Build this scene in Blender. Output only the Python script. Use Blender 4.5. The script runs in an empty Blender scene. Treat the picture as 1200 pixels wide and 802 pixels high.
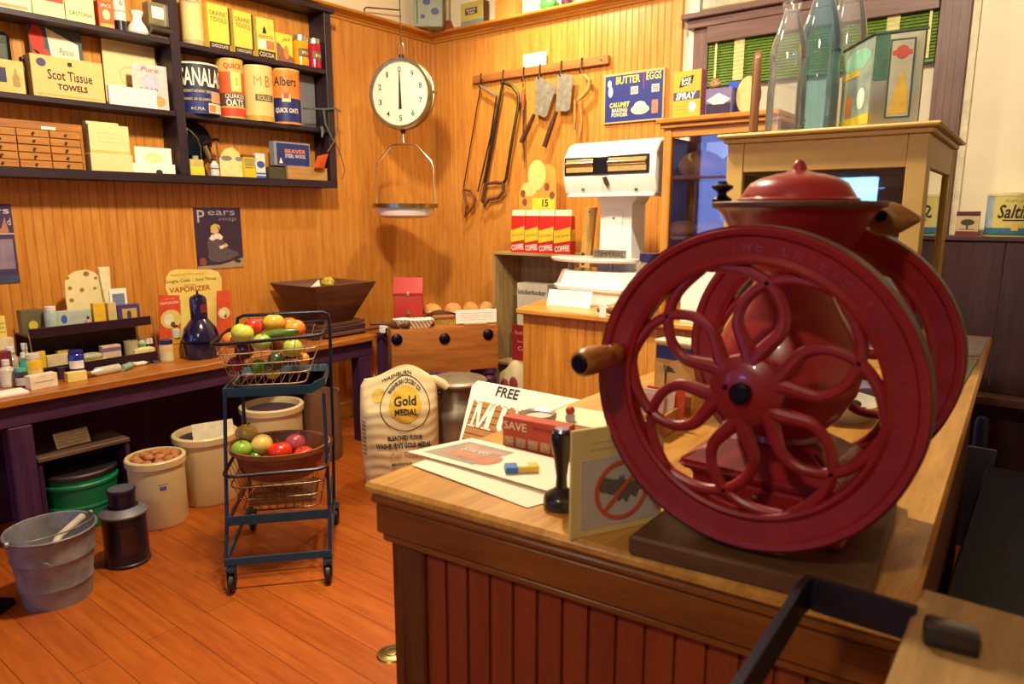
import bpy, bmesh, math, random
from mathutils import Vector, Matrix, Euler
random.seed(7)
S = bpy.context.scene
COL = S.collection
PI = math.pi
# ---------------------------------------------------------------- camera model (1200 x 802 frame)
CX, CY, FPX = 600.0, 401.0, 824.0
PITCH = math.atan2(151, 824); YAW = math.radians(37.8)
CAM = Vector((4.0275, -4.1986, 1.48))
FH = Vector((-math.sin(YAW), math.cos(YAW), 0)); RT = Vector((math.cos(YAW), math.sin(YAW), 0)); UPZ = Vector((0, 0, 1))
FW = FH * math.cos(PITCH) - UPZ * math.sin(PITCH); UV = UPZ * math.cos(PITCH) + FH * math.sin(PITCH)
def ray(px, py): return FW + RT * ((px - CX) / FPX) - UV * ((py - CY) / FPX)
def at(px, py, ax, v):
    """point of the plane ax = v seen at photo pixel px, py (used to measure the room)"""
    d = ray(px, py); i = 'xyz'.index(ax); t = (v - CAM[i]) / d[i]
    return CAM + d * t
def atp(px, py, p0, n):
    d = ray(px, py); t = (Vector(p0) - CAM).dot(Vector(n)) / d.dot(Vector(n))
    return CAM + d * t
cd = bpy.data.cameras.new('camera'); cam = bpy.data.objects.new('camera', cd); COL.objects.link(cam)
cam.location = CAM
mw = Matrix((RT, UV, -FW)).transposed().to_4x4(); mw.translation = CAM
cam.matrix_world = mw
cd.sensor_width = 36.0; cd.sensor_fit = 'HORIZONTAL'; cd.lens = FPX / 1200 * 36.0
cd.clip_start = 0.02; cd.clip_end = 50
cd.dof.use_dof = True; cd.dof.focus_distance = 3.0; cd.dof.aperture_fstop = 5.6
S.camera = cam
S.view_settings.view_transform = 'Standard'; S.view_settings.look = 'None'
S.cycles.transparent_max_bounces = 32
S.view_settings.gamma = 1.0; S.view_settings.use_curve_mapping = False
# ---------------------------------------------------------------- materials
def lin(c):
    return c / 12.92 if c <= 0.04045 else ((c + 0.055) / 1.055) ** 2.4
def rgb(h):
    h = h.lstrip('#'); return tuple(lin(int(h[i:i + 2], 16) / 255) for i in (0, 2, 4)) + (1,)
MC = {}
def mk(name):
    m = bpy.data.materials.new(name); m.use_nodes = True
    nt = m.node_tree; b = nt.nodes['Principled BSDF']
    return m, nt, b
def coords(nt, scale=(1, 1, 1), rot=(0, 0, 0)):
    tc = nt.nodes.new('ShaderNodeTexCoord'); mp = nt.nodes.new('ShaderNodeMapping')
    mp.inputs['Scale'].default_value = scale; mp.inputs['Rotation'].default_value = rot
    nt.links.new(tc.outputs['Object'], mp.inputs['Vector']); return mp.outputs['Vector']
def noise(nt, vec, scale, detail=3, rough=.6):
    n = nt.nodes.new('ShaderNodeTexNoise'); n.inputs['Scale'].default_value = scale
    n.inputs['Detail'].default_value = detail; n.inputs['Roughness'].default_value = rough
    nt.links.new(vec, n.inputs['Vector']); return n.outputs['Fac']
def ramp(nt, fac, stops):
    r = nt.nodes.new('ShaderNodeValToRGB'); e = r.color_ramp.elements
    while len(e) < len(stops): e.new(0.5)
    for i, (p, c) in enumerate(stops): e[i].position = p; e[i].color = c
    nt.links.new(fac, r.inputs['Fac']); return r.outputs['Color']
def bump(nt, b, fac, strength, dist=.002):
    k = nt.nodes.new('ShaderNodeBump'); k.inputs['Strength'].default_value = strength; k.inputs['Distance'].default_value = dist
    nt.links.new(fac, k.inputs['Height']); nt.links.new(k.outputs['Normal'], b.inputs['Normal'])
def sh(c, f): return tuple(min(1, x * f) for x in c[:3]) + (1,)
def paint(h, rough=.5, metal=0, var=.18, scale=25, bmp=0, spec=.5, coat=0):
    key = ('p', h, rough, metal, var, scale, bmp, spec, coat)
    if key in MC: return MC[key]
    m, nt, b = mk('paint_' + h); c = rgb(h)
    v = coords(nt); f = noise(nt, v, scale)
    nt.links.new(ramp(nt, f, [(.3, sh(c, 1 - var)), (.7, sh(c, 1 + var * .6))]), b.inputs['Base Color'])
    b.inputs['Roughness'].default_value = rough; b.inputs['Metallic'].default_value = metal
    b.inputs['Specular IOR Level'].default_value = spec; b.inputs['Coat Weight'].default_value = coat
    if bmp: bump(nt, b, f, bmp)
    MC[key] = m; return m
def wood(h1, h2, axis='x', rough=.45, scale=1.0, spec=.5, bmp=.15):
    key = ('w', h1, h2, axis, rough, scale, spec)
    if key in MC: return MC[key]
    m, nt, b = mk('wood_' + h1)
    st = {'x': (1.2, 14, 14), 'y': (14, 1.2, 14), 'z': (14, 14, 1.2)}[axis]
    v = coords(nt, tuple(s * scale for s in st))
    f = noise(nt, v, 3.0, 5, .65)
    v2 = coords(nt, tuple(s * scale * 4 for s in st)); f2 = noise(nt, v2, 5, 3, .6)
    mx = nt.nodes.new('ShaderNodeMath'); mx.operation = 'MULTIPLY_ADD'; mx.inputs[1].default_value = .35
    nt.links.new(f2, mx.inputs[0]); nt.links.new(f, mx.inputs[2])
    nt.links.new(ramp(nt, mx.outputs[0], [(.45, rgb(h1)), (.9, rgb(h2))]), b.inputs['Base Color'])
    b.inputs['Roughness'].default_value = rough; b.inputs['Specular IOR Level'].default_value = spec
    bump(nt, b, mx.outputs[0], bmp, .001)
    MC[key] = m; return m
def metal(h, rough=.35, var=.25, scale=18, bmp=0): return paint(h, rough, 1.0, var, scale, bmp)
def glass(h='#ffffff', rough=.02, thin=True, tint=.0, haze=0):
    key = ('g', h, rough, thin, tint, haze)
    if key in MC: return MC[key]
    m, nt, b = mk('glass')
    if thin:        # a pane: clear with a mirror-like coat
        nt.nodes.remove(b); o = nt.nodes['Material Output']
        t = nt.nodes.new('ShaderNodeBsdfTransparent'); t.inputs['Color'].default_value = rgb(h)
        g = nt.nodes.new('ShaderNodeBsdfGlossy'); g.inputs['Roughness'].default_value = rough
        fr = nt.nodes.new('ShaderNodeFresnel'); fr.inputs['IOR'].default_value = 1.52
        ad = nt.nodes.new('ShaderNodeMath'); ad.operation = 'MULTIPLY_ADD'; ad.inputs[1].default_value = 1.6; ad.inputs[2].default_value = tint; ad.use_clamp = True
        nt.links.new(fr.outputs[0], ad.inputs[0])
        mx = nt.nodes.new('ShaderNodeMixShader'); nt.links.new(ad.outputs[0], mx.inputs[0])
        nt.links.new(t.outputs[0], mx.inputs[1]); nt.links.new(g.outputs[0], mx.inputs[2]); sh_ = mx.outputs[0]
        if haze:  # diffuse mix standing in for whitish highlights on the bottles
            df = nt.nodes.new('ShaderNodeBsdfDiffuse'); df.inputs['Color'].default_value = rgb(h); m2 = nt.nodes.new('ShaderNodeMixShader'); m2.inputs[0].default_value = haze
            nt.links.new(sh_, m2.inputs[1]); nt.links.new(df.outputs[0], m2.inputs[2]); sh_ = m2.outputs[0]
        nt.links.new(sh_, o.inputs['Surface'])
    else:
        b.inputs['Base Color'].default_value = rgb(h); b.inputs['Roughness'].default_value = rough
        b.inputs['Transmission Weight'].default_value = 1.0; b.inputs['IOR'].default_value = 1.45
    MC[key] = m; return m
# ---------------------------------------------------------------- mesh builder
class MB:
    def __init__(s): s.bm = bmesh.new()
    def _bev(s, geom_verts, w, seg=1):
        es = set()
        for v in geom_verts:
            for e in v.link_edges: es.add(e)
        bmesh.ops.bevel(s.bm, geom=list(es), offset=w, segments=seg, affect='EDGES', profile=.6)
    def box(s, x0, x1, y0, y1, z0, z1, bev=0, M=None, seg=1):
        p = [(x0, y0, z0), (x1, y0, z0), (x1, y1, z0), (x0, y1, z0), (x0, y0, z1), (x1, y0, z1), (x1, y1, z1), (x0, y1, z1)]
        vs = [s.bm.verts.new(M @ Vector(q) if M else q) for q in p]
        for f in ((0, 3, 2, 1), (4, 5, 6, 7), (0, 1, 5, 4), (1, 2, 6, 5), (2, 3, 7, 6), (3, 0, 4, 7)): s.bm.faces.new([vs[i] for i in f])
        if bev: s._bev(vs, bev, seg)
        return s
    def hexa(s, p, bev=0):
        """8 points: bottom 4 (ccw) then top 4"""
        vs = [s.bm.verts.new(q) for q in p]
        for f in ((0, 3, 2, 1), (4, 5, 6, 7), (0, 1, 5, 4), (1, 2, 6, 5), (2, 3, 7, 6), (3, 0, 4, 7)): s.bm.faces.new([vs[i] for i in f])
        if bev: s._bev(vs, bev)
        return s
    def prism(s, pts, a0, a1, plane='xz', bev=0, M=None):
        """extrude a 2-D outline; plane xz goes along y, xy along z, yz along x"""
        def mp(u, v, a):
            q = {'xz': (u, a, v), 'xy': (u, v, a), 'yz': (a, u, v)}[plane]
            return M @ Vector(q) if M else q
        A = [s.bm.verts.new(mp(u, v, a0)) for u, v in pts]; B = [s.bm.verts.new(mp(u, v, a1)) for u, v in pts]
        n = len(pts); fs = [s.bm.faces.new(A), s.bm.faces.new(B[::-1])]
        for i in range(n): fs.append(s.bm.faces.new((A[i], B[i], B[(i + 1) % n], A[(i + 1) % n])))
        bmesh.ops.recalc_face_normals(s.bm, faces=fs)
        if bev: s._bev(A + B, bev)
        return s
    def lathe(s, prof, c=(0, 0, 0), seg=28, axis='z', closed=False, sx=1, sy=1, M=None):
        rings = []
        for r, z in prof:
            if r < 1e-6:
                rings.append([s.bm.verts.new(s._ax(0, 0, z, c, axis, M))])
            else:
                rings.append([s.bm.verts.new(s._ax(r * math.cos(2 * PI * i / seg) * sx, r * math.sin(2 * PI * i / seg) * sy, z, c, axis, M)) for i in range(seg)])
        if closed: rings.append(rings[0])
        fs = []
        for a, b in zip(rings, rings[1:]):
            for i in range(seg):
                j = (i + 1) % seg
                if len(a) == 1 and len(b) == 1: continue
                if len(a) == 1: fs.append(s.bm.faces.new((a[0], b[i], b[j])))
                elif len(b) == 1: fs.append(s.bm.faces.new((a[i], a[j], b[0])))
                else: fs.append(s.bm.faces.new((a[i], a[j], b[j], b[i])))
        bmesh.ops.recalc_face_normals(s.bm, faces=fs)
        return s
    def _ax(s, x, y, z, c, axis, M):
        q = {'z': (x, y, z), 'y': (x, z, y), 'x': (z, x, y)}[axis]
        q = Vector(q)
        if M: q = M @ q
        return q + Vector(c)
    def tube(s, pts, r, seg=8, closed=False, cap=True):
        pts = [Vector(p) for p in pts]; n = len(pts)
        rad = r if isinstance(r, (list, tuple)) else [r] * n
        def tan(i):
            a = pts[(i - 1) % n] if (closed or i > 0) else pts[i]; b = pts[(i + 1) % n] if (closed or i < n - 1) else pts[i]
            d = b - a; return d.normalized() if d.length > 1e-9 else Vector((0, 0, 1))
        t0 = tan(0); up = Vector((0, 0, 1)) if abs(t0.z) < .9 else Vector((1, 0, 0))
        nrm = (up - t0 * up.dot(t0)).normalized(); rings = []
        for i in range(n):
            t = tan(i); nrm = (nrm - t * nrm.dot(t)).normalized(); bi = t.cross(nrm)
            rings.append([s.bm.verts.new(pts[i] + (nrm * math.cos(2 * PI * k / seg) + bi * math.sin(2 * PI * k / seg)) * rad[i]) for k in range(seg)])
        fs = []
        for i in range(n if closed else n - 1):
            a = rings[i]; b = rings[(i + 1) % n]
            off = 0
            if closed and i == n - 1:   # least twist at the seam
                off = min(range(seg), key=lambda o: sum((a[k].co - b[(k + o) % seg].co).length for k in range(seg)))
            for k in range(seg):
                fs.append(s.bm.faces.new((a[k], a[(k + 1) % seg], b[(k + 1 + off) % seg], b[(k + off) % seg])))
        if cap and not closed:
            fs.append(s.bm.faces.new(rings[0][::-1])); fs.append(s.bm.faces.new(rings[-1]))
        bmesh.ops.recalc_face_normals(s.bm, faces=fs)
        return s
    def bar(s, pts, w, h, up=(0, 0, 1)):
        """flat strip with a w x h section along a path"""
        pts = [Vector(p) for p in pts]; rings = []; up = Vector(up)
        for i, p in enumerate(pts):
            t = (pts[min(i + 1, len(pts) - 1)] - pts[max(i - 1, 0)]).normalized(); sd = t.cross(up).normalized(); u2 = sd.cross(t)
            rings.append([s.bm.verts.new(p + sd * a * w / 2 + u2 * b * h / 2) for a, b in ((-1, -1), (1, -1), (1, 1), (-1, 1))])
        fs = [s.bm.faces.new(rings[0][::-1]), s.bm.faces.new(rings[-1])]
        for a, b in zip(rings, rings[1:]):
            for k in range(4): fs.append(s.bm.faces.new((a[k], a[(k + 1) % 4], b[(k + 1) % 4], b[k])))
        bmesh.ops.recalc_face_normals(s.bm, faces=fs)
        return s
    def ball(s, c, r, seg=16, ring=10, M=None):
        r = r if isinstance(r, (tuple, list)) else (r, r, r)
        m = Matrix.Translation(c) @ (M if M else Matrix()) @ Matrix.Diagonal((*r, 1))
        bmesh.ops.create_uvsphere(s.bm, u_segments=seg, v_segments=ring, radius=1, matrix=m); return s
    def grid(s, f, nu, nv):
        V = [[s.bm.verts.new(f(i / nu, j / nv)) for j in range(nv + 1)] for i in range(nu + 1)]
        for i in range(nu):
            for j in range(nv): s.bm.faces.new((V[i][j], V[i + 1][j], V[i + 1][j + 1], V[i][j + 1]))
        return s
    def jitter(s, a, seed=1):
        rn = random.Random(seed)
        for v in s.bm.verts: v.co += Vector((rn.uniform(-a, a), rn.uniform(-a, a), rn.uniform(-a, a)))
        return s
    def mesh(s, name, smooth=35, extra=None):
        me = bpy.data.meshes.new(name); s.bm.to_mesh(me); s.bm.free()
        if smooth:
            me.polygons.foreach_set('use_smooth', [True] * len(me.polygons)); me.set_sharp_from_angle(angle=math.radians(smooth))
        return me
    def done(s, name, mat, parent=None, smooth=35, loc=None, rotz=0):
        me = s.mesh(name, smooth); o = bpy.data.objects.new(name, me)
        me.materials.append(mat); COL.objects.link(o)
        if parent: o.parent = parent
        if loc is not None: o.location = loc; o.rotation_euler = (0, 0, rotz)
        return o
def tag(o, label=None, cat=None, group=None, kind=None):
    if label: o['label'] = label
    if cat: o['category'] = cat
    if group: o['group'] = group
    if kind: o['kind'] = kind
    return o
def thing(name, label, cat, loc=(0, 0, 0), rotz=0, group=None, rot=None):
    o = bpy.data.objects.new(name, None); COL.objects.link(o); o.empty_display_size = .05
    o.location = loc; o.rotation_euler = rot if rot else (0, 0, rotz)
    return tag(o, label, cat, group)
def struct(o): o['kind'] = 'structure'; return o
def copy_thing(o, loc, label=None, rotz=None):
    def cp(x, par):
        c = x.copy(); COL.objects.link(c)
        if par: c.parent = par
        for ch in list(x.children): cp(ch, c)
        return c
    r = cp(o, None); r.location = loc
    if rotz is not None: r.rotation_euler = (0, 0, rotz)
    if label: r['label'] = label
    return r
# ---------------------------------------------------------------- lettering and flat decoration
def text_verts(body, w, h, bold=0, shear=0):
    cu = bpy.data.curves.new('lettering', 'FONT'); cu.body = body; cu.size = 1; cu.offset = bold; cu.shear = shear
    cu.resolution_u = 2; cu.align_x = 'CENTER'
    o = bpy.data.objects.new('lettering', cu); COL.objects.link(o)
    bpy.context.view_layer.update()
    me = bpy.data.meshes.new_from_object(o.evaluated_get(bpy.context.evaluated_depsgraph_get()))
    bpy.data.objects.remove(o); bpy.data.curves.remove(cu)
    xs = [v.co.x for v in me.vertices]; ys = [v.co.y for v in me.vertices]
    x0, x1, y0, y1 = min(xs), max(xs), min(ys), max(ys)
    for v in me.vertices:
        v.co.x = ((v.co.x - x0) / (x1 - x0) - .5) * w; v.co.y = ((v.co.y - y0) / (y1 - y0) - .5) * h
    return me
def txt(parent, body, cx, cz, w, h, mat, y=-.0012, bold=0, shear=0, name='lettering', rot=0, top=False):
    me = text_verts(body, w, h, bold, shear); c, sn = math.cos(rot), math.sin(rot)
    for v in me.vertices:
        a, b = v.co.x * c - v.co.y * sn, v.co.x * sn + v.co.y * c
        v.co = (cx + a, cz + b, y) if top else (cx + a, y, cz + b)
    me.materials.clear(); me.materials.append(mat)
    o = bpy.data.objects.new(name, me); COL.objects.link(o); o.parent = parent; return o
def txtc(parent, body, ang, z, r, w, h, mat, bold=0, shear=0, name='lettering'):
    """lettering wrapped round an upright can, ang = 0 faces local -y"""
    me = text_verts(body, w, h, bold, shear); bm = bmesh.new(); bm.from_mesh(me)
    for _ in range(3):
        es = [e for e in bm.edges if abs(e.verts[0].co.x - e.verts[1].co.x) > .006]
        if es: bmesh.ops.subdivide_edges(bm, edges=es, cuts=1)
    bmesh.ops.triangulate(bm, faces=bm.faces[:]); bm.to_mesh(me); bm.free()
    for v in me.vertices:
        a = ang + v.co.x / r; v.co = (r * math.sin(a), -r * math.cos(a), z + v.co.y)
    me.materials.clear(); me.materials.append(mat)
    o = bpy.data.objects.new(name, me); COL.objects.link(o); o.parent = parent; return o
def rect(parent, x0, x1, z0, z1, mat, y=-.0006, name='label_panel', t=.0005):
    return MB().box(x0, x1, y, y + t, z0, z1).done(name, mat, parent)
def oval(parent, cx, cz, rx, rz, mat, y=-.0008, name='emblem', n=24):
    return MB().prism([(cx + rx * math.cos(2 * PI * i / n), cz + rz * math.sin(2 * PI * i / n)) for i in range(n)], y, y + .0004).done(name, mat, parent)
def poly(parent, pts, mat, y=-.0008, name='emblem', t=.0004):
    return MB().prism(pts, y, y + t).done(name, mat, parent)
def band(parent, r, z0, z1, mat, name='label_band', seg=28):
    return MB().lathe([(r, z0), (r, z1)], seg=seg).done(name, mat, parent)
def patch(parent, r, a0, a1, z0, z1, mat, name='label_panel', n=10):
    return MB().grid(lambda u, v: (r * math.sin(a0 + (a1 - a0) * u), -r * math.cos(a0 + (a1 - a0) * u), z0 + (z1 - z0) * v), n, 1).done(name, mat, parent)
def carton(name, label, cat, loc, rotz, w, h, d, mat, group=None, bev=.0015, rot=None, body='carton_body'):
    """an upright box: front face on local y = 0, local z from 0"""
    t = thing(name, label, cat, loc, rotz, group, rot)
    MB().box(-w / 2, w / 2, 0, d, 0, h, bev).done(body, mat, t)
    return t
LW = PI / 2          # things on the left wall face +x
def lw(pl, pr, pyb, pyt, xf, zb):
    """left-wall item from photo edges: width, height and base point of its front"""
    a = at(pl, pyb, 'x', xf); b = at(pr, pyb, 'x', xf); m = (pl + pr) / 2
    return abs(b.y - a.y), at(m, pyt, 'x', xf).z - zb, Vector((xf, (a.y + b.y) / 2, zb))
def bw(pl, pr, pyb, pyt, yf, zb):
    """same for things facing the camera side (-y)"""
    a = at(pl, pyb, 'y', yf); b = at(pr, pyb, 'y', yf); m = (pl + pr) / 2
    return abs(b.x - a.x), at(m, pyt, 'y', yf).z - zb, Vector(((a.x + b.x) / 2, yf, zb))
INK = paint('#2a2420', .7, var=.05); INKB = paint('#22306e', .7, var=.05); INKR = paint('#b8342a', .7, var=.05)
WHITE = paint('#f4ecd8', .6, var=.05); CREAM = paint('#efe0b0', .7, var=.08); CARD = paint('#fbf5e4', .8, var=.03)
# ================================================================ the setting
PINE = wood('#b56d24', '#d89842', 'z', .38, .6)
PINE_H = wood('#a8661f', '#d1943c', 'x', .38, .6); PINE_HY = wood('#a8661f', '#d1943c', 'y', .38, .6)
CREAMWALL = paint('#efe2c4', .85, var=.06, scale=3, bmp=.05)
ZC = 2.776
def beadboard(u0, u1, z0, z1, fn, pitch=.0445):
    mb = MB(); prof = []; u = u0
    while u < u1 - 1e-6:
        e = min(u + pitch, u1)
        prof += [(u, 0), (e - .0075, 0), (e - .0060, -.0022), (e - .0045, 0), (e - .0030, 0), (e - .0015, -.0022)]
        u = e
    prof.append((u1, 0))
    a = [mb.bm.verts.new(fn(p, d, z0)) for p, d in prof]; b = [mb.bm.verts.new(fn(p, d, z1)) for p, d in prof]
    for i in range(len(prof) - 1): mb.bm.faces.new((a[i], a[i + 1], b[i + 1], b[i]))
    return mb
mb = beadboard(-7.0, 0.0, 0, ZC, lambda u, d, z: (d, u, z)); mb.box(-.12, -.01, -7, .12, 0, 3.3)
struct(mb.done('wall_left', PINE, smooth=0))
mb = MB(); mb.box(-.012, -.002, -7, 0, ZC + .03, 3.3); struct(mb.done('wall_left_plaster', CREAMWALL))
mb = beadboard(0.0, 2.02, 0, ZC, lambda u, d, z: (u, -d, z)); mb.box(-.12, 2.12, .01, .12, 0, 3.3)
struct(mb.done('wall_back', PINE, smooth=0))
mb = MB(); mb.box(0, 2.1, .002, .009, ZC + .03, 3.3); mb.box(2.02, 6.0, -.002, .10, 0, 3.3); struct(mb.done('wall_back_plaster', CREAMWALL))
mb = MB(); mb.box(6.0, 6.1, -7, .1, 0, 3.3); struct(mb.done('wall_right', CREAMWALL))
mb = MB()     # rear wall with a shop window and a slot added for a blue reflection
mb.box(-.1, .03, -7.1, -7.0, 0, 3.3); mb.box(.03, 1.05, -7.1, -7.0, 0, .85); mb.box(.03, 1.05, -7.1, -7.0, 2.75, 3.3); mb.box(1.05, 2.10, -7.1, -7.0, 0, 3.3)
mb.box(2.10, 2.80, -7.1, -7.0, 0, 1.55); mb.box(2.10, 2.80, -7.1, -7.0, 1.84, 3.3); mb.box(2.80, 6.1, -7.1, -7.0, 0, 3.3)
struct(mb.done('wall_rear', CREAMWALL))
mb = MB(); mb.box(-.1, 6.1, -7.1, .1, 3.3, 3.38); struct(mb.done('ceiling', paint('#e9dfc8', .9, var=.04)))
# floor of narrow varnished boards running along x
m, nt, b = mk('floor_boards')
tc = nt.nodes.new('ShaderNodeTexCoord')
br = nt.nodes.new('ShaderNodeTexBrick'); br.offset = .37; br.inputs['Scale'].default_value = 1
br.inputs['Brick Width'].default_value = 2.6; br.inputs['Row Height'].default_value = .115; br.inputs['Mortar Size'].default_value = .0012
br.inputs['Color1'].default_value = rgb('#a25214'); br.inputs['Color2'].default_value = rgb('#ae5c1a'); br.inputs['Mortar'].default_value = rgb('#4a1f0c')
nt.links.new(tc.outputs['Object'], br.inputs['Vector'])
v = coords(nt, (1.0, 12, 1)); f = noise(nt, v, 3, 5, .65)
mx = nt.nodes.new('ShaderNodeMixRGB'); mx.blend_type = 'MULTIPLY'; mx.inputs[0].default_value = 1
nt.links.new(br.outputs['Color'], mx.inputs[1]); nt.links.new(ramp(nt, f, [(.3, rgb('#d8bca8')), (.7, rgb('#ffffff'))]), mx.inputs[2])
nt.links.new(mx.outputs[0], b.inputs['Base Color']); b.inputs['Roughness'].default_value = .4; b.inputs['Specular IOR Level'].default_value = .4
mb = MB(); mb.box(-.1, 6.1, -7.1, .1, -.05, 0); struct(mb.done('floor', m))
# moulded ledge round the top of the boarding
prof = [(0, ZC - .005), (.012, ZC - .005), (.016, ZC + .008), (.03, ZC + .014), (.034, ZC + .022), (.05, ZC + .03), (.10, ZC + .032), (.104, ZC + .04), (.10, ZC + .05), (0, ZC + .05)]
mb = MB(); mb.prism([(x, z) for x, z in prof], -7, 0, 'xz'); struct(mb.done('trim_1', PINE_HY))
mb = MB(); mb.prism([(-x, z) for x, z in prof], .0, 2.1, 'yz'); struct(mb.done('trim_2', PINE_H))
LEDGE = ZC + .05
mb = MB(); mb.box(2.02, 2.085, -.03, 0, 0, 2.83, .004); struct(mb.done('trim_3', wood('#b8752c', '#d99a48', 'z', .4)))
mb = MB(); mb.box(0, .02, -7, 0, 0, .12, .004); struct(mb.done('baseboard_left', PINE_HY))
mb = MB(); mb.box(0, 2.0, -.02, 0, 0, .12, .004); struct(mb.done('baseboard_back', PINE_H))
# window_1 on the back wall: mauve-brown casing with a ledge on its head
MAUVE = wood('#5b3f38', '#7d5a50', 'x', .5); MAUVEV = wood('#5b3f38', '#7d5a50', 'z', .5)
win = thing('window_1', None, None, (0, 0, 0)); win['kind'] = 'structure'
x0 = at(812, 80, 'y', -.04).x; x1 = at(829, 80, 'y', -.04).x; x2 = at(1099, 40, 'y', -.04).x; x3 = at(1136, 40, 'y', -.04).x
zh = at(800, 24, 'y', -.10).z
mb = MB(); mb.box(x0, x1, -.05, 0, .9, zh, .003); mb.box(x2, x3, -.05, 0, .9, zh, .003); mb.box(x1, x2, -.05, 0, zh - .02, zh, .003)
mb.box(x1, x2, -.045, 0, .9, 1.75, .003)
for k in range(4): mb.box(x2 + (x3 - x2) * (k + .5) / 4 - .004, x2 + (x3 - x2) * (k + .5) / 4 + .004, -.053, -.05, .9, zh - .1)
mb.done('window_frame', MAUVEV, win)
mb = MB(); mb.box(x0 - .06, x3 + .06, -.11, 0, zh, zh + .03, .004); mb.box(x0 - .03, x3 + .03, -.08, 0, zh - .05, zh, .004); mb.done('window_head', MAUVE, win)
zv = at(830, 51, 'y', -.06).z
mb = MB(); mb.box(x1, x2, -.075, -.045, zv, zh - .05, .003); mb.done('valance', MAUVE, win)
mb = MB(); mb.box(x1, x2, -.02, -.012, 1.75, zh - .05); mb.done('window_pane', glass(), win)
zb = at(1097, 64, 'y', -.06).z - .01
bl = thing('slatted_blind', 'bright green slatted blind pulled part way down the back window', 'window blind', ((x1 + x2) / 2, -.04, 0))
xa, xb = x1 - (x1 + x2) / 2 + .004, x2 - (x1 + x2) / 2 - .004
mb = MB(); z = zv - .01; k = 0
Rm = Matrix.Rotation(math.radians(60), 4, 'X')
while z > zb:
    mb.box(xa, xb, -.011, .011, -.0012, .0012, M=Matrix.Translation((0, 0, z)) @ Rm); z -= .0155
mb.done('slats', paint('#64822a', .5, var=.35, scale=60), bl, smooth=0)
for px in (866, 1044):
    xt = at(px, 60, 'y', -.055).x - bl.location.x
    MB().grid(lambda u, v: (xt - .03 + .06 * u, -.0135 + .0015 * math.sin(v * 60), zb + (zv - zb) * v), 1, 60).done('ladder_tape', paint('#c9c283', .8), bl)
for px in (839, 1087):
    xt = at(px, 60, 'y', -.055).x - bl.location.x
    MB().box(xt - .006, xt + .006, -.0145, -.0125, zb, zv).done('cord', paint('#d8d29a', .8), bl)
MB().box(xa, xb, -.012, .012, zb - .02, zb - .004, .002).done('bottom_rail', paint('#4f7620', .5), bl)
mb = MB(); mb.box(x3, x3 + .035, -.02, 0, 0, 3.3, .003); struct(mb.done('trim_4', paint('#e6d8b6', .6)))
# unseen rear windows for blue daylight; the small one shaped for a case reflection
for nm_, xs_, zs_ in (('window_2', (.03, .54, 1.05), (.85, 1.95, 2.75)), ('reflection_window', (2.10, 2.80), (1.55, 1.84))):
    w2 = thing(nm_, None, None, (0, -7.05, 0)); w2['kind'] = 'structure'; mb = MB()
    for x in xs_: mb.box(x - .015, x + .015, -.04, .04, zs_[0], zs_[-1])
    for z in zs_: mb.box(xs_[0], xs_[-1], -.04, .04, z - .015, z + .015)
    mb.done('window_frame', MAUVE, w2); MB().box(xs_[0], xs_[-1], -.004, .004, zs_[0], zs_[-1]).done('window_pane', glass(), w2)
# ================================================================ light
def area(name, loc, aim, e, c, sx, sy, spread=180):
    l = bpy.data.lights.new(name, 'AREA'); l.shape = 'RECTANGLE'; l.size = sx; l.size_y = sy; l.energy = e; l.color = c; l.spread = math.radians(spread)
    o = bpy.data.objects.new(name, l); COL.objects.link(o); o.location = loc
    o.rotation_euler = (Vector(aim) - Vector(loc)).to_track_quat('-Z', 'Y').to_euler(); return o
def spot(name, loc, aim, e, c, ang, blend=.6, r=.05):
    l = bpy.data.lights.new(name, 'SPOT'); l.energy = e; l.color = c; l.spot_size = math.radians(ang); l.spot_blend = blend; l.shadow_soft_size = r
    o = bpy.data.objects.new(name, l); COL.objects.link(o); o.location = loc
    o.rotation_euler = (Vector(aim) - Vector(loc)).to_track_quat('-Z', 'Y').to_euler(); return o
WARM = (1.0, .83, .58)
spot('ceiling_spot', (2.0, -2.65, 3.2), (.6, -1.6, .8), 350, WARM, 150, .8, .12)
spot('ceiling_spot_back', (1.15, -.75, 3.22), (1.6, -.2, 1.4), 150, (1, .86, .62), 150, .9, .05)
spot('ceiling_spot_counter', (2.3, -2.3, 3.2), (3.3, -3.0, 1.0), 260, WARM, 100, .7, .06)
spot('ceiling_spot_front', (3.75, -5.6, 3.1), (3.2, -2.2, 1.1), 120, WARM, 110, .8, .12)
spot('ceiling_spot_right', (3.3, -2.2, 3.2), (3.0, -.3, 1.8), 210, (1, .86, .62), 110, .8, .06)
area('daylight', (.54, -7.2, 1.8), (.54, 0, 1.75), 28, (.17, .34, 1.0), 1.0, 1.86)
area('daylight', (2.45, -7.2, 1.695), (2.45, 0, 1.69), 14, (.22, .45, 1.0), .68, .27)  # lamp added at the small opening so the show case glass reflects blue
w = bpy.data.worlds.new('World'); S.world = w; w.use_nodes = True
w.node_tree.nodes['Background'].inputs[0].default_value = (.12, .2, .8, 1); w.node_tree.nodes['Background'].inputs[1].default_value = .3
S.view_settings.exposure = 0.0
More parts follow.
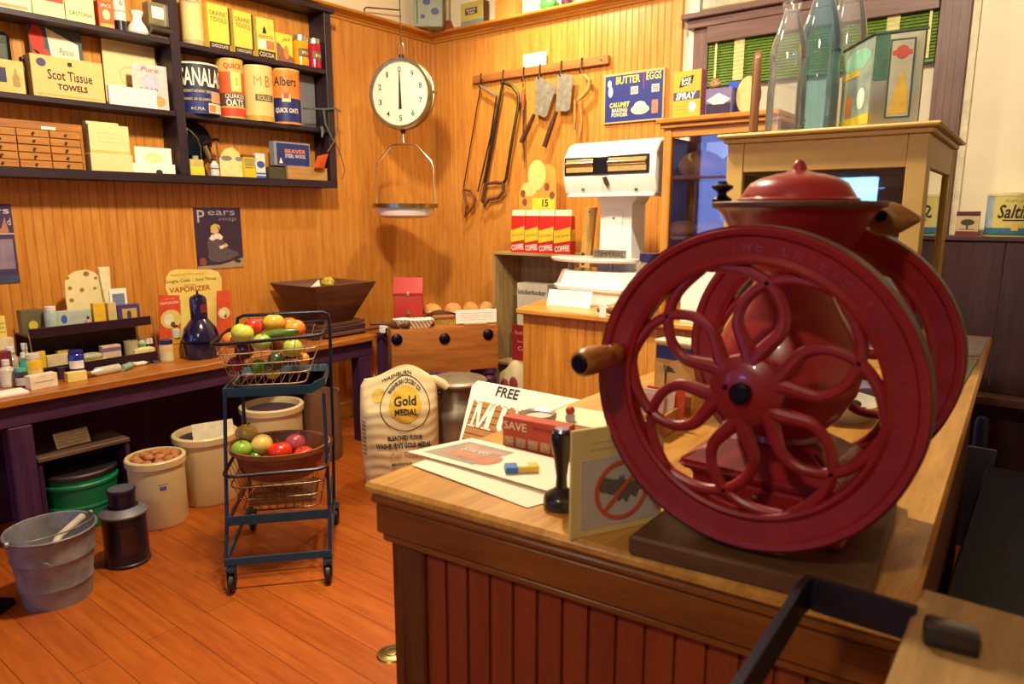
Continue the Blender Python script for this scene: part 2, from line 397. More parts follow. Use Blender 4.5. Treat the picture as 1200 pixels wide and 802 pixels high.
# ================================================================ long foreground counter
OAK = wood('#a8702a', '#d8a654', 'y', .32, .8); OAKX = wood('#a06a2c', '#cf9f58', 'x', .32, .8)
OAKD = wood('#6d3a16', '#97591f', 'x', .38, .8); OAKDY = wood('#6d3a16', '#97591f', 'y', .38, .8)
OAKV = wood('#4c2812', '#75431d', 'z', .45, .8); REDPAN = wood('#7c3212', '#9a461a', 'z', .5, .5)
ZT = 1.0
CP = [Vector((3.07, -3.409)), Vector((3.936, -3.325)), Vector((3.851, -.879)), Vector((3.07, -.95))]
def inset(p, d): return [(p[0].x + d, p[0].y + d), (p[1].x - d, p[1].y + d), (p[2].x - d, p[2].y - d), (p[3].x + d, p[3].y - d)]
ct = thing('shop_counter', 'long oak shop counter with panelled front carrying the red coffee mill', 'counter', (3.07, -3.409, 0))
off = Vector((3.07, -3.409))
def cpoly(d): return [(x - off.x, y - off.y) for x, y in inset(CP, d)]
MB().prism(cpoly(.0), ZT - .022, ZT, 'xy', .007).done('countertop', OAK, ct)
mb = MB(); mb.prism(cpoly(.007), ZT - .042, ZT - .0225, 'xy', .007); mb.prism(cpoly(.015), ZT - .10, ZT - .0425, 'xy', .004); mb.prism(cpoly(.022), ZT - .118, ZT - .1005, 'xy', .005)
mb.done('edge_moulding', OAKD, ct)
q = [Vector(p) for p in cpoly(.034)]
def panel(a, b, nm):
    d = (b - a); L = d.length; d.normalize(); nrm = Vector((d.y, -d.x)); mb = MB()
    def P(u, o, z): return (a.x + d.x * u - nrm.x * o, a.y + d.y * u - nrm.y * o, z)
    prof = []; u = .075
    while u < L - .075:
        e = min(u + .047, L - .075); prof += [(u, .012), (e - .007, .012), (e - .005, .019), (e - .002, .019)]; u = e
    prof.append((L - .075, .012))
    A = [mb.bm.verts.new(P(u, o, .10)) for u, o in prof]; B = [mb.bm.verts.new(P(u, o, ZT - .118)) for u, o in prof]
    for i in range(len(prof) - 1): mb.bm.faces.new((A[i], A[i + 1], B[i + 1], B[i]))
    mb.done(nm, REDPAN, ct, smooth=0)
    for u0 in (0, L - .075):
        mb = MB(); mb.hexa([P(u0, 0, 0), P(u0 + .075, 0, 0), P(u0 + .075, .03, 0), P(u0, .03, 0), P(u0, 0, ZT - .118), P(u0 + .075, 0, ZT - .118), P(u0 + .075, .03, ZT - .118), P(u0, .03, ZT - .118)], .004)
        mb.done('corner_stile', OAKV, ct)
    mb = MB(); mb.hexa([P(.075, 0, 0), P(L - .075, 0, 0), P(L - .075, .03, 0), P(.075, .03, 0), P(.075, 0, .10), P(L - .075, 0, .10), P(L - .075, .03, .10), P(.075, .03, .10)], .004)
    mb.done('bottom_rail', OAKV, ct)
panel(q[0], q[1], 'front_panel'); panel(q[3], q[0], 'end_panel')
mb = MB(); mb.hexa([(q[1].x - .02, q[1].y + .02, 0), (q[1].x, q[1].y + .02, 0), (q[2].x, q[2].y, 0), (q[2].x - .02, q[2].y, 0), (q[1].x - .02, q[1].y + .02, ZT - .118), (q[1].x, q[1].y + .02, ZT - .118), (q[2].x, q[2].y, ZT - .118), (q[2].x - .02, q[2].y, ZT - .118)])
mb.done('back_panel', OAKV, ct)
# ================================================================ the red coffee mill
RED = paint('#8c1a22', .36, var=.16, scale=14, bmp=.06, spec=.5, coat=.25)
REDB = paint('#9e2a2e', .32, var=.14, scale=10, bmp=.05, spec=.5, coat=.3)
WORN = paint('#5d3a2e', .5, .3, var=.4, scale=30)
BLACKI = metal('#2b2a30', .45); BRASS = metal('#b98f4a', .35)
MS = .947; ZB = ZT + .0335
bd = [at(734, 629, 'z', ZT + .03), at(1015, 697, 'z', ZT + .03), at(1047, 599, 'z', ZT + .03)]
o = MB().prism([(bd[0].x, bd[0].y + .004), (bd[1].x, bd[1].y + .004), (bd[2].x, bd[2].y + .03), (bd[2].x - .012, -2.93), (bd[0].x - .006, -2.95)], 0, .030, 'xy', .004).done('mounting_board', wood('#46301e', '#6a482e', 'x', .5), None, loc=(0, 0, ZT + .0002))
tag(o, 'dark wooden board lying under the red coffee mill', 'board')
MX, MY, HZ = 3.720, -3.1345, .2295
mill = thing('coffee_mill', 'big red cast iron coffee mill with two flower spoked wheels on counter', 'coffee mill', (MX, MY, ZB))
mill.scale = (MS, MS, MS)
# pedestal with scalloped foot
def frus(mb, lv, seg=4):
    rings = []
    for hx, hy, z in lv: rings.append([mb.bm.verts.new((sx * hx, sy * hy, z)) for sx, sy in ((-1, -1), (1, -1), (1, 1), (-1, 1))])
    fs = [mb.bm.faces.new(rings[0][::-1]), mb.bm.faces.new(rings[-1])]
    for a, b in zip(rings, rings[1:]):
        for k in range(4): fs.append(mb.bm.faces.new((a[k], a[(k + 1) % 4], b[(k + 1) % 4], b[k])))
    bmesh.ops.bevel(mb.bm, geom=list({e for r in rings for v in r for e in v.link_edges}), offset=.005, segments=2, affect='EDGES')
mb = MB(); frus(mb, [(.112, .098, .026), (.106, .092, .036), (.108, .094, .066), (.128, .110, .072), (.128, .110, .082), (.064, .058, .122)])
mb.done('pedestal', RED, mill)
pts = []
for sx, sy in ((1, -1), (1, 1), (-1, 1), (-1, -1)):
    pass
N = 96; fp = []
for i in range(N):
    a = 2 * PI * i / N; c, sn = math.cos(a), math.sin(a)
    base = 1 / max(abs(c) / .125, abs(sn) / .110); lobe = .016 * abs(math.sin(2 * a)) ** 6 + .004 * math.cos(12 * a)
    r = base * .93 + lobe; fp.append((r * c, r * sn))
mb = MB(); mb.prism(fp, 0, .012, 'xy', .003); frus(mb, [(.118, .104, .010), (.112, .098, .028)]); mb.done('foot_flange', RED, mill)
MB().box(-.07, .07, -.103, -.090, .036, .062, .003).done('drawer_front', RED, mill)
MB().ball((0, -.107, .049), .006).done('drawer_knob', BRASS, mill)
body = [(.050, .112), (.058, .120), (.056, .130), (.062, .136), (.088, .165), (.106, .20), (.112, .232), (.108, .262), (.092, .295), (.072, .328), (.058, .355), (.054, .378), (.060, .386), (.060, .394), (.05, .40)]
MB().lathe(body, seg=48).done('grinding_drum', REDB, mill)
MB().lathe([(.0, .398), (.06, .400), (.075, .413), (.110, .470), (.116, .478), (.121, .480), (.122, .487), (.117, .4885), (.09, .487), (0, .487)], seg=56).done('hopper', RED, mill)
MB().lathe([(.1225, .4795), (.1245, .482), (.1245, .487), (.122, .4885)], seg=56).done('hopper_rim', WORN, mill)
MB().lathe([(.086, .489), (.088, .492), (.082, .495), (.080, .500), (.077, .504), (.075, .508), (.069, .516), (.056, .523), (.036, .529), (.020, .532), (.012, .536), (.010, .541), (.008, .546), (.004, .550), (.0, .551)], seg=48).done('hopper_lid', REDB, mill)
kp = at(853, 236, 'y', MY - .03); kx = kp.x - MX
MB().lathe([(.014, .488), (.015, .493), (.007, .499), (.007, .503), (.016, .509), (.016, .513), (.008, .516), (.006, .520), (0, .520)], c=(-.100, -.045, 0), seg=20).done('lid_screw', BLACKI, mill)
MB().lathe([(0, -.19), (.0125, -.19), (.0125, .19), (0, .19)], axis='y', c=(0, 0, HZ), seg=20).done('axle', BLACKI, mill)
MB().lathe([(.0, .05), (.034, .05), (.030, .125), (.02, .13), (0, .13)], axis='y', c=(0, 0, HZ), seg=24).done('bearing_boss', RED, mill)
MB().lathe([(.0, -.13), (.034, -.125), (.040, -.05), (0, -.05)], axis='y', c=(0, 0, HZ), seg=24).done('bearing_boss', RED, mill)
# wheels
def catmull(P, n=5):
    out = []; P = [P[0]] + list(P) + [P[-1]]
    for i in range(1, len(P) - 2):
        p0, p1, p2, p3 = (Vector(P[i + k]) for k in (-1, 0, 1, 2))
        for j in range(n):
            t = j / n; out.append(.5 * ((2 * p1) + (p2 - p0) * t + (2 * p0 - 5 * p1 + 4 * p2 - p3) * t * t + (3 * p1 - p0 - 3 * p2 + p3) * t ** 3))
    out.append(Vector(P[-2])); return out
PET = [(.030, 4), (.05, 6.5), (.072, 14.5), (.097, 18), (.122, 13), (.140, 6), (.152, 0), (.161, -6.5), (.168, -13), (.1735, -20), (.180, -28)]
def wheel(yc, a0):
    w = thing('flywheel', None, None, (0, yc, HZ)); w.parent = mill
    R = .2265
    rim = [(R - .004, -.019), (R, -.015), (R, .015), (R - .004, .019), (R - .012, .017), (.186, .010), (.180, .013), (.175, .011), (.173, .0), (.175, -.011), (.180, -.0135), (.1835, -.011), (.187, -.0085), (.211, -.012), (.215, -.0175)]
    MB().lathe(rim, axis='y', seg=112, closed=True).done('rim', RED, w)
    MB().lathe([(R + .0004, -.0165), (R + .0006, 0), (R + .0004, .0165)], axis='y', seg=96).done('worn_tread', WORN, w)
    for k in range(6):
        mb = MB()
        for s in (-1, 1):
            P = []
            for r, d in PET:
                a = math.radians(a0 + 60 * k + s * d); P.append((r * math.cos(a), 0, r * math.sin(a)))
            P = catmull(P, 5); n = len(P)
            rad = [.0135 - .0055 * min(1, i / (n * .35)) + .001 * max(0, (i / n - .7) / .3) for i in range(n)]
            mb.tube(P, rad, 10)
        mb.done('spoke_loop', RED, w)
    MB().lathe([(0, -.017), (.030, -.017), (.040, -.012), (.050, -.006), (.052, .0), (.050, .008), (.036, .016), (.0, .020)], axis='y', seg=40).done('hub', RED, w)
    return w
front = wheel(MY * 0 - .175, 22); rear = wheel(.175, 22)
MB().lathe([(0, -.031), (.011, -.031), (.0145, -.028), (.0145, -.016), (0, -.016)], axis='y', seg=24).done('axle_nut', BLACKI, front)
MB().ball((-.024, -.0165, .004), .004).done('set_screw', BLACKI, front)
# raised lettering round the front rim
def arc_text(parent, s, r, a_start, step, h, mat, y):
    for i, ch in enumerate(s):
        if ch == ' ': continue
        a = math.radians(a_start - step * i)
        cu = text_verts(ch, h * (.35 if ch in 'I.' else .72), h if ch != '.' else h * .2, .0)
        bm = bmesh.new(); bm.from_mesh(cu); g = bmesh.ops.extrude_face_region(bm, geom=bm.faces[:])
        bmesh.ops.translate(bm, verts=[v for v in g['geom'] if isinstance(v, bmesh.types.BMVert)], vec=(0, 0, .0016))
        for v in bm.verts:
            x, z, d = v.co.x, v.co.y, v.co.z
            rr = r + z; v.co = (rr * math.cos(a) + x * math.sin(a), y - d, rr * math.sin(a) - x * math.cos(a))
        yield bm
def ring_letters(parent, s, r, a_start, step, h, mat, y):
    for bm in arc_text(parent, s, r, a_start, step, h, mat, y):
        me = bpy.data.meshes.new('raised_letter'); bm.to_mesh(me); bm.free(); me.materials.append(mat)
        o = bpy.data.objects.new('raised_letter', me); COL.objects.link(o); o.parent = parent
ring_letters(front, 'THE ENTERPRISE MFG. CO.', .1985, 97, 5.0, .013, RED, -.0092)
# turned grip on the front wheel
HA = math.radians(171); hx, hz = .2005 * math.cos(HA), .2005 * math.sin(HA)
WOODH = wood('#7c4516', '#b5762f', 'y', .35, 3)
g = MB().lathe([(0, -.118), (.015, -.118), (.0195, -.112), (.021, -.098), (.0205, -.075), (.0175, -.048), (.0125, -.036), (.014, -.030), (.0165, -.02), (.014, -.012), (0, -.012)], axis='y', c=(hx, 0, hz), seg=24).done('handle_grip', WOODH, front)
MB().lathe([(0, -.1215), (.011, -.1215), (.0135, -.1195), (.0135, -.116), (0, -.116)], axis='y', c=(hx, 0, hz), seg=20).done('handle_pin', BLACKI, front)
# tan scoop lodged at the back of the hopper
sc = thing('scoop', 'tan wooden scoop jutting out past the red hopper rim', 'scoop', (MX + .100, MY + .098, ZB + .438))
sc.scale = (.72, .72, .72)
mb = MB(); mb.lathe([(.0, -.03), (.026, -.026), (.034, -.01), (.034, .01), (.026, .03), (.014, .048), (.006, .06), (0, .062)], axis='x', seg=24); mb.done('scoop_bowl', wood('#6e4a22', '#a07038', 'x', .45, 2), sc)
MB().lathe([(0, -.0005), (.011, 0), (.011, .004), (0, .005)], axis='y', c=(-.004, -.036, .006), seg=16).done('rivet', BLACKI, sc)
# ================================================================ things lying on the long counter
# standing sign with a prohibition ring over a bat
a = at(668, 634, 'z', ZT); b = Vector((3.588, -3.2, ZT))
dx = (b - a).to_2d(); ang = math.atan2(dx.y, dx.x)
sg = thing('bat_sign', 'cream card sign with red ring crossing out a grey bat, beside the mill wheel', 'sign', (a.x, a.y, ZT), ang)
nrm = Vector((dx.y, -dx.x, 0)).normalized()
def inw(px, py):
    p = atp(px, py, a, nrm) - Vector((a.x, a.y, ZT)); return p.to_2d().dot(dx.normalized()), p.z
u0, z0 = inw(676, 503); u1, z1 = inw(715, 490); W = dx.length * 1.0
HS = inw(678, 505)[1]
YEL = paint('#e6d48c', .7, var=.06); GREYC = paint('#c9c4bb', .8, var=.05); GBAT = paint('#6e665e', .8, var=.05); RNG = paint('#d8603c', .7, var=.05)
W = max(.115, min(.165, W))
MB().box(0, W, 0, .005, 0, HS, .001).done('sign_panel', YEL, sg)
hh = HS * .70; rect(sg, W * .10, W * .93, HS * .07, HS * .72, GREYC, -.0006, 'inner_panel')
cxs, czs, rr = W * .53, HS * .39, min(W * .36, HS * .28)
def ringp(mb, cx, cz, r0, r1, y0, y1, n=40):
    A = [[mb.bm.verts.new((cx + r * math.cos(2 * PI * i / n), y, cz + r * math.sin(2 * PI * i / n))) for i in range(n)] for r, y in ((r0, y0), (r1, y0), (r1, y1), (r0, y1))]
    fs = []
    for k in range(4):
        for i in range(n): fs.append(mb.bm.faces.new((A[k][i], A[k][(i + 1) % n], A[(k + 1) % 4][(i + 1) % n], A[(k + 1) % 4][i])))
    bmesh.ops.recalc_face_normals(mb.bm, faces=fs); return mb
bat = [(-.95, .25), (-.7, .55), (-.35, .42), (-.12, .38), (-.06, .55), (0, .42), (.08, .55), (.12, .36), (.4, .25), (.75, .30), (.95, -.1), (.72, -.12), (.6, -.38), (.38, -.22), (.22, -.5), (.05, -.3), (-.1, -.42), (-.25, -.15), (-.45, -.1), (-.62, -.02), (-.8, .02)]
poly(sg, [(cxs + x * rr * .95, czs + z * rr * .95) for x, z in bat], GBAT, -.0011, 'bat_silhouette')
mb = ringp(MB(), cxs, czs, rr * .86, rr, -.0018, -.0012)
M45 = Matrix.Translation((cxs, 0, czs)) @ Matrix.Rotation(math.radians(-45), 4, 'Y')
mb.box(-rr * .9, rr * .9, -.0018, -.0012, -rr * .07, rr * .07, M=M45); mb.done('prohibition_ring', RNG, sg)
for k in range(2): MB().box(W * .2, W * .8, -.0005, 0, HS * (.80 + .06 * k), HS * (.805 + .06 * k)).done('faint_line', paint('#b9a66a', .8), sg)
MB().hexa([(W * .3, .005, 0), (W * .7, .005, 0), (W * .7, .05, 0), (W * .3, .05, 0), (W * .3, .005, HS * .6), (W * .7, .005, HS * .6), (W * .7, .014, HS * .6), (W * .3, .014, HS * .6)]).done('easel_back', YEL, sg)
# rubber stamp
p = at(660, 600, 'z', ZT)
st = thing('hand_stamp', 'black turned hand stamp standing on oak counter beside the bat sign', 'stamp', (p.x - .012, p.y + .012, ZT))
hs = atp(663, 505, (p.x, p.y, 0), (FH.x, FH.y, 0)).z - ZT
BL = paint('#17151c', .3, var=.3, coat=.3)
k = hs / .115
MB().lathe([(0, 0), (.017, 0), (.020, .004), (.020, .014), (.017, .021), (.010, .026), (.0065, .030), (.006, .045), (.008, .065), (.011, .085), (.0125, .100), (.011, .108), (.0, .109)], M=Matrix.Diagonal((1.5, 1.5, k, 1)), seg=32).done('stamp_handle', BL, st)
MB().lathe([(.008, .107), (.010, .110), (.008, .114), (0, .115)], M=Matrix.Diagonal((1.5, 1.5, k, 1)), seg=24).done('top_button', metal('#8a8aa0', .3), st)
# newspaper spread and the sheet below it
def sheet(name, label, cat, pix, z, mat, wave=.003, t=.0007, n=24, sd=0):
    P = [at(x, y, 'z', z) for x, y in pix]; c = sum(P, Vector()) / 4
    def f(u, v):
        q = (P[0] * (1 - u) + P[1] * u) * (1 - v) + (P[3] * (1 - u) + P[2] * u) * v - c
        q.z = wave * (.5 + .5 * math.sin(3.1 * u + 1.3 * v + sd)) * (1 if 0 < u < 1 else 1.0); return q
    o = thing(name, label, cat, (c.x, c.y, z)); mb = MB().grid(f, n, 8)
    g = bmesh.ops.extrude_face_region(mb.bm, geom=mb.bm.faces[:]); bmesh.ops.translate(mb.bm, verts=[v for v in g['geom'] if isinstance(v, bmesh.types.BMVert)], vec=(0, 0, t))
    bmesh.ops.recalc_face_normals(mb.bm, faces=mb.bm.faces[:]); mb.done('paper', mat, o)
    def on(u, v, h=.0004): q = f(u, v); return q + Vector((0, 0, t + h))
    return o, on
PAPER = paint('#f6ead0', .8, var=.05, scale=8)
sheet('folded_sheet', 'cream under sheet poking out below the printed leaflet on counter', 'paper', [(482, 546), (618, 596), (690, 575), (560, 520)], ZT + .0005, PAPER, .002, sd=.4)
nw, on = sheet('leaflet', 'large printed leaflet with grey and pink picture spread on the counter', 'leaflet', [(478, 531), (690, 592), (740, 560), (553, 516)], ZT + .005, PAPER, .004)
def onpatch(par, on, u0, u1, v0, v1, mat, name, h=.0004, skew=0, n=10):
    mb = MB().grid(lambda u, v: on(u0 + (u1 - u0) * u + skew * v, v0 + (v1 - v0) * v, h), n, 4); return mb.done(name, mat, par)
onpatch(nw, on, .05, .36, .12, .84, paint('#a79a88', .8, var=.15), 'printed_picture')
onpatch(nw, on, .10, .36, .62, .72, paint('#cf9a8a', .8), 'pink_stripe', .0008)
onpatch(nw, on, .13, .30, .25, .46, paint('#cf8a68', .8, var=.2), 'printed_building', .0008)
mb = MB(); mb.grid(lambda u, v: on(.365 + .055 * math.sqrt(max(v, .0001)) * math.cos(2 * PI * u), .36 + .2 * math.sqrt(max(v, .0001)) * math.sin(2 * PI * u), .0009), 20, 2); mb.done('printed_seal', paint('#c98a6c', .8, var=.25, scale=300), nw)
lt = text_verts('STAMPS', .16, .13)
for v in lt.vertices: v.co = on(.22 + v.co.x, .55 + v.co.y, .0012)
lt.materials.clear(); lt.materials.append(WHITE); q = bpy.data.objects.new('lettering', lt); COL.objects.link(q); q.parent = nw
# matchbox
a = at(594, 556, 'z', ZT + .010); b = at(632, 554, 'z', ZT + .010); d = b - a
mbx = thing('matchbox', 'small blue and yellow matchbox lying on the printed leaflet', 'matchbox', ((a.x + b.x) / 2, (a.y + b.y) / 2, ZT + .0105), math.atan2(d.y, d.x))
L = d.length / 2
MB().box(-L, L, 0, .026, 0, .011, .001).done('sleeve', paint('#e8c64a', .6), mbx)
MB().box(-L * 1.02, -L * .3, -.0004, .0265, .0003, .0114).done('blue_end', paint('#3f78c8', .6), mbx)
MB().box(-L * .3, L * .35, .004, .022, .0112, .0116).done('printed_panel', paint('#f2ead0', .6), mbx)
MB().box(-L * 1.08, -L, .002, .024, .001, .010).done('tray_end', paint('#8fa3b8', .7), mbx)
# red box reading SAVE
a = at(589, 524, 'z', ZT); b = at(664, 540, 'z', ZT); d = (b - a); L = d.length
hz_ = atp(589, 488, a, (d.y, -d.x, 0)).z - ZT
sv = carton('save_box', 'red carton lettered SAVE lying on its side in front of a round tin', 'box', ((a.x + b.x) / 2, (a.y + b.y) / 2, ZT), math.atan2(d.y, d.x), L, hz_, .034, paint('#b8441c', .55, var=.12), body='carton_body')
txt(sv, 'SAVE', -L * .29, hz_ * .76, L * .36, hz_ * .26, paint('#f0d8a8', .6), bold=.01)
txt(sv, 'money', L * .14, hz_ * .76, L * .30, hz_ * .16, paint('#8a2412', .6), shear=.3)
for i in range(5): rect(sv, -L * .47 + i * L * .19, -L * .47 + i * L * .19 + L * .15, hz_ * .10, hz_ * .40, paint('#caa06a', .6, var=.35, scale=200), name='picture_panel')
MB().box(-L / 2, L / 2, -.0007, 0, 0, hz_ * .05).done('bottom_stripe', paint('#8f2412', .6), sv)
# round tin behind it
c = at(631, 497, 'z', ZT + .05)
TY = -2.995; tc0 = at(631, 484, 'y', TY); hT = tc0.z - ZT
tn = thing('round_tin', 'round silver rimmed tin standing behind the red SAVE box', 'tin', (tc0.x, TY, ZT))
TIN = metal('#b9b2a4', .35)
R_ = .037
MB().lathe([(0, 0), (R_, 0), (R_, hT - .010), (0, hT - .010)], seg=40).done('tin_body', paint('#c8a030', .5, var=.2), tn)
MB().lathe([(R_ * .8, hT - .009), (R_ * .82, hT - .004), (R_ * 1.02, hT), (R_ * 1.08, hT - .002), (R_ * 1.08, hT - .010), (R_ * 1.0, hT - .012)], seg=40).done('tin_rim', TIN, tn)
MB().lathe([(0, hT - .0075), (R_ * .82, hT - .0075), (R_ * .82, hT - .009), (0, hT - .009)], seg=40).done('tin_lid', paint('#cfc7b4', .5), tn)
# red capped tube
c = at(668, 500, 'z', ZT + .02)
tb = thing('glue_tube', 'white tube with a round red cap beside the SAVE box', 'tube', (c.x, c.y, ZT))
MB().lathe([(0, 0), (.011, 0), (.011, .045), (.007, .05), (0, .05)], seg=20).done('tube_body', paint('#c9ccd8', .4), tb)
MB().ball((0, 0, .056), (.0105, .0105, .010)).done('cap', paint('#c8402c', .4), tb)
# leaning sign FREE MU... on a leaflet stand just past the counter's left edge
def proj(P):
    d = Vector(P) - CAM; z = d.dot(FW); return CX + FPX * d.dot(RT) / z, CY - FPX * d.dot(UV) / z
tilt = math.radians(-32)
nn = Matrix.Rotation(tilt, 3, 'X') @ Vector((0, -1, 0)); a = at(541, 513, 'y', -2.55)
fs = thing('leaflet_stand', 'white and wood grained stand lettered FREE just past the counter edge', 'leaflet stand', (a.x, a.y, 0))
pn = thing('sign_board', None, None); pn.parent = fs; pn.rotation_euler = (tilt, 0, 0); pn.location = (0, 0, a.z)
iR = Matrix.Rotation(tilt, 3, 'X').transposed()
def loc(px, py): q = iR @ (atp(px, py, a, nn) - a); return q.x, q.z
(x0, z0), (x1, z1), (x2, z2), (x3, z3) = loc(541, 513), loc(553, 452), loc(560, 446), loc(690, 472)
XR = min(x3, 3.052 - a.x); D = -.05
MB().prism([(x0, D), (XR, D), (XR, z2), (x2, z2), (x1, z1)], 0, .008, 'xz', .001).done('board', WHITE, pn)
zl = loc(600, 478)[1]; xl = loc(555, 466)[0]
MB().prism([(x0 + .006, D + .002), (XR - .004, D + .002), (XR - .004, zl), (xl + .006, zl)], -.0007, 0, 'xz').done('planked_panel', paint('#b27a3c', .6, var=.12), pn)
for k in range(1, 8): MB().box(x0 + .007 + (xl - x0) * k / 8, XR - .004, -.0012, -.0007, D + (zl - D) * k / 8, D + (zl - D) * k / 8 + .003).done('plank_line', paint('#6d4520', .7), pn)
fx, fz = loc(595, 461); fw = loc(608, 463)[0] - loc(582, 459)[0]; fh = loc(595, 455.5)[1] - loc(595, 467.5)[1]
txt(pn, 'FREE', fx, fz, fw, fh, INK, y=-.001, bold=.02)
def slab_letters(par, x, z, h, y):      # slab serif M and U
    s = h * .09; mb = MB()
    def st(x0, x1, lean0, lean1): mb.prism([(x0, z), (x1, z), (x1 + lean1, z + h), (x0 + lean0, z + h)], y, y + .0009, 'xz')
    st(x + .06 * h, x + .16 * h, 0, 0); st(x + .70 * h, x + .92 * h, 0, 0)
    st(x + .36 * h, x + .46 * h, -.30 * h, -.20 * h); st(x + .38 * h, x + .48 * h, .26 * h, .40 * h)
    for q0, q1, zz in ((-.05, .27, 0), (.6, 1.02, 0), (-.05, .27, h - s * .7), (.68, 1.02, h - s * .7)): mb.prism([(x + q0 * h, z + zz), (x + q1 * h, z + zz), (x + q1 * h, z + zz + s * .7), (x + q0 * h, z + zz + s * .7)], y, y + .0009, 'xz')
    mb.done('letter_m', WHITE, par, smooth=0); mb = MB(); x += 1.14 * h
    mb.prism([(x + .1 * h, z + .25 * h), (x + .32 * h, z + .25 * h), (x + .32 * h, z + h), (x + .1 * h, z + h)], y, y + .0009, 'xz')
    mb.prism([(x + .72 * h, z + .25 * h), (x + .82 * h, z + .25 * h), (x + .82 * h, z + h), (x + .72 * h, z + h)], y, y + .0009, 'xz')
    arc = [(x + .46 * h + .36 * h * math.cos(t_), z + .27 * h + .27 * h * math.sin(t_)) for t_ in [PI + PI * i / 10 for i in range(11)]]
    arci = [(x + .52 * h + .20 * h * math.cos(t_), z + .28 * h + .17 * h * math.sin(t_)) for t_ in [2 * PI - PI * i / 10 for i in range(11)]]
    mb.prism(arc + arci, y, y + .0009, 'xz')
    for q0, q1 in ((0, .43), (.62, .93)): mb.prism([(x + q0 * h, z + h - s * .7), (x + q1 * h, z + h - s * .7), (x + q1 * h, z + h), (x + q0 * h, z + h)], y, y + .0009, 'xz')
    mb.done('letter_u', WHITE, par, smooth=0)
mx0, mz0 = loc(548, 499); mz1 = loc(556, 469)[1]
slab_letters(pn, mx0 + .004, mz0, mz1 - mz0, -.0018)
mb = MB(); mb.box(0, XR, .03, .22, 0, a.z - .06, .004); mb.done('stand_body', OAKV, fs)
mb = MB(); mb.hexa([(0, -.02 + .03, a.z - .06), (XR, .01, a.z - .06), (XR, .22, a.z - .06), (0, .22, a.z - .06), (0, .06, a.z + .0), (XR, .06, a.z + .0), (XR, .22, a.z + .08), (0, .22, a.z + .08)]); mb.done('sloped_top', OAKV, fs)
# open booklet, envelope and purple card behind
c = at(655, 480, 'z', ZT + .02)
bk = thing('booklet', 'thick cream booklet lying behind the round tin on the counter', 'booklet', (3.235, -2.905, ZT), math.radians(4))
MB().box(-.085, .10, -.055, .06, .0, .030, .002).done('page_block', paint('#ecdcb0', .8, var=.1, scale=120), bk)
MB().box(-.088, .103, -.058, .063, .0302, .0325, .001).done('cover', paint('#f3e4b8', .7), bk)
MB().box(-.0895, -.0865, -.058, .063, .0, .0325, .001).done('spine', paint('#8a6a3a', .7), bk)
pu = thing('folded_card', 'shiny purple folded card standing between SAVE box and mill wheel', 'card', (3.335, -2.985, ZT), math.radians(-62))
MB().hexa([(0, 0, 0), (.05, 0, 0), (.05, .002, 0), (0, .002, 0), (.0, .02, .085), (.03, .02, .095), (.03, .022, .095), (0, .022, .085)]).done('front_leaf', paint('#5a3a8a', .25, var=.3), pu)
MB().hexa([(0, .03, 0), (.05, .03, 0), (.05, .032, 0), (0, .032, 0), (.0, .02, .085), (.03, .02, .095), (.03, .022, .095), (0, .022, .085)]).done('rear_leaf', paint('#8a78b8', .3, var=.2), pu)
wb = thing('pamphlet_box', 'low open wooden box of pink pamphlets behind the wheel handle', 'box', (3.33, -2.80, ZT), math.radians(3))
mb = MB(); mb.box(-.06, .06, -.06, -.054, 0, .05); mb.box(-.06, .06, .054, .06, 0, .05); mb.box(-.06, -.054, -.054, .054, 0, .05); mb.box(.054, .06, -.054, .054, 0, .05); mb.box(-.06, .06, -.06, .06, 0, .004)
mb.done('box_body', OAKX, wb)
for k in range(3):
    pm = thing('pamphlet', None, None); pm = MB().box(-.045, .045, -.0015, .0015, 0, .085, .0005, M=Matrix.Rotation(math.radians(-12 + 4 * k), 4, 'X')).done('pamphlet', paint(['#e6b8a8', '#f0dcc8', '#d8543a'][k], .7), None, loc=(3.33 + .012 * k, -2.825 + .03 * k, ZT + .005), rotz=math.radians(3))
    tag(pm, ['pink pamphlet at the front of the low wooden box', 'pale pamphlet in the middle of the low wooden box', 'red pamphlet at the back of the low wooden box'][k], 'pamphlet', 'pamphlets in the wooden box')
for o_ in [o_ for o_ in bpy.data.objects if o_.name.startswith('pamphlet') and o_.type == 'EMPTY' and not o_.children and 'label' not in o_]: bpy.data.objects.remove(o_)
# tall picture tin with a palm tree behind the wheel
a = at(763, 506, 'z', ZT); b = at(812, 498, 'z', ZT)
a = Vector((3.30, -2.66, ZT)); wv, hv, lv = bw(763, 812, 500, 404, -2.66, ZT)
pt = carton('picture_tin', 'tall tin painted with a palm tree, seen through the front wheel spokes', 'tin', lv, math.radians(-6), wv, hv, .07, paint('#c89a3c', .45, var=.15), body='tin_body')
rect(pt, -wv * .46, wv * .46, hv * .78, hv * .97, paint('#2a3070', .5), name='sky_panel')
poly(pt, [(-wv * .46, hv * .3), (wv * .46, hv * .3), (wv * .46, hv * .55), (wv * .1, hv * .8), (-wv * .2, hv * .7), (-wv * .46, hv * .74)], paint('#d8b464', .5, var=.15), -.0010, 'painted_dune')
rect(pt, -wv * .46, wv * .46, hv * .03, hv * .3, paint('#8a4a26', .5, var=.3, scale=60), -.0012, 'painted_ground')
MB().box(-wv * .22, -wv * .17, -.002, -.0014, hv * .3, hv * .62).done('painted_trunk', paint('#4a3a1e', .6), pt)
for k in range(7):
    an = PI * k / 6 + .1; poly(pt, [(-wv * .2, hv * .60), (-wv * .2 + math.cos(an + .3) * wv * .16, hv * .62 + math.sin(an + .3) * hv * .07), (-wv * .2 + math.cos(an) * wv * .27, hv * .60 + math.sin(an) * hv * .10)], paint('#3f4a20', .6), -.0024, 'painted_frond')
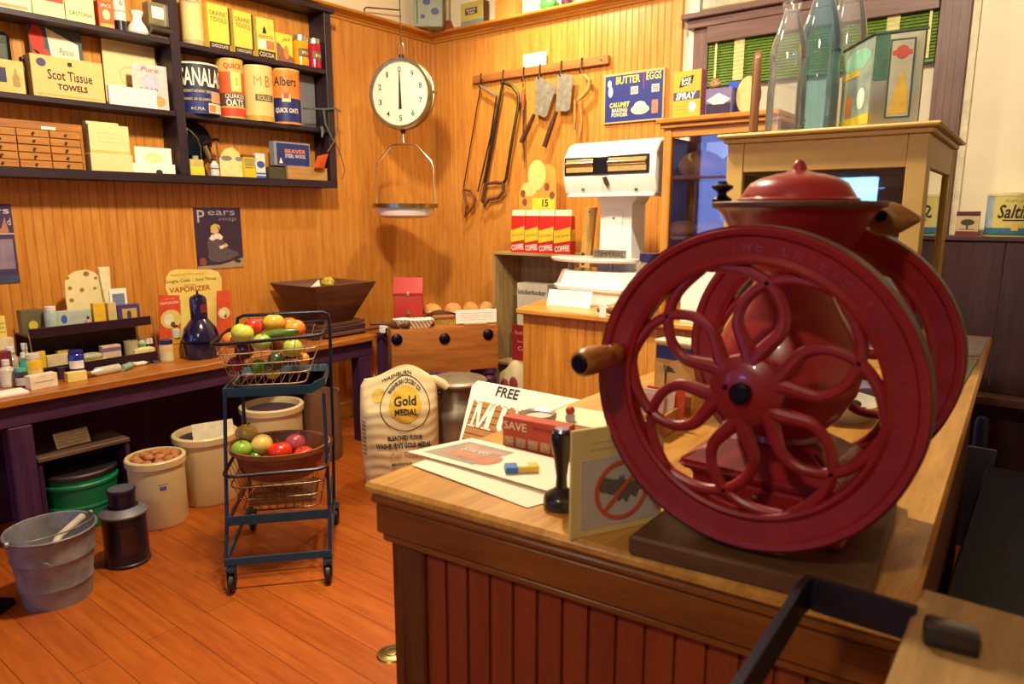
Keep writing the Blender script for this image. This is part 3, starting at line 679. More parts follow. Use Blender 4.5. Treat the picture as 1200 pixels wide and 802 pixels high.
MB().box(-wv / 2 - .002, wv / 2 + .002, -.002, .072, hv, hv + .008, .002).done('tin_lid', paint('#e6dcc0', .5), pt)
# white card standing behind the rear wheel on the cross counter is built with that counter
# right-hand strip of the counter: a metal plate, and a strip painted for blue light
for pix, lab, mat in (([(1062, 469), (1119, 469), (1147, 421), (1075, 419)], 'grey ribbed metal plate lying near the counter end right of the mill', metal('#8d8c80', .4)),
                      ([(1080, 415), (1149, 417), (1158, 396), (1090, 394)], 'pale strip painted as blue light on the far end of the long counter', paint('#b9aabf', .35))):
    P = [at(x, y, 'z', ZT + .003) for x, y in pix]; P[0].x = max(P[0].x, 3.735); P[3].x = max(P[3].x, 3.725); c = sum(P, Vector()) / 4
    MB().prism([((q - c).x, (q - c).y) for q in P], 0, .004, 'xy', .001).done('metal_plate' if 'plate' in lab else 'blue_light_strip', mat, None, loc=(c.x, c.y, ZT + .0005))
    tag(bpy.context.scene.objects[-1] if False else [o for o in COL.objects if o.name.startswith('metal_plate' if 'plate' in lab else 'blue_light_strip')][-1], lab, 'plate' if 'plate' in lab else 'sheet')
# tray of dark nuts beyond the rear wheel
c = at(1003, 490, 'z', ZT + .02)
tr = thing('enamel_tray', 'white rimmed tray of dark nuts seen through the right of the wheel', 'tray', (3.63, -2.42, ZT))
MB().lathe([(0, 0), (.085, 0), (.10, .035), (.106, .036), (.106, .040), (.098, .040), (.083, .006), (0, .006)], seg=40).done('tray_bowl', paint('#cfc9b4', .3), tr)
rn = random.Random(3)
NUT = paint('#3a2418', .5, var=.3)
for k in range(22):
    an, ra = rn.uniform(0, 2 * PI), .075 * math.sqrt(rn.random())
    o = MB().ball((0, 0, 0), (.014, .011, .010), 10, 7).done('nut', NUT, None, loc=(3.63 + ra * math.cos(an), -2.42 + ra * math.sin(an), ZT + .018 + .008 * (k % 3)), rotz=an * 3)
    tag(o, 'dark brown nut heaped in the white rimmed tray', 'nut', 'nuts in the tray')
cl = thing('folded_cloth', 'grey violet folded cloth lying behind the tray of nuts', 'cloth', (3.62, -2.20, ZT + .002))
mb = MB()
mb.grid(lambda u, v: (-.09 + .18 * u, -.07 + .14 * v, .035 + .006 * math.sin(9 * u) * math.cos(5 * v)), 14, 10); g = bmesh.ops.extrude_face_region(mb.bm, geom=mb.bm.faces[:]); bmesh.ops.translate(mb.bm, verts=[v for v in g['geom'] if isinstance(v, bmesh.types.BMVert)], vec=(0, 0, -.026)); bmesh.ops.recalc_face_normals(mb.bm, faces=mb.bm.faces[:])
mb.done('cloth_folds', paint('#6f6880', .9, var=.15), cl)
# wooden cabinet with a looped metal frame and a black knob, at the near right corner
ZW = 1.10
a = at(1080, 688, 'z', ZW); b = at(1043, 802, 'z', ZW); c = at(1200, 720, 'z', ZW)
wc = thing('wooden_stand', 'pale wooden stand in the near right corner with black knob and metal loop', 'stand', (a.x, a.y, 0))
TAN = wood('#8a6a3a', '#b08c54', 'y', .55, 1.0)
MB().box(0, .32, -.5, 0, 0, ZW, .004).done('stand_body', TAN, wc)
kb = at(1113, 757, 'z', ZW)
mb = MB(); mb.box(-.022, .022, -.014, .014, 0, .020, .006, M=Matrix.Translation((kb.x - a.x, kb.y - a.y, ZW)) @ Matrix.Rotation(.12, 4, 'Z'), seg=2); mb.done('knob', BL, wc)
P = [at(868, 812, 'z', ZW - .01), at(944, 691, 'z', ZW - .01), at(1068, 728, 'z', ZW - .01)]
P = [Vector((p.x - a.x, p.y - a.y, ZW - .012)) for p in P]
P = [P[0] + (P[0] - P[1]) * .6, P[0]] + [P[1] + (P[0] - P[1]) * .08, P[1] + (P[2] - P[1]) * .03, P[1] + (P[2] - P[1]) * .1] + [Vector((.004, P[2].y, P[2].z))]
MB().bar(P, .008, .036).done('loop_frame', paint('#2c2a38', .4, .5), wc)
# ================================================================ dark wall shelf unit on the left wall
DARK = wood('#1d1420', '#34242c', 'y', .45, .8, .4); DARKV = wood('#1d1420', '#34242c', 'z', .45, .8, .4)
XF = .17; ZS1, ZS2, ZS3, ZTOP = 1.69, 2.022, 2.388, 2.735
su = thing('wall_shelf', 'dark stained wall shelf of two bays filled with old groceries', 'shelf', (0, -1.12, 0))
Y = lambda y: y + 1.12
def bxs(nm, y0, y1, z0, z1, x0=.006, x1=XF, mat=DARK): MB().box(x0, x1, Y(y0), Y(y1), z0, z1, .0025).done(nm, mat, su)
bxs('bottom_shelf', -3.6, -1.12, 1.645, ZS1)
for nm_, z_ in (('shelf_board', ZS2), ('shelf_board', ZS3)):
    bxs(nm_, -3.6, -2.184, z_ - .027, z_, x1=XF - .002); bxs(nm_, -2.128, -1.172, z_ - .027, z_, x1=XF - .002)
bxs('top_board', -3.6, -1.10, ZTOP, ZTOP + .028, x1=XF + .02)
bxs('divider', -2.182, -2.130, ZS1, ZTOP, mat=DARKV); bxs('side_panel', -1.170, -1.12, ZS1, ZTOP, mat=DARKV); bxs('side_panel', -3.6, -3.55, ZS1, ZTOP, mat=DARKV)
# photo y of each shelf edge at a given photo x, to find item feet
def foot(px, z, xf):
    """photo row of the shelf top at column px"""
    lo, hi = -60, 400
    for _ in range(40):
        m_ = (lo + hi) / 2
        if at(px, m_, 'x', xf).z > z: lo = m_
        else: hi = m_
    return (lo + hi) / 2
def slot(pl, pr, pyt, xf, zb):
    m_ = (pl + pr) / 2
    a = at(pl, foot(pl, zb, xf), 'x', xf).y; b = at(pr, foot(pr, zb, xf), 'x', xf).y
    return abs(b - a), at(m_, pyt, 'x', xf).z - zb, Vector((xf, (a + b) / 2, zb))
def sbox(name, label, cat, pl, pr, pyt, xf, zb, d, mat, group=None, **k):
    w_, h_, l_ = slot(pl, pr, pyt, xf, zb); t = carton(name, label, cat, l_, LW, w_, h_, d, mat, group, **k); return t, w_, h_
def scan(name, label, cat, pl, pr, pyt, xc, zb, group=None):
    """a round thing: centre plane x = xc"""
    w_, h_, l_ = slot(pl, pr, pyt, xc, zb); t = thing(name, label, cat, l_, LW, group); return t, w_ / 2 * .95, h_
def can_body(t, r, h, mat, lid=None, name='can_body', rim=True):
    MB().lathe([(0, 0), (r, 0), (r, h), (0, h)], seg=36).done(name, mat, t)
    if lid:
        MB().lathe([(r * .9, h + .0005), (r * 1.015, h + .001), (r * 1.02, h - .008), (r * 1.0, h - .009)], seg=36).done('lid_rim', lid, t)
YELB = paint('#f0cc50', .55, var=.08); GOLD = paint('#d9a32a', .5, var=.1); NAVY = paint('#1c2468', .5); DKB = paint('#3a2416', .6)
# ---- left bay, top shelf
t, w, h = sbox('box', 'cream box at the left end of the top shelf beside the red panelled box', 'box', -10, 38, -40, .15, ZS3, .07, paint('#efe2bc', .6))
rect(t, -w * .4, w * .4, h * .05, h * .12, paint('#b8a878', .7), name='printed_line')
t, w, h = sbox('box', 'cream box with a broad red panel on the top left shelf', 'box', 39, 77, -50, .155, ZS3, .07, paint('#f0dfa8', .6))
rect(t, -w * .46, w * .47, h * .26, h * .62, paint('#d03a24', .55), name='red_panel')
t, w, h = sbox('box', 'cream packet printed with an oval and capitals on the top left shelf', 'box', 78, 112, -50, .155, ZS3, .06, paint('#f0e0a4', .6))
mb = ringp(MB(), 0, h * .62, w * .40, w * .42, -.0009, -.0004); mb.done('oval_ring', INK, t)
txt(t, 'TEAS', 0, h * .60, w * .5, h * .12, INKR); txt(t, 'CASTORIA', 0, h * .13, w * .8, h * .06, INK)
t, w, h = sbox('small_tin', 'orange red spice tin with pale figures on the top left shelf', 'tin', 117, 135, 2, .15, ZS3, .05, paint('#dd5a26', .5))
oval(t, 0, h * .5, w * .25, h * .2, paint('#f0c8a0', .6)); rect(t, -w * .45, w * .45, h * .04, h * .16, paint('#f0b050', .6), name='gold_strip'); txt(t, 'SPICE', 0, h * .83, w * .7, h * .12, WHITE)
t, r, h = scan('jar', 'white labelled jar with black base beside the milk glass vase', 'jar', 134, 149, -8, .12, ZS3)
can_body(t, r, h, paint('#1c1c24', .3)); band(t, r * 1.01, h * .27, h * .95, paint('#ece6d2', .6)); txtc(t, '6', 0, h * .72, r * 1.03, r * .5, h * .16, INK); band(t, r * 1.02, h * .50, h * .515, INK, 'printed_line')
t, r, h = scan('vase', 'small white milk glass vase on the top left shelf', 'vase', 150, 174, 14, .11, ZS3)
MB().lathe([(0, 0), (r * .8, 0), (r, h * .10), (r * 1.0, h * .22), (r * .8, h * .42), (r * .5, h * .6), (r * .46, h * .75), (r * .6, h * .88), (r * .68, h), (r * .6, h * .99), (r * .42, h * .78), (0, h * .7)], seg=32).done('vase_body', paint('#f1ecdf', .25, var=.03), t)
t, w, h = sbox('camera_box', 'grey framed tin case with white square window, right end of top left shelf', 'tin', 176, 198, 4, .14, ZS3, .06, metal('#8c8a72', .4))
MB().box(-w * .5, w * .5, -.003, 0, h * .38, h, .001).done('front_frame', metal('#b8b494', .35), t); rect(t, -w * .32, w * .30, h * .55, h * .88, WHITE, -.004, 'white_window'); MB().lathe([(0, -w * .5), (h * .12, -w * .5), (h * .12, w * .55), (0, w * .55)], axis='x', c=(0, -.012, h * .22), seg=20).done('roller', metal('#6c6a58', .35), t)
# ---- left bay, middle shelf
t, w, h = sbox('flask', 'dark grey green metal flask at the left end of the middle shelf', 'flask', -14, 21, 36, .09, ZS2, .04, metal('#3c403c', .5), bev=.02)
MB().box(-w * .3, w * .3, -.001, 0, h * .3, h * .8, .0005).done('embossed_panel', metal('#4a4e4a', .5), t)
t, w, h = sbox('box', 'tan box printed with a bottle in front of the dark flask', 'box', -12, 31, 70, .155, ZS2, .05, paint('#e2bd70', .6))
poly(t, [(w * .16, h * .2), (w * .36, h * .2), (w * .36, h * .5), (w * .30, h * .62), (w * .30, h * .75), (w * .22, h * .75), (w * .22, h * .62), (w * .16, h * .5)], paint('#a98a4c', .6), name='printed_bottle'); rect(t, -w * .30, w * .0, h * .3, h * .75, paint('#2e3050', .6), name='dark_panel')
p_ = at(31, 66, 'x', .10)
tag(MB().lathe([(0, 0), (.018, 0), (.018, .10), (.016, .14), (.010, .155), (.014, .165), (.012, .178), (0, .18)], seg=20).done('stoppered_bottle', paint('#2a1620', .35), None, loc=(.075, at(33, 100, 'x', .075).y - .012, ZS2)), 'small dark stoppered bottle between tan box and towel carton', 'bottle')
t, w, h = sbox('trade_card', 'bright red and blue picture card standing behind the towel carton', 'card', 42, 103, 33, .055, ZS2, .003, paint('#ecdfc4', .7))
rect(t, -w * .5, w * .5, 0, h, paint('#46545a', .7, var=.3), name='printed_border', y=-.0006)
poly(t, [(-w * .18, h * .97), (w * .42, h * .80), (w * .44, h * .2), (w * .1, h * .28), (-w * .12, h * .6)], paint('#efe0c4', .7), -.0012, 'text_field')
for cx_, cz_, r_, c_ in ((-.36, .80, .16, '#cc3222'), (-.22, .55, .11, '#d8402a'), (-.40, .52, .12, '#c84630'), (-.15, .40, .08, '#c83a2a'), (-.38, .28, .09, '#2a4a8a'), (-.28, .35, .06, '#3a8a5a')): oval(t, w * cx_, h * cz_, w * r_ * .8, h * r_ * 1.2, paint(c_, .7), -.0016, 'printed_flower')
txt(t, 'Pansies', w * .18, h * .68, w * .28, h * .09, INK, y=-.0018, shear=.3)
t, w, h = sbox('towel_carton', 'long tan paper towel carton on the middle left shelf', 'carton', 40, 124, 69, .155, ZS2, .09, paint('#dcbb74', .65, var=.05))
txt(t, 'Scot Tissue', w * .02, h * .56, w * .62, h * .24, INK, bold=.012); txt(t, 'TOWELS', w * .04, h * .28, w * .42, h * .15, INK, bold=.03); oval(t, -w * .36, h * .82, w * .065, h * .10, paint('#4a3a6a', .6)); rect(t, w * .0, w * .06, h * .80, h * .9, INK, name='small_crest')
rect(t, -w * .44, w * .44, h * .06, h * .075, paint('#a88848', .7), name='printed_line')
def leaner(name, label, cat, pl, pr, pyb, pyt, xf, mat, t_=.002, group=None):
    a = at((pl + pr) / 2, pyb, 'x', xf); return lw(pl, pr, pyb, pyt, xf, a.z), a
t, w, h = sbox('backing_card', 'large cream card with a printed outline standing at the back of the shelf', 'card', 126, 187, 44, .03, ZS2, .003, paint('#e6d098', .75, var=.04))
mb = ringp(MB(), -w * .04, h * .46, w * .16, w * .175, -.0009, -.0004); mb.done('printed_outline', paint('#b8a678', .7), t)
t, w, h = sbox('picture_card', 'pale pink and blue picture card at the right of middle left shelf', 'card', 158, 199, 76, .13, ZS2, .004, paint('#d5c4c0', .7, var=.12, scale=40))
oval(t, w * .2, h * .2, w * .2, h * .12, paint('#e0a060', .7), name='printed_fruit'); oval(t, 0, h * .62, w * .3, h * .16, paint('#b4bccc', .7), name='printed_cloud'); txt(t, 'SOAP', -w * .05, h * .42, w * .5, h * .12, paint('#8a4a58', .7)); txt(t, 'Pure', 0, h * .88, w * .5, h * .1, INKR, shear=.3)
t, w, h = sbox('note_card', 'white typed label card lying at the front of middle left shelf', 'card', 129, 185, 103, .158, ZS2, .02, CARD)
for k in range(2): rect(t, -w * .4, w * .3, h * (.5 + .2 * k), h * (.5 + .2 * k) + .002, paint('#bbb29c', .8), name='typed_line')
# ---- left bay, bottom shelf: chest of little drawers
w, h, l = slot(-62, 101, 140, .15, ZS1); w = abs(at(101, 196, 'x', .15).y - at(-62, 190, 'x', .15).y)
dc = thing('drawer_chest', 'small wooden chest of little knobbed drawers on the bottom shelf', 'drawer chest', (.15, l.y, ZS1), LW)
CH = wood('#8a5420', '#b87a34', 'x', .5, 1.5); CH2 = wood('#9c6226', '#c98c40', 'x', .5, 1.5)
mb = MB(); mb.box(-w / 2, w / 2, .006, .13, 0, h, .002); mb.box(-w / 2, w / 2, 0, .006, h * .83, h, .001); mb.box(w / 2 - .012, w / 2, 0, .006, 0, h * .83)
mb.done('chest_body', CH, dc)
cols = [(-w / 2 + (w - .012) * k / 4, -w / 2 + (w - .012) * (k + 1) / 4) for k in range(4)]
for c0, c1 in cols:
    for rr_ in range(5):
        z0_ = h * .83 * rr_ / 5; z1_ = h * .83 * (rr_ + 1) / 5
        d_ = MB().box(c0 + .003, c1 - .003, -.003 - (.004 if (rr_ * 7 + int(c0 * 90)) % 3 == 0 else 0), .006, z0_ + .002, z1_ - .002, .0012).done('drawer', CH2, dc)
        MB().lathe([(0, -.016), (.0055, -.015), (.0055, -.011), (.003, -.008), (.004, -.003), (0, -.003)], axis='y', c=((c0 + c1) / 2, 0, (z0_ + z1_) / 2), seg=12).done('knob', DKB, d_)
MB().box(w * .18, w * .29, -.0025, 0, h * .84, h * .90).done('paper_label', CARD, dc)
BOXT = paint('#ead79c', .7, var=.05)
t, w, h = sbox('lidded_box', 'cream cardboard box with a raised lid tab, at the back of the small stack', 'box', 102, 153, 160, .07, ZS1, .05, paint('#e0c888', .7), 'cream boxes beside the drawer chest')
t, w, h = sbox('lidded_box', 'low cream box at the bottom front of the small stack by the drawer chest', 'box', 108, 157, 181, .155, ZS1, .07, BOXT, 'cream boxes beside the drawer chest')
zz = ZS1 + h
a = at(106, 176, 'x', .145).y; b = at(153, 180, 'x', .145).y
w2_, h2_ = abs(b - a), at(130, 147, 'x', .145).z - zz
t = carton('lidded_box', 'cream box lying on top of the low cream box', 'box', (.145, (a + b) / 2, zz + .0005), LW, w2_, h2_, .07, BOXT, 'cream boxes beside the drawer chest')
MB().box(-w2_ / 2, w2_ / 2 * .6, .02, .06, h2_, h2_ + .014, .001).done('lid_tab', paint('#e8d394', .7), t); rect(t, -w2_ / 2, w2_ / 2, 0, h2_ * .12, paint('#d9bd70', .7), name='lid_edge')
for k in range(3): rect(t, -w2_ * .3, w2_ * .3, h2_ * (.4 + .15 * k), h2_ * (.4 + .15 * k) + .0015, paint('#c8b884', .8), name='printed_line')
t, w, h = sbox('note_card', 'white card leaning behind the low white holder at right of drawer chest', 'card', 160, 203, 173, .12, ZS1, .003, CARD)
oval(t, 0, h * .6, w * .25, h * .2, paint('#f0dca0', .8), name='printed_oval')
t, w, h = sbox('card_holder', 'low white cut-out holder of cards at the right end of bottom left shelf', 'card holder', 157, 206, 192, .155, ZS1, .02, CARD)
oval(t, w * .1, h * .1, w * .08, h * .3, INK, name='printed_mark')
# ---- right bay, top shelf
t, r, h = scan('canister', 'tall cream cereal canister at the left end of the top right shelf', 'canister', 215, 239, -4, .11, ZS3)
can_body(t, r, h, paint('#dcc684', .6, var=.05)); band(t, r * 1.01, 0, h * .10, paint('#b4a67c', .6)); txtc(t, 'PABLUM', -.45, h * .86, r * 1.015, r * 1.5, h * .09, INK); patch(t, r * 1.01, -1.2, .3, h * .16, h * .72, paint('#e8cf84', .6))
for i_, (pl, pr, pt_, lab) in enumerate(((246, 270, 6, 'yellow cereal box next to the tall cream canister'), (276, 297, 14, 'yellow cereal box in the middle of the top right shelf'))):
    t, w, h = sbox('cereal_box', lab, 'box', pl, pr, pt_, .15, ZS3, .08, YELB, 'yellow boxes on the top right shelf')
    txt(t, "GRAINS'", 0, h * .80, w * .85, h * .10, INK); txt(t, 'TOOLS', 0, h * .66, w * .8, h * .10, INK); rect(t, -w / 2, w / 2, 0, h * .155, DKB, name='dark_band'); txt(t, 'CHOCOLATE', 0, h * .08, w * .8, h * .07, WHITE, y=-.0016)
    MB().box(w / 2 + .001, w / 2 + .012, .004, .05, 0, h * .98).done('dark_side_flap', DKB, t); rect(t, w / 2 + .002, w / 2 + .010, h * .02, h * .14, GOLD, .0025, 'gold_tab')
t, w, h = sbox('cocoa_box', 'yellow and white cocoa box with a dark figure above red and white panels', 'box', 303, 323, 22, .15, ZS3, .08, paint('#efd45c', .55))
poly(t, [(-w * .2, h * .62), (w * .05, h * .62), (w * .0, h * .75), (-w * .08, h * .80), (-w * .15, h * .72)], INK, name='printed_figure'); txt(t, 'BARISTE', 0, h * .54, w * .8, h * .08, INK); rect(t, -w * .45, 0, h * .24, h * .46, WHITE, name='white_panel'); rect(t, 0, w * .45, h * .24, h * .46, paint('#e07a50', .6), name='red_panel'); rect(t, -w / 2, w / 2, 0, h * .2, DKB, name='dark_band'); txt(t, 'COCOA', 0, h * .10, w * .85, h * .11, WHITE, y=-.0016)
t, w, h = sbox('cereal_box', 'low yellow box with a brown diagonal picture on the top right shelf', 'box', 325, 344, 40, .15, ZS3, .06, paint('#ecd850', .55))
poly(t, [(-w * .5, h * .0), (w * .5, 0), (w * .5, h * .2), (0, h * .4), (-w * .3, h * .62), (-w * .5, h * .66)], paint('#94604a', .6), name='brown_picture'); oval(t, w * .08, h * .36, w * .16, h * .24, paint('#d88a3a', .6), -.0014, 'printed_flower'); txt(t, 'Jell', w * .1, h * .80, w * .5, h * .16, INK, shear=.3)
CAPM = metal('#cfcab8', .35)
for pl, pr, pt_, cc, lab in ((345, 361, 43, '#e0a018', 'spice jar with orange contents and silver lid'), (362, 376, 47, '#a81838', 'spice jar with crimson contents and silver lid')):
    t, r, h = scan('spice_jar', lab + ' near the right end of the shelf', 'jar', pl, pr, pt_, .125, ZS3, 'spice jars on the top right shelf')
    MB().lathe([(0, 0), (r, .001), (r, h * .78), (r * .85, h * .85), (0, h * .85)], seg=28).done('jar_body', paint(cc, .2, coat=.4), t); MB().lathe([(0, h * .83), (r * .95, h * .83), (r * .95, h), (0, h)], seg=28).done('jar_lid', CAPM, t); patch(t, r * 1.01, -.9, .8, h * .28, h * .56, paint('#6a5a34', .6)); txtc(t, 'SPICE', 0, h * .42, r * 1.03, r * 1.0, h * .1, WHITE)
# ---- right bay, second shelf
t, r, h = scan('milk_tin', 'squat navy and white powdered milk tin at the left of the shelf', 'tin', 207, 257, 78, .08, ZS2)
can_body(t, r, h, NAVY, paint('#f2e8cc', .4)); band(t, r * 1.008, h * .50, h * .985, paint('#26282e', .5)); txtc(t, 'SANALAC', -.12, h * .72, r * 1.015, r * 2.25, h * .36, WHITE, bold=.02)
for k, (z_, s_) in enumerate(((.44, 'INSTANT NONFAT DRY'), (.28, 'MAKES 20 QUARTS'), (.10, 'A.C.M.A.'))): txtc(t, s_, -.5, h * z_, r * 1.015, r * (1.3 if k < 2 else .6), h * .055, paint('#ead86a', .6) if k < 2 else WHITE)
patch(t, r * 1.01, .15, .85, h * .24, h * .46, paint('#f0a078', .6), 'picture_panel'); patch(t, r * 1.012, -.02, .9, h * .03, h * .22, paint('#ece0c0', .6), 'printed_bowl'); patch(t, r * 1.016, -.0, .35, h * .05, h * .19, paint('#d8803a', .6), 'printed_peach')
t, r, h = scan('oats_canister', 'red and gold oats canister with pale oval, second from left on the shelf', 'canister', 258, 287, 72, .10, ZS2)
can_body(t, r, h, paint('#d8b25a', .55), paint('#dcb45c', .5)); band(t, r * 1.008, h * .42, h * .78, paint('#d05a28', .55)); band(t, r * 1.008, h * .20, h * .42, paint('#5e4434', .55)); band(t, r * 1.008, h * .03, h * .17, paint('#d4442a', .55)); patch(t, r * 1.014, -.5, .35, h * .45, h * .78, paint('#f0d87a', .55), 'oval_panel'); txtc(t, 'QUICK', -.25, h * .87, r * 1.015, r * 1.5, h * .11, INKR, bold=.03); txtc(t, 'QUAKER', -.2, h * .365, r * 1.015, r * 1.6, h * .09, WHITE); txtc(t, 'OATS', -.25, h * .26, r * 1.015, r * 1.4, h * .12, WHITE, bold=.02); txtc(t, '2', -.08, h * .62, r * 1.02, r * .2, h * .12, paint('#8a7a4a', .6))
t, r, h = scan('oats_canister', 'plain cream oats canister with dark banner, third from left on the shelf', 'canister', 288, 320, 80, .095, ZS2)
can_body(t, r, h, paint('#dfc47c', .55, var=.05), paint('#e8d496', .5)); band(t, r * 1.008, 0, h * .10, paint('#c8a440', .5)); patch(t, r * 1.01, -.75, .6, h * .36, h * .48, paint('#5e5030', .6), 'dark_banner'); txtc(t, 'ROLLED', -.1, h * .42, r * 1.018, r * 1.0, h * .08, paint('#e2cf92', .6)); txtc(t, 'M', -.55, h * .72, r * 1.015, r * .5, h * .16, paint('#c88a3a', .6)); txtc(t, 'B', .12, h * .72, r * 1.015, r * .35, h * .2, paint('#b0702a', .6))
t, r, h = scan('oats_canister', 'orange and navy quick oats canister, rightmost of the row', 'canister', 320, 351, 84, .095, ZS2)
can_body(t, r, h, paint('#d98e34', .55), paint('#e0bd6c', .5)); band(t, r * 1.008, h * .04, h * .47, NAVY); band(t, r * 1.009, h * .47, h * .93, paint('#e0822e', .55)); txtc(t, 'Albers', -.55, h * .77, r * 1.016, r * 1.55, h * .17, INK, bold=.02); txtc(t, 'QUICK OATS', -.5, h * .24, r * 1.016, r * 1.6, h * .10, WHITE, bold=.02); patch(t, r * 1.014, -.8, -.25, h * .40, h * .54, paint('#f0d8a0', .6), 'printed_bowl'); patch(t, r * 1.018, -.7, -.35, h * .46, h * .56, paint('#c84a34', .6), 'printed_fruit')
t, w, h = sbox('slate', 'plain grey slate sheet standing at the right end of the second shelf', 'sheet', 346, 371, 88, .05, ZS2, .008, paint('#77767c', .5, var=.1))
# ---- right bay, bottom shelf
t = thing('pan', 'black iron pan leaning in the corner of the bottom right shelf', 'pan', (.045, at(229, 180, 'x', .05).y, ZS1), LW)
r_ = .115
MB().lathe([(0, 0), (r_ * .85, 0), (r_, .028), (r_ * 1.02, .028), (r_ * .87, -.004), (0, -.004)], axis='y', M=Matrix.Rotation(math.radians(-8), 4, 'X'), c=(0, -.01, r_ + .085), seg=36).done('pan_dish', metal('#20242e', .5), t)
MB().bar([(0, 0, .10), (0, .002, .05), (0, .004, .004)], .02, .006, up=(0, 1, 0)).done('handle', metal('#20242e', .5), t)
t = thing('wire_whisk', 'thin curved wire hoop standing against the shelf divider', 'kitchen tool', (.10, at(226, 190, 'x', .1).y, ZS1), LW)
P = [at(x, y, 'x', .10) for x, y in ((220, 206), (219, 180), (219, 150), (224, 154), (231, 162), (235, 172), (236, 186), (240, 204))]
c_ = t.location; P = [Vector((p.y - c_.y, 0, p.z - ZS1)) for p in P]
P[0].z = P[-1].z = .003
MB().tube([Vector(p) for p in P], .0028, 8).done('wire', metal('#b0a890', .35), t)
t, w, h = sbox('label_jar', 'squat yellow labelled glass bottle at the left of bottom right shelf', 'bottle', 224, 240, 187, .15, ZS1, .03, paint('#c8b868', .3), bev=.004)
rect(t, -w * .5, w * .5, 0, h * .55, paint('#e8d43a', .6), name='yellow_label'); MB().lathe([(0, h), (w * .2, h), (w * .2, h + .02), (0, h + .02)], c=(0, .015, 0), seg=16).done('neck', paint('#a8a888', .25), t)
t = thing('potato_ricer', 'iron and brass press with two handles leaning on the bottom right shelf', 'kitchen tool', (.12, at(245, 195, 'x', .12).y, ZS1), LW)
c_ = t.location
def L2(px, py): q_ = at(px, py, 'x', .12); return Vector((q_.y - c_.y, 0, max(.006, q_.z - ZS1)))
MB().tube([L2(239, 171), L2(250, 197)], [.017, .013], 16).done('press_cup', metal('#b8b090', .35), t)
MB().tube([L2(237, 170), L2(243, 166), L2(254, 163), L2(256, 165)], .008, 10).done('upper_handle', metal('#4a2c28', .45), t)
MB().tube([L2(253, 165), L2(256, 185), L2(259, 206)], .005, 10).done('lower_handle', metal('#a89888', .35), t)
MB().tube([L2(246, 172), L2(252, 190)], .004, 8).done('plunger_rod', metal('#c89048', .35), t)
t, r, h = scan('small_bottle', 'small white bottle with dark cap in front of the iron press', 'bottle', 247, 257, 186, .15, ZS1)
MB().lathe([(0, 0), (r, .001), (r, h * .6), (r * .5, h * .78), (r * .5, h * .88), (0, h * .88)], seg=24).done('bottle_body', paint('#dcdad6', .3), t); MB().lathe([(0, h * .87), (r * .6, h * .87), (r * .6, h), (0, h)], seg=20).done('cap', DKB, t); band(t, r * 1.01, h * .38, h * .45, paint('#5a6a8a', .6))
t, w, h = sbox('cut_out_card', 'cream die-cut card of two shoes in the middle of bottom right shelf', 'card', 259, 285, 186, .13, ZS1, .02, paint('#ecdc98', .7))
poly(t, [(-w * .45, h), (w * .45, h), (w * .38, h * 1.35), (w * .1, h * 1.62), (-w * .25, h * 1.5), (-w * .42, h * 1.2)], paint('#e8d484', .7), .0, 'cut_out_top', .002); oval(t, -w * .2, h * 1.0, w * .24, h * .14, paint('#8a7a88', .6), -.001, 'printed_shoe'); oval(t, w * .34, h * 1.0, w * .16, h * .12, paint('#8a7a88', .6), -.001, 'printed_shoe')
t, w, h = sbox('tall_tin', 'tall yellow tin with brown lid beside the blue and white packet', 'tin', 287, 300, 182, .145, ZS1, .035, paint('#e8c62a', .5))
MB().box(-w / 2 - .001, w / 2 + .001, -.001, .036, h * .9, h + .002, .001).done('tin_lid', paint('#7a5230', .5), t); rect(t, -w * .45, w * .45, h * .5, h * .86, paint('#a8944a', .6), name='printed_panel'); rect(t, -w * .45, w * .45, h * .42, h * .45, INK, name='printed_line')
t, w, h = sbox('packet', 'blue and white packet beside the tall yellow tin', 'packet', 301, 312, 180, .145, ZS1, .03, paint('#e6e2d0', .6))
oval(t, 0, h * .55, w * .42, h * .14, paint('#2a5aa8', .6)); rect(t, -w * .5, w * .5, 0, h * .22, paint('#3a6ac0', .6), name='blue_band'); rect(t, -w * .5, w * .5, h * .1, h * .14, WHITE, -.0012, 'white_stripe')
t, w, h = sbox('wooden_block', 'plain tan wooden block under the blue steel wool box', 'block', 338, 384, 196, .152, ZS1, .06, wood('#9a6e36', '#c4985a', 'x', .6), bev=.002)
zz = ZS1 + h
t, w, h = sbox('leaf_tin', 'dark leaf patterned tin supporting the steel wool box', 'tin', 316, 336, 196, .135, ZS1, .05, paint('#4a4636', .5, var=.5, scale=120))
hh_ = max(h, zz - ZS1)
a = at(322, 192, 'x', .14).y; b = at(364, 195, 'x', .14).y; zb_ = zz + .001
wq, hq = abs(b - a), at(343, 167, 'x', .14).z - zb_
t = carton('steel_wool_box', 'blue steel wool box resting on the tan block and leaf tin', 'box', (.14, (a + b) / 2, zb_), LW, wq, hq, .05, paint('#8a8c98', .5))
rect(t, -wq * .43, wq * .47, hq * .03, hq * .93, paint('#23306e', .5), name='blue_panel'); txt(t, 'BEAVER', wq * .08, hq * .62, wq * .58, hq * .17, paint('#e08a78', .6), y=-.0015, bold=.02); txt(t, 'STEEL WOOL', wq * .08, hq * .42, wq * .58, hq * .15, paint('#dcd8d0', .6), y=-.0015, bold=.02); poly(t, [(-wq * .38, hq * .1), (-wq * .28, hq * .1), (-wq * .33, hq * .34)], WHITE, -.0015, 'printed_mark')
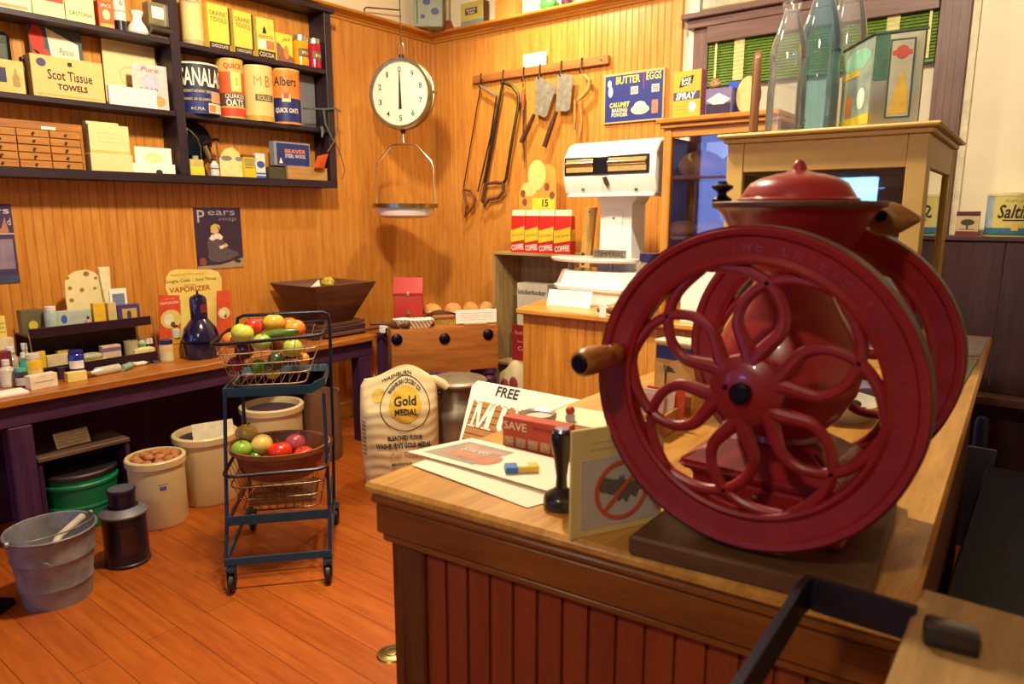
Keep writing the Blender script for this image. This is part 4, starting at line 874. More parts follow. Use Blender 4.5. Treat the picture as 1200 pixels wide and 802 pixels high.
# clamped hand-crank tool on the unit's right end
t = thing('clamp_crank', 'green grey hand-crank clamp fixed to the right end of the shelf unit', 'kitchen tool', (XF, -1.145, ZS2 - .05), 0)
c_ = t.location
def L3(px, py, xx=.185): q_ = at(px, py, 'x', xx); return Vector((xx - c_.x, q_.y - c_.y, q_.z - c_.z))
GG = metal('#7c8c86', .45)
MB().tube([L3(356, 127), L3(380, 128), L3(393, 127), L3(399, 131)], .006, 10).done('crank_arm', GG, t)
MB().tube([L3(379, 128), L3(381, 145), L3(390, 165)], .007, 10).done('clamp_jaw', GG, t)
MB().tube([L3(395, 128), L3(396, 150), L3(392, 165), L3(384, 178)], .005, 10).done('fork_arm', metal('#8a7460', .45), t)
MB().tube([L3(376, 148), L3(378, 155), L3(377, 161)], [.012, .013, .007], 12).done('clamp_screw', GG, t)
MB().tube([L3(392, 165), L3(400, 183), L3(404, 200), L3(401, 211)], .003, 8).done('bent_wire', metal('#8a7a60', .4), t)
MB().hexa([tuple(L3(368, 197)), tuple(L3(380, 198)), tuple(L3(380, 198, .16)), tuple(L3(368, 197, .16)), tuple(L3(372, 183)), tuple(L3(385, 180)), tuple(L3(385, 180, .16)), tuple(L3(372, 183, .16))], .003).done('orange_grip', paint('#c8521c', .5), t)
# ---- posters on the boarding
def poster(name, label, q, mat):
    P = [at(x, y, 'x', .004) for x, y in q]; ys = [p.y for p in P]; zs = [p.z for p in P]
    y0, y1, z0, z1 = (P[0].y + P[3].y) / 2, (P[1].y + P[2].y) / 2, (P[2].z + P[3].z) / 2, (P[0].z + P[1].z) / 2
    t = carton(name, label, 'poster', (.005, (y0 + y1) / 2, z0), LW, y1 - y0, z1 - z0, .0055, mat, bev=0, body='paper'); return t, y1 - y0, z1 - z0
PUR = paint('#38263e', .55, var=.15, scale=6)
t, w, h = poster('soap_poster', 'purple soap poster of a seated child pinned below the shelf', ((227, 243), (284, 244), (283, 314), (231, 315)), PUR)
txt(t, 'P', -w * .36, h * .86, w * .15, h * .20, paint('#b8b0b8', .6)); txt(t, 'ears', w * .08, h * .915, w * .58, h * .075, paint('#a8a0b0', .6)); txt(t, 'soap', w * .2, h * .80, w * .38, h * .065, paint('#8a8298', .6))
poly(t, [(-w * .5, 0), (w * .5, 0), (w * .5, h * .16), (0, h * .06), (-w * .5, h * .05)], paint('#a08a6a', .6), -.0009, 'painted_floor')
SU = paint('#5a4e56', .6, var=.3, scale=40); FL = paint('#d8b080', .6, var=.1, scale=60)
def pp(m_, y_, nm, *q): poly(t, [(w * a_, h * b_) for a_, b_ in q], m_, y_, nm)
pp(SU, -.0013, 'painted_coat', (-.25, .28), (-.27, .42), (-.22, .52), (-.1, .56), (.02, .52), (.12, .42), (.16, .30), (.02, .26))
pp(SU, -.0014, 'painted_leg', (-.22, .30), (.16, .32), (.38, .26), (.40, .20), (.2, .14), (-.02, .10), (-.2, .12), (-.28, .20))
pp(paint('#e2d8c8', .6), -.0016, 'painted_collar', (-.22, .50), (-.16, .56), (0, .58), (.08, .52), (.04, .47), (-.06, .49), (-.16, .46))
oval(t, -w * .08, h * .63, w * .075, h * .06, FL, -.0018, 'painted_face'); pp(paint('#d8b860', .6, var=.3, scale=200), -.0020, 'painted_hair', (-.18, .60), (-.17, .70), (-.08, .74), (.02, .71), (.03, .64), (-.02, .69), (-.12, .67), (-.14, .58))
pp(FL, -.0019, 'painted_hands', (.04, .38), (.14, .41), (.18, .37), (.12, .34), (.05, .35)); pp(paint('#e8dcc8', .6), -.0021, 'painted_bowl', (-.02, .37), (.08, .38), (.07, .33), (.0, .32))
pp(paint('#8a4a38', .6), -.0015, 'painted_pot', (-.46, .08), (-.44, .18), (-.34, .19), (-.30, .10), (-.36, .05)); pp(paint('#3a2c34', .6), -.0017, 'painted_shoe', (.30, .14), (.44, .12), (.42, .07), (.30, .09))
t, w, h = poster('soap_poster', 'cropped purple and violet poster at the left edge below the shelf', ((-45, 237), (14, 241), (22, 332), (-36, 334)), paint('#43305a', .55, var=.15, scale=6))
txt(t, 'Pears', 0, h * .92, w * .9, h * .08, paint('#d8d0dc', .6)); txt(t, 'd', w * .42, h * .78, w * .07, h * .09, paint('#d8d0dc', .6)); rect(t, -w * .45, w * .45, h * .18, h * .56, paint('#8c7a90', .6, var=.35, scale=14), name='painted_figure'); rect(t, -w * .5, w * .5, h * .62, h * .635, paint('#cfc4cc', .6), name='printed_line'); poly(t, [(w * .1, h * .64), (w * .4, h * .64), (w * .34, h * .84), (w * .25, h * .7)], paint('#b87a60', .6), -.0012, 'painted_child'); rect(t, -w * .5, w * .5, 0, h * .1, paint('#3a4460', .6), name='painted_ground')
# ================================================================ long table along the left wall
TZ = .703
TBL = wood('#8a4a18', '#c27a30', 'y', .35, .7); DKP = wood('#361a3a', '#54304e', 'y', .5, .7, .3); DKPV = wood('#361a3a', '#54304e', 'z', .5, .7, .3)  # DKP and DKPV: purple of the under-table shade put into the wood colour
tb = thing('work_table', 'long wooden work table with dark frame along the left wall', 'table', (.573, -1.17, 0))
def T(nm, x0, x1, y0, y1, z0, z1, m_, bev=.003): return MB().box(x0 - .573, x1 - .573, y0 + 1.17, y1 + 1.17, z0, z1, bev).done(nm, m_, tb)
T('tabletop', .025, .573, -3.75, -1.17, TZ - .035, TZ, TBL, .004)
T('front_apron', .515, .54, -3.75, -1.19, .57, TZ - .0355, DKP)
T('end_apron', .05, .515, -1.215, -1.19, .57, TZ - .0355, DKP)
T('back_panel', .03, .045, -3.75, -1.19, .05, TZ - .0355, DKPV)  # dark panel added over the wall, coloured like the shade there
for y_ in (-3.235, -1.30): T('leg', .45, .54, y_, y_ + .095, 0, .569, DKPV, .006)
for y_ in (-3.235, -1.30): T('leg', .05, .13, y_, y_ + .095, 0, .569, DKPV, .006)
# ---------------------------------------------------------------- stool with green tub, sign card
t = thing('low_bench', 'small dark bench under the table with a green tub inside', 'bench', (.5, -2.925, 0))
mb = MB(); mb.box(-.30, 0, -.20, .20, .372, .392, .003); mb.done('bench_top', wood('#4a3328', '#7a5a44', 'y', .6), t)
for s_ in (-1, 1): MB().box(-.29, -.01, s_ * .19 - .01, s_ * .19 + .01, 0, .3715, .003).done('side_panel', DKPV, t)
GRN = paint('#0f7a4e', .45, var=.2, scale=8)
t = thing('lard_tub', 'round green tub with a tilted grey lid inside the low bench', 'tub', (.37, -2.925, 0))
MB().lathe([(0, 0), (.150, 0), (.158, .02), (.155, .10), (.160, .105), (.160, .112), (.156, .118), (.165, .205), (.170, .21), (.170, .222), (.164, .228), (.162, .25), (0, .25)], seg=40).done('tub_body', GRN, t)
MB().lathe([(0, .250), (.166, .250), (.170, .254), (.170, .268), (.160, .275), (0, .270)], seg=40).done('tub_lid', metal('#6a5a60', .5), t)
a = at(67, 527, 'z', .393); b = at(107, 517, 'z', .393); d = b - a
cs = carton('place_card', 'cream printed card propped on the low bench under the table', 'card', ((a.x + b.x) / 2, (a.y + b.y) / 2, .3935), math.atan2(d.y, d.x), d.length, .075, .003, paint('#d9caa0', .8), rot=(math.radians(-25), 0, math.atan2(d.y, d.x)), body='card')
for k in range(4): rect(cs, -d.length * .42, d.length * .42, .014 + .014 * k, .016 + .014 * k, paint('#8a7c60', .8), name='printed_line')
# ---------------------------------------------------------------- crocks
STONE = paint('#dcc48e', .35, var=.10, scale=6, coat=.2); BLUEMARK = paint('#5a5a8a', .6)
def crock(label, x, y, r, h, mark=True, full=None):
    c = thing('stoneware_crock', label, 'crock', (x, y, 0), -PI / 2 + math.atan2(y - CAM.y, x - CAM.x) * 1.0, 'stoneware crocks under the table')
    c.rotation_euler.z = math.atan2(CAM.y - y, CAM.x - x) + PI / 2
    MB().lathe([(0, 0), (r * .96, 0), (r, .012), (r, h - .05), (r * 1.0, h - .042), (r * 1.07, h - .036), (r * 1.08, h - .006), (r * 1.04, h), (r * .95, h), (r * .92, h - .012), (r * .92, .03), (0, .03)], seg=48).done('crock_body', STONE, c)
    if mark:
        patch(c, r * 1.003, .05, .28, h * .58, h * .64, BLUEMARK, 'stamped_mark'); patch(c, r * 1.003, -.02, .36, h * .665, h * .672, BLUEMARK, 'stamped_line'); 
    return c
crock('cream stoneware crock heaped with potatoes, beside the low bench', .693, -2.70, .125, .335)
crock('cream stoneware crock with a card in its mouth, left behind the cart', .60, -2.395, .15, .36, False)
crock('cream stoneware crock showing between the two baskets of the cart', .56, -1.97, .165, .41, False)
for x_, y_, r_, z_ in ((.60, -2.395, .137, .338), (.56, -1.97, .151, .385)):  # dark disc set in each crock mouth
    o = thing('crock_fill', 'dark fill closing the %s crock behind the cart' % ('left' if x_ > .58 else 'middle'), 'dry goods', (x_, y_, z_)); o2 = MB().lathe([(0, .012), (r_ * .7, .004), (r_, -.01), (r_, -.03), (0, -.03)], seg=32).done('dark_disc', paint('#3a2230', .9, var=.4, scale=60, bmp=.4), o)
rn = random.Random(5); POT = paint('#b87840', .7, var=.35, scale=20, bmp=.2)
n = 0
for ring_, rr_, k_ in ((0, 0, 1), (1, .045, 6), (2, .085, 11)):
    for i in range(k_):
        an = 2 * PI * i / k_ + ring_; 
        o = MB().ball((0, 0, 0), (.026, .021, .019), 12, 8).jitter(.0012, i).done('potato', POT, None, loc=(.693 + rr_ * math.cos(an), -2.70 + rr_ * math.sin(an), .345 - .012 * ring_ + rn.uniform(-.003, .006)), rotz=rn.uniform(0, 6))
        tag(o, 'small brown potato heaped in the crock beside the bench', 'potato', 'potatoes in the crock')
a = at(232, 508, 'x', .72); 
cs = carton('place_card', 'blank pale card standing in the mouth of the left crock behind the cart', 'card', (.70, -2.40, .345), math.radians(70), .20, .085, .002, paint('#d9cda8', .8), rot=(math.radians(-22), 0, math.radians(72)), body='card')
# ---------------------------------------------------------------- galvanised bucket and oil can
GALV = paint('#8f8b90', .45, .35, .35, 12); GALVD = metal('#5d5a68', .5, .35, 12)
t = thing('bucket', 'dented galvanised bucket standing on the floor at the left edge', 'bucket', (1.066, -3.285, 0))
MB().lathe([(0, .012), (.108, .012), (.110, 0), (.116, 0), (.117, .010), (.124, .075), (.128, .078), (.128, .086), (.126, .09), (.139, .185), (.143, .188), (.143, .196), (.141, .2), (.150, .276), (.156, .280), (.158, .286), (.155, .290), (.149, .288), (.146, .276), (.110, .02), (0, .02)], seg=56).done('pail', GALV, t)
ln = math.atan2(CAM.y + 3.285, CAM.x - 1.066)
P = []
for i in range(17):
    a_ = PI * i / 16; u_ = math.cos(a_) * .152; s_ = math.sin(a_) * .135
    ax = Vector((math.cos(ln + PI / 2 + .5), math.sin(ln + PI / 2 + .5), 0)); sd = Vector((math.cos(ln + .5), math.sin(ln + .5), 0))
    P.append(ax * u_ + sd * s_ * .93 + Vector((0, 0, .292 + .012 * math.sin(a_))))
MB().tube(P, .0035, 8).done('bail_handle', metal('#b9b4a4', .4), t)
for s_ in (-1, 1):
    MB().lathe([(0, -.006), (.014, -.006), (.014, .006), (0, .006)], axis='y', c=tuple(ax * .158 * s_ + Vector((0, 0, .283))), seg=16).done('handle_ear', GALV, t)
MB().lathe([(0, .06), (.128, .06), (.128, .064), (0, .064)], seg=40).done('inner_shadow_liner', GALVD, t) if False else None
t2 = thing('wooden_paddle', 'pale wooden handled tool lying inside the galvanised bucket', 'tool', (1.066, -3.285, .255))
MB().tube([sd * .10 + ax * -.09 + Vector((0, 0, -.06)), sd * .05 + Vector((0, 0, .005)), ax * .125 + Vector((0, 0, .026))], [.018, .014, .016], 12).done('shaft', paint('#b8ab98', .6), t2)
MB().lathe([(0, -.04), (.05, -.04), (.06, .0), (.05, .03), (0, .04)], c=tuple(sd * .03 + ax * -.03 + Vector((0, 0, -.09))), seg=20).done('tool_head', paint('#7d7a86', .5, .3), t2)
t = thing('oil_can', 'dark blue black oil can with a wide neck between bucket and crock', 'oil can', (.985, -2.985, 0))
INKM = paint('#14132a', .35, var=.4, scale=10, coat=.2)
MB().lathe([(0, 0), (.086, 0), (.090, .006), (.090, .012), (.086, .016), (.086, .215), (.092, .222), (.094, .230), (.088, .236), (.058, .252), (.050, .256), (0, .256)], seg=44).done('can_body', INKM, t)
MB().lathe([(.049, .254), (.052, .262), (.052, .315), (.056, .319), (.056, .329), (.050, .332), (.046, .326), (0, .324)], seg=36).done('neck', INKM, t)
MB().lathe([(.0875, .222), (.0945, .223), (.0955, .2300), (.088, .2375), (.060, .2535)], seg=44).done('shoulder', paint('#6b6870', .5, .3), t)
MB().lathe([(0, .3255), (.047, .3255), (.0505, .3325), (0, .3275)], seg=30).done('cap', paint('#5d5a66', .5, .3), t)
fa = math.atan2(CAM.y + 2.985, CAM.x - .985) + PI / 2
pl = MB().grid(lambda u, v: (.0868 * math.sin(-.25 + .75 * u), -.0868 * math.cos(-.25 + .75 * u), .06 + .12 * v), 8, 1).done('name_plate', metal('#57506a', .35), t); pl.rotation_euler.z = fa
q = at(10, 722, 'z', 0)
t = thing('iron_foot', 'dark iron foot plate poking in at the lower left corner of the floor', 'foot plate', (q.x - .14, q.y - .06, 0), math.radians(35))
MB().box(-.12, .12, -.05, .05, 0, .03, .008).done('plate', metal('#3a3040', .5), t); MB().lathe([(0, .03), (.03, .03), (.022, .05), (.022, .09), (0, .09)], seg=20).done('post_socket', metal('#3a3040', .5), t)
# ---------------------------------------------------------------- small wares on the table
def tl(px, py, z=TZ): return at(px, py, 'z', z)
def face_cam(p): return math.atan2(CAM.y - p.y, CAM.x - p.x) + PI / 2
def bottle(name, label, cat, px, pyb, pyt, wpx, body, cap, lab=None, prof='bottle', z=TZ, group=None, capf=.16, xf=None):
    p = at(px, pyb, 'x', xf) if xf else tl(px, pyb, z)
    p.z = z
    top = at(px, pyt, 'x', p.x).z; h = max(.012, top - z); r = wpx / 2 * (p - CAM).dot(FW) / FPX
    t = thing(name, label, cat, p, face_cam(p), group)
    hs_ = {'bottle': [(0, 0), (r, .002), (r, h * .58), (r * .9, h * .66), (r * .42, h * .76), (r * .42, h * (1 - capf)), (0, h * (1 - capf))], 'jar': [(0, 0), (r, .002), (r, h * .72), (r * .9, h * .8), (r * .8, h * (1 - capf)), (0, h * (1 - capf))], 'tub': [(0, 0), (r, .001), (r, h * (1 - capf)), (0, h * (1 - capf))]}[prof]
    MB().lathe(hs_, seg=26).done('container', body, t)
    rc = {'bottle': r * .5, 'jar': r * .88, 'tub': r * 1.03}[prof]
    if cap: MB().lathe([(0, h * (1 - capf)), (rc, h * (1 - capf)), (rc, h * .99), (rc * .9, h), (0, h)], seg=22).done('cap', cap, t)
    if lab: patch(t, r * 1.012, -1.0, 1.0, h * .1, h * .5, lab, 'paper_label')
    return t, r, h
def tcart(name, label, cat, pl, pr, pyb, pyt, d, mat, z=TZ, xf=None, dang=0, group=None, bev=.0012):
    m_ = (pl + pr) / 2; p = at(m_, pyb, 'x', xf) if xf else tl(m_, pyb, z); p.z = z
    w_, h_, _ = lw(pl, pr, pyb, pyt, p.x, z)
    t = carton(name, label, cat, p, LW + dang, w_, max(h_, .006), d, mat, group, bev); return t, w_, max(h_, .006)
CLR = paint('#c9c4a6', .12, var=.1, coat=.5); CL2 = paint('#e6ded0', .3)
tcart('paper_sheet', 'white label card lying flat at the left front of the table', 'card', -25, 36, 466, 463, .10, CARD)[0]
bottle('bottle', 'clear bottle with red printed label at the left front of the table', 'bottle', 10, 453, 421, 16, paint('#d6c9ae', .25), paint('#e6e0d0', .2), paint('#efe6d2', .6), capf=.2)
t, r, h = bottle('jar', 'dark jar with a mint green lid next to the red lettered bottle', 'jar', 27, 453, 430, 15, paint('#3c3a3c', .2), paint('#5fb89a', .5), paint('#c9c0a4', .6), 'jar', capf=.25)
bottle('jar', 'yellow ointment jar with a pale lid behind the cream carton', 'jar', 41, 441, 414, 18, paint('#e0b430', .3), paint('#d6d0be', .4), paint('#ecd878', .6), 'jar', xf=.36)
bottle('bottle', 'tall stoppered bottle with white glass stopper behind the red lettered bottle', 'bottle', 15, 436, 406, 18, paint('#b9ac8c', .2), paint('#efe9dc', .3), None, xf=.20)
bottle('small_bottle', 'teal little bottle beside the yellow ointment jar', 'bottle', 29, 436, 413, 9, paint('#2f9a8c', .3), paint('#d8d2c4', .4), None, xf=.36)
bottle('bottle', 'white capped clear bottle behind the teal little bottle', 'bottle', 31, 427, 402, 13, CLR, paint('#f0ebe2', .4), None, xf=.24)
t, w, h = tcart('carton', 'cream carton lying at the front of the table beside dark jar', 'box', 36, 70, 455, 439, .05, paint('#ecdcc0', .6), dang=.12)
rect(t, -w * .35, w * .35, h * .45, h * .55, paint('#c0a888', .7), name='printed_line')
t, w, h = tcart('carton', 'small yellow carton under the cobalt blue bottle', 'box', 80, 103, 447, 436, .04, paint('#efd67c', .6)); zc = TZ + h
t, r, h = bottle('bottle', 'cobalt blue bottle with a white label standing on the small yellow carton', 'bottle', 91, 438, 410, 17, paint('#1c2a8c', .2, coat=.4), paint('#1c2a7c', .3), paint('#ece6d8', .6), 'jar', z=zc + .0005, xf=tl(91, 445).x - .02)
bottle('small_bottle', 'squat violet glass bottle beside the cream carton', 'bottle', 74, 444, 430, 12, paint('#4a3050', .2), paint('#3a2440', .3), None, 'tub')
# things lying down
def lying(name, label, cat, p0, p1, rpx, mats, z=TZ):
    a = tl(*p0, z); b = tl(*p1, z); r = rpx * (a - CAM).dot(FW) / FPX; d = b - a; L = d.length
    t = thing(name, label, cat, (a.x, a.y, z + r), math.atan2(d.y, d.x))
    MB().lathe([(0, 0), (r, .001), (r, L * .68), (r * .45, L * .78), (r * .45, L * .86), (0, L * .86)], axis='x', seg=18).done('container', mats[0], t)
    MB().lathe([(0, L * .85), (r * .55, L * .85), (r * .55, L), (0, L)], axis='x', seg=16).done('cap', mats[1], t); return t
lying('bottle', 'clear bottle lying on its side in front of the display rack', 'bottle', (140, 436), (100, 444), 5, (CLR, paint('#8a5a34', .5)))
lying('small_bottle', 'pale green bottle lying beside the clear one', 'bottle', (143, 436), (158, 430), 4, (paint('#8ab09a', .25), paint('#e8d8b0', .5)))
lying('tube', 'white tube lying flat near the right end of the display rack', 'tube', (155, 430), (176, 427), 2.5, (paint('#efe8d8', .5), INK))
t = thing('packet', 'crumpled violet cellophane packet lying near the amber bottle', 'packet', tl(185, 424), .3)
MB().grid(lambda u, v: (-.03 + .06 * u, -.045 + .09 * v, .002 + .012 * math.sin(PI * u) * (1 + .5 * math.sin(11 * v))), 10, 12).done('film', paint('#5a4a88', .2, coat=.5), t)
bottle('jar', 'clear jar with navy cap in front of the orange display panel', 'jar', 196, 420, 398, 16, paint('#d8b47c', .2), paint('#1c2a5c', .4), paint('#d9cfa4', .6), 'jar', capf=.3, xf=.33)
t, w, h = tcart('carton', 'amber carton standing before the orange display panel', 'box', 203, 218, 416, 396, .03, paint('#dd9a2a', .5), xf=.30); za = TZ + h
rect(t, -w * .5, w * .5, h * .7, h * .74, paint('#8a5a1c', .6), name='printed_line')
bottle('small_bottle', 'small clear bottle with maroon cap on the amber carton', 'bottle', 207, 398, 381, 10, CLR, paint('#5a1c20', .4), None, z=za + .0005, xf=.285)
t, w, h = tcart('carton', 'pink edged cream carton at the far left back of the table', 'box', -8, 18, 413, 397, .05, paint('#ead2a8', .6), xf=.16)
zb2 = TZ + h
t, w, h = tcart('carton', 'low plum carton under the pink edged carton, far left', 'box', -10, 14, 419, 413, .06, paint('#7a2438', .6), xf=.24)
t, w, h = tcart('paper_bag', 'upright yellow printed packet at the far left back of table', 'packet', -6, 9, 397, 371, .03, paint('#ecd86c', .6), z=zb2 + .0005, xf=.14)
for k in range(3): rect(t, -w * .4, w * .4, h * (.25 + .2 * k), h * (.25 + .2 * k) + .004, paint('#a8943c', .7), name='printed_line')
# ---------------------------------------------------------------- two-tier display rack
RK = thing('display_rack', 'dark two tier display rack of drugstore goods on the table', 'display rack', (.22, -2.75, TZ))
ya, yb = -3.03, -2.47
def RKb(nm, x0, x1, z0, z1, m_): return MB().box(x0 - .22, x1 - .22, ya + 2.75, yb + 2.75, z0 - TZ, z1 - TZ, .002).done(nm, m_, RK)
MAR = paint('#2c1420', .35, var=.15); ZU, ZL = .915, .752
RKb('upper_shelf', .10, .272, ZU - .008, ZU, MAR); RKb('upper_rail', .272, .282, ZU - .012, ZU + .034, MAR)
RKb('lower_shelf', .10, .312, ZL - .008, ZL, MAR); RKb('lower_rail', .312, .322, ZL - .035, ZL + .014, MAR)
RKb('back_panel', .09, .099, .708, ZU - .009, MAR)
WIRE = metal('#b9966c', .35)
for y_ in (ya - .004, yb + .004):
    MB().tube([(.285 - .22, y_ + 2.75, ZU - TZ + .02), (.33 - .22, y_ + 2.75, .003), (.10 - .22, y_ + 2.75, .003), (.10 - .22, y_ + 2.75, ZU - TZ + .02)], .003, 8).done('end_wire', WIRE, RK)
# upper tier
t, w, h = tcart('carton', 'square olive tin standing at the left end of upper tier', 'tin', 27, 54, 392, 363, .05, paint('#6a6444', .4), z=ZU, xf=.20); oval(t, 0, h * .35, w * .2, h * .2, paint('#d8c44a', .6))
bottle('bottle', 'pale blue bottle with white cap on the upper tier', 'bottle', 61, 384, 359, 13, paint('#a8c0b4', .4), paint('#e6e4d8', .4), None, 'jar', z=ZU, xf=.24)
t, w, h = tcart('carton', 'long pale blue carton with a round blue mark on upper tier', 'box', 69, 109, 382, 364, .05, paint('#b4c0b0', .6), z=ZU, xf=.23); oval(t, -w * .32, h * .6, w * .09, h * .22, paint('#3a5ab0', .6))
bottle('small_bottle', 'tiny pink bottle with a black cap before the pale blue carton', 'bottle', 104, 380, 371, 6, paint('#c89088', .4), INK, None, z=ZU, xf=.255)
t, w, h = tcart('carton', 'upright golden yellow carton on the upper tier', 'box', 111, 125, 379, 355, .03, paint('#e6ba2a', .6), z=ZU, xf=.24)
t, w, h = tcart('carton', 'narrow cream carton right of the golden yellow one', 'box', 128, 138, 377, 355, .03, paint('#d2bc7a', .6), z=ZU, xf=.24)
t, w, h = tcart('carton', 'violet carton with a gold picture at the right of upper tier', 'box', 139, 165, 375, 357, .04, paint('#4a3a78', .5), z=ZU, xf=.24); rect(t, -w * .3, w * .36, h * .15, h * .8, paint('#c8a84a', .6), name='gold_picture'); oval(t, 0, h * .45, w * .1, h * .25, paint('#4a3a78', .6), -.0016, 'printed_bottle')
t, w, h = tcart('picture_card', 'white framed blue sketch card behind the violet carton', 'card', 131, 151, 370, 338, .003, CARD, z=ZU, xf=.16); rect(t, -w * .36, w * .36, h * .42, h * .85, paint('#7a86a8', .7, var=.3, scale=120), name='printed_sketch')
# die-cut sheet of pinned samples
P = [(76, 330), (80, 323), (88, 318), (101, 316), (110, 319), (119, 326), (121, 345), (121, 366), (80, 366), (77, 350)]
pp = [at(x, y, 'x', .13) for x, y in P]; c = sum(pp, Vector()) / len(pp)
t = thing('sample_sheet', 'big cream cut-out sheet of brown samples standing behind upper tier', 'card', (.13, c.y, ZU), LW)
pts_ = [(p.y - c.y, max(0, p.z - ZU)) for p in pp]; pts_[-1 - 1] = (pts_[-2][0], 0) if False else pts_[-2]
mnz = min(z for _, z in pts_); pts_ = [(x, 0 if z < mnz + .02 else z) for x, z in pts_]
MB().prism(pts_, 0, .003, 'xz').done('sheet', paint('#e8d9a0', .8, var=.08), t)
for x_, y_, r_ in ((101, 321, 5), (82, 338, 3.5), (96, 340, 4), (111, 338, 3), (84, 352, 4), (79, 326, 3), (112, 326, 3)):
    q = at(x_, y_, 'x', .13); oval(t, q.y - c.y, q.z - ZU, r_ * .0028, r_ * .0026, paint('#9c7c3a', .8, var=.3), -.0008, 'pinned_sample', 12)
t = thing('pointed_tube', 'tall cream tapered tube standing behind the golden yellow carton', 'tube', (.15, at(126, 340, 'x', .15).y, ZU), LW)
ht = at(124, 313, 'x', .15).z - ZU
MB().hexa([(-.008, 0, 0), (.012, 0, 0), (.012, .004, 0), (-.008, .004, 0), (-.033, 0, ht), (.022, 0, ht), (.022, .02, ht), (-.033, .02, ht)], .001).done('tube_body', paint('#ece2b0', .5), t)
MB().hexa([(-.012, -.002, .0), (.016, -.002, 0), (.016, .008, 0), (-.012, .008, 0), (-.012, -.002, .05), (.016, -.002, .05), (.016, .008, .05), (-.012, .008, .05)], .001).done('tube_cap', paint('#5a3a34', .5), t)
# lower tier
t, w, h = tcart('carton', 'long pale carton lying at the left of lower tier', 'box', 56, 84, 428, 416, .04, paint('#dcc898', .6), z=ZL, xf=.28)
t, w, h = tcart('carton', 'little yellow carton tilted at the left end of the lower tier', 'box', 45, 56, 426, 412, .02, paint('#e8c02c', .5), z=ZL, xf=.30, dang=.4)
t = tcart('packet', 'yellow paper packet behind the long pale carton', 'packet', 68, 82, 418, 411, .03, paint('#d8b43c', .6), z=ZL, xf=.22)[0]
t = thing('sachet', 'pale grey sachet on a yellow packet in lower tier middle', 'packet', (.25, at(105, 416, 'x', .25).y, ZL), LW); MB().ball((0, 0, .022), (.065, .03, .021), 16, 10).done('pouch', paint('#b0aa8c', .4), t); MB().box(-.06, .07, -.034, .03, 0, .008, .001).done('yellow_packet', paint('#d8bc34', .6), t)
t, w, h = tcart('carton', 'lilac and cream carton in the middle of the lower tier', 'box', 121, 143, 419, 405, .04, paint('#d9c0a0', .6), z=ZL, xf=.27); rect(t, -w / 2, w / 2, h * .55, h * .85, paint('#7a6088', .6), name='lilac_band')
t, r, h = bottle('glass_cup', 'clear footed glass cup toward the right of lower tier', 'cup', 154, 412, 396, 15, paint('#bcae84', .15, coat=.5), None, None, 'tub', z=ZL, xf=.24)
t, w, h = tcart('pad', 'flat cream pad at the right end of the lower tier', 'box', 158, 183, 413, 409, .06, paint('#efdf9a', .7), z=ZL, xf=.285)
zp = ZL + h
bottle('bottle', 'slim green labelled bottle standing behind the flat cream pad', 'bottle', 166, 408, 393, 9, paint('#b8c8a0', .25), paint('#d8e0c4', .4), paint('#4a9a6a', .6), z=ZL, xf=.205)
bottle('small_bottle', 'tiny dark bottle with white cap at the right of lower tier', 'bottle', 175, 407, 397, 8, paint('#2c1c30', .3), paint('#f0ebe0', .4), None, 'tub', z=ZL, xf=.205, capf=.4)
# ---------------------------------------------------------------- vaporizer display
xd = .19
def V2(px, py, x_=xd): q = at(px, py, 'x', x_); return q.y, q.z
yv = V2(230, 360)[0]
vd = thing('vaporizer_display', 'red and yellow folding cardboard display lettered VAPORIZER', 'display', (xd, yv, TZ), LW)
def vp(pix, x_=xd): return [(V2(px, py, x_)[0] - yv, max(0, V2(px, py, x_)[1] - TZ)) for px, py in pix]
mb = MB(); mb.prism(vp([(201, 405), (199, 346), (196, 338), (197, 325), (202, 318), (210, 316), (249, 316), (258, 319), (262, 327), (262, 345), (259, 405)]), .02, .023, 'xz'); mb.done('header_panel', paint('#e6cf6c', .6, var=.10, scale=10), vd)
ORP = paint('#d8502a', .55)
pl_ = vp([(185, 346), (209, 346), (211, 405), (186, 405)]); pr_ = vp([(254, 341), (269, 340), (272, 405), (255, 405)])
pl_ = [(x, 0 if z < .06 else z) for x, z in pl_]; pr_ = [(x, 0 if z < .06 else z) for x, z in pr_]
MB().prism(pl_, -.012, -.009, 'xz').done('left_wing', ORP, vd); MB().prism(pr_, -.004, -.001, 'xz').done('right_wing', ORP, vd)
MB().prism(vp([(211, 352), (214, 352), (216, 405), (211, 405)]), -.008, .018, 'xz').done('left_fold', paint('#e8d27a', .6), vd)
def vtxt(s_, px, py, wpx, hpx, m_, y_, **k): x, z = V2(px, py); sc_ = .0052; txt(vd, s_, x - yv, z - TZ, wpx * sc_, hpx * sc_ * .8, m_, y=y_, **k)
vtxt('VAPORIZER', 225, 339, 46, 7, paint('#a84a20', .6), .019, bold=.02); vtxt('Coughs, Colds ... Sore Throat', 226, 329, 58, 5.5, paint('#6a5420', .6), .019, bold=.01); vtxt('ELECTRIC', 225, 334.5, 14, 2.5, paint('#a84a20', .6), .019); vtxt('Relief of Whooping', 222, 322, 36, 4, paint('#c88a2a', .6), .019)
vtxt('VAPORIZER', 197, 355, 20, 3.2, WHITE, -.0135); vtxt('the', 197, 350, 10, 2, paint('#f0b090', .6), -.0135)
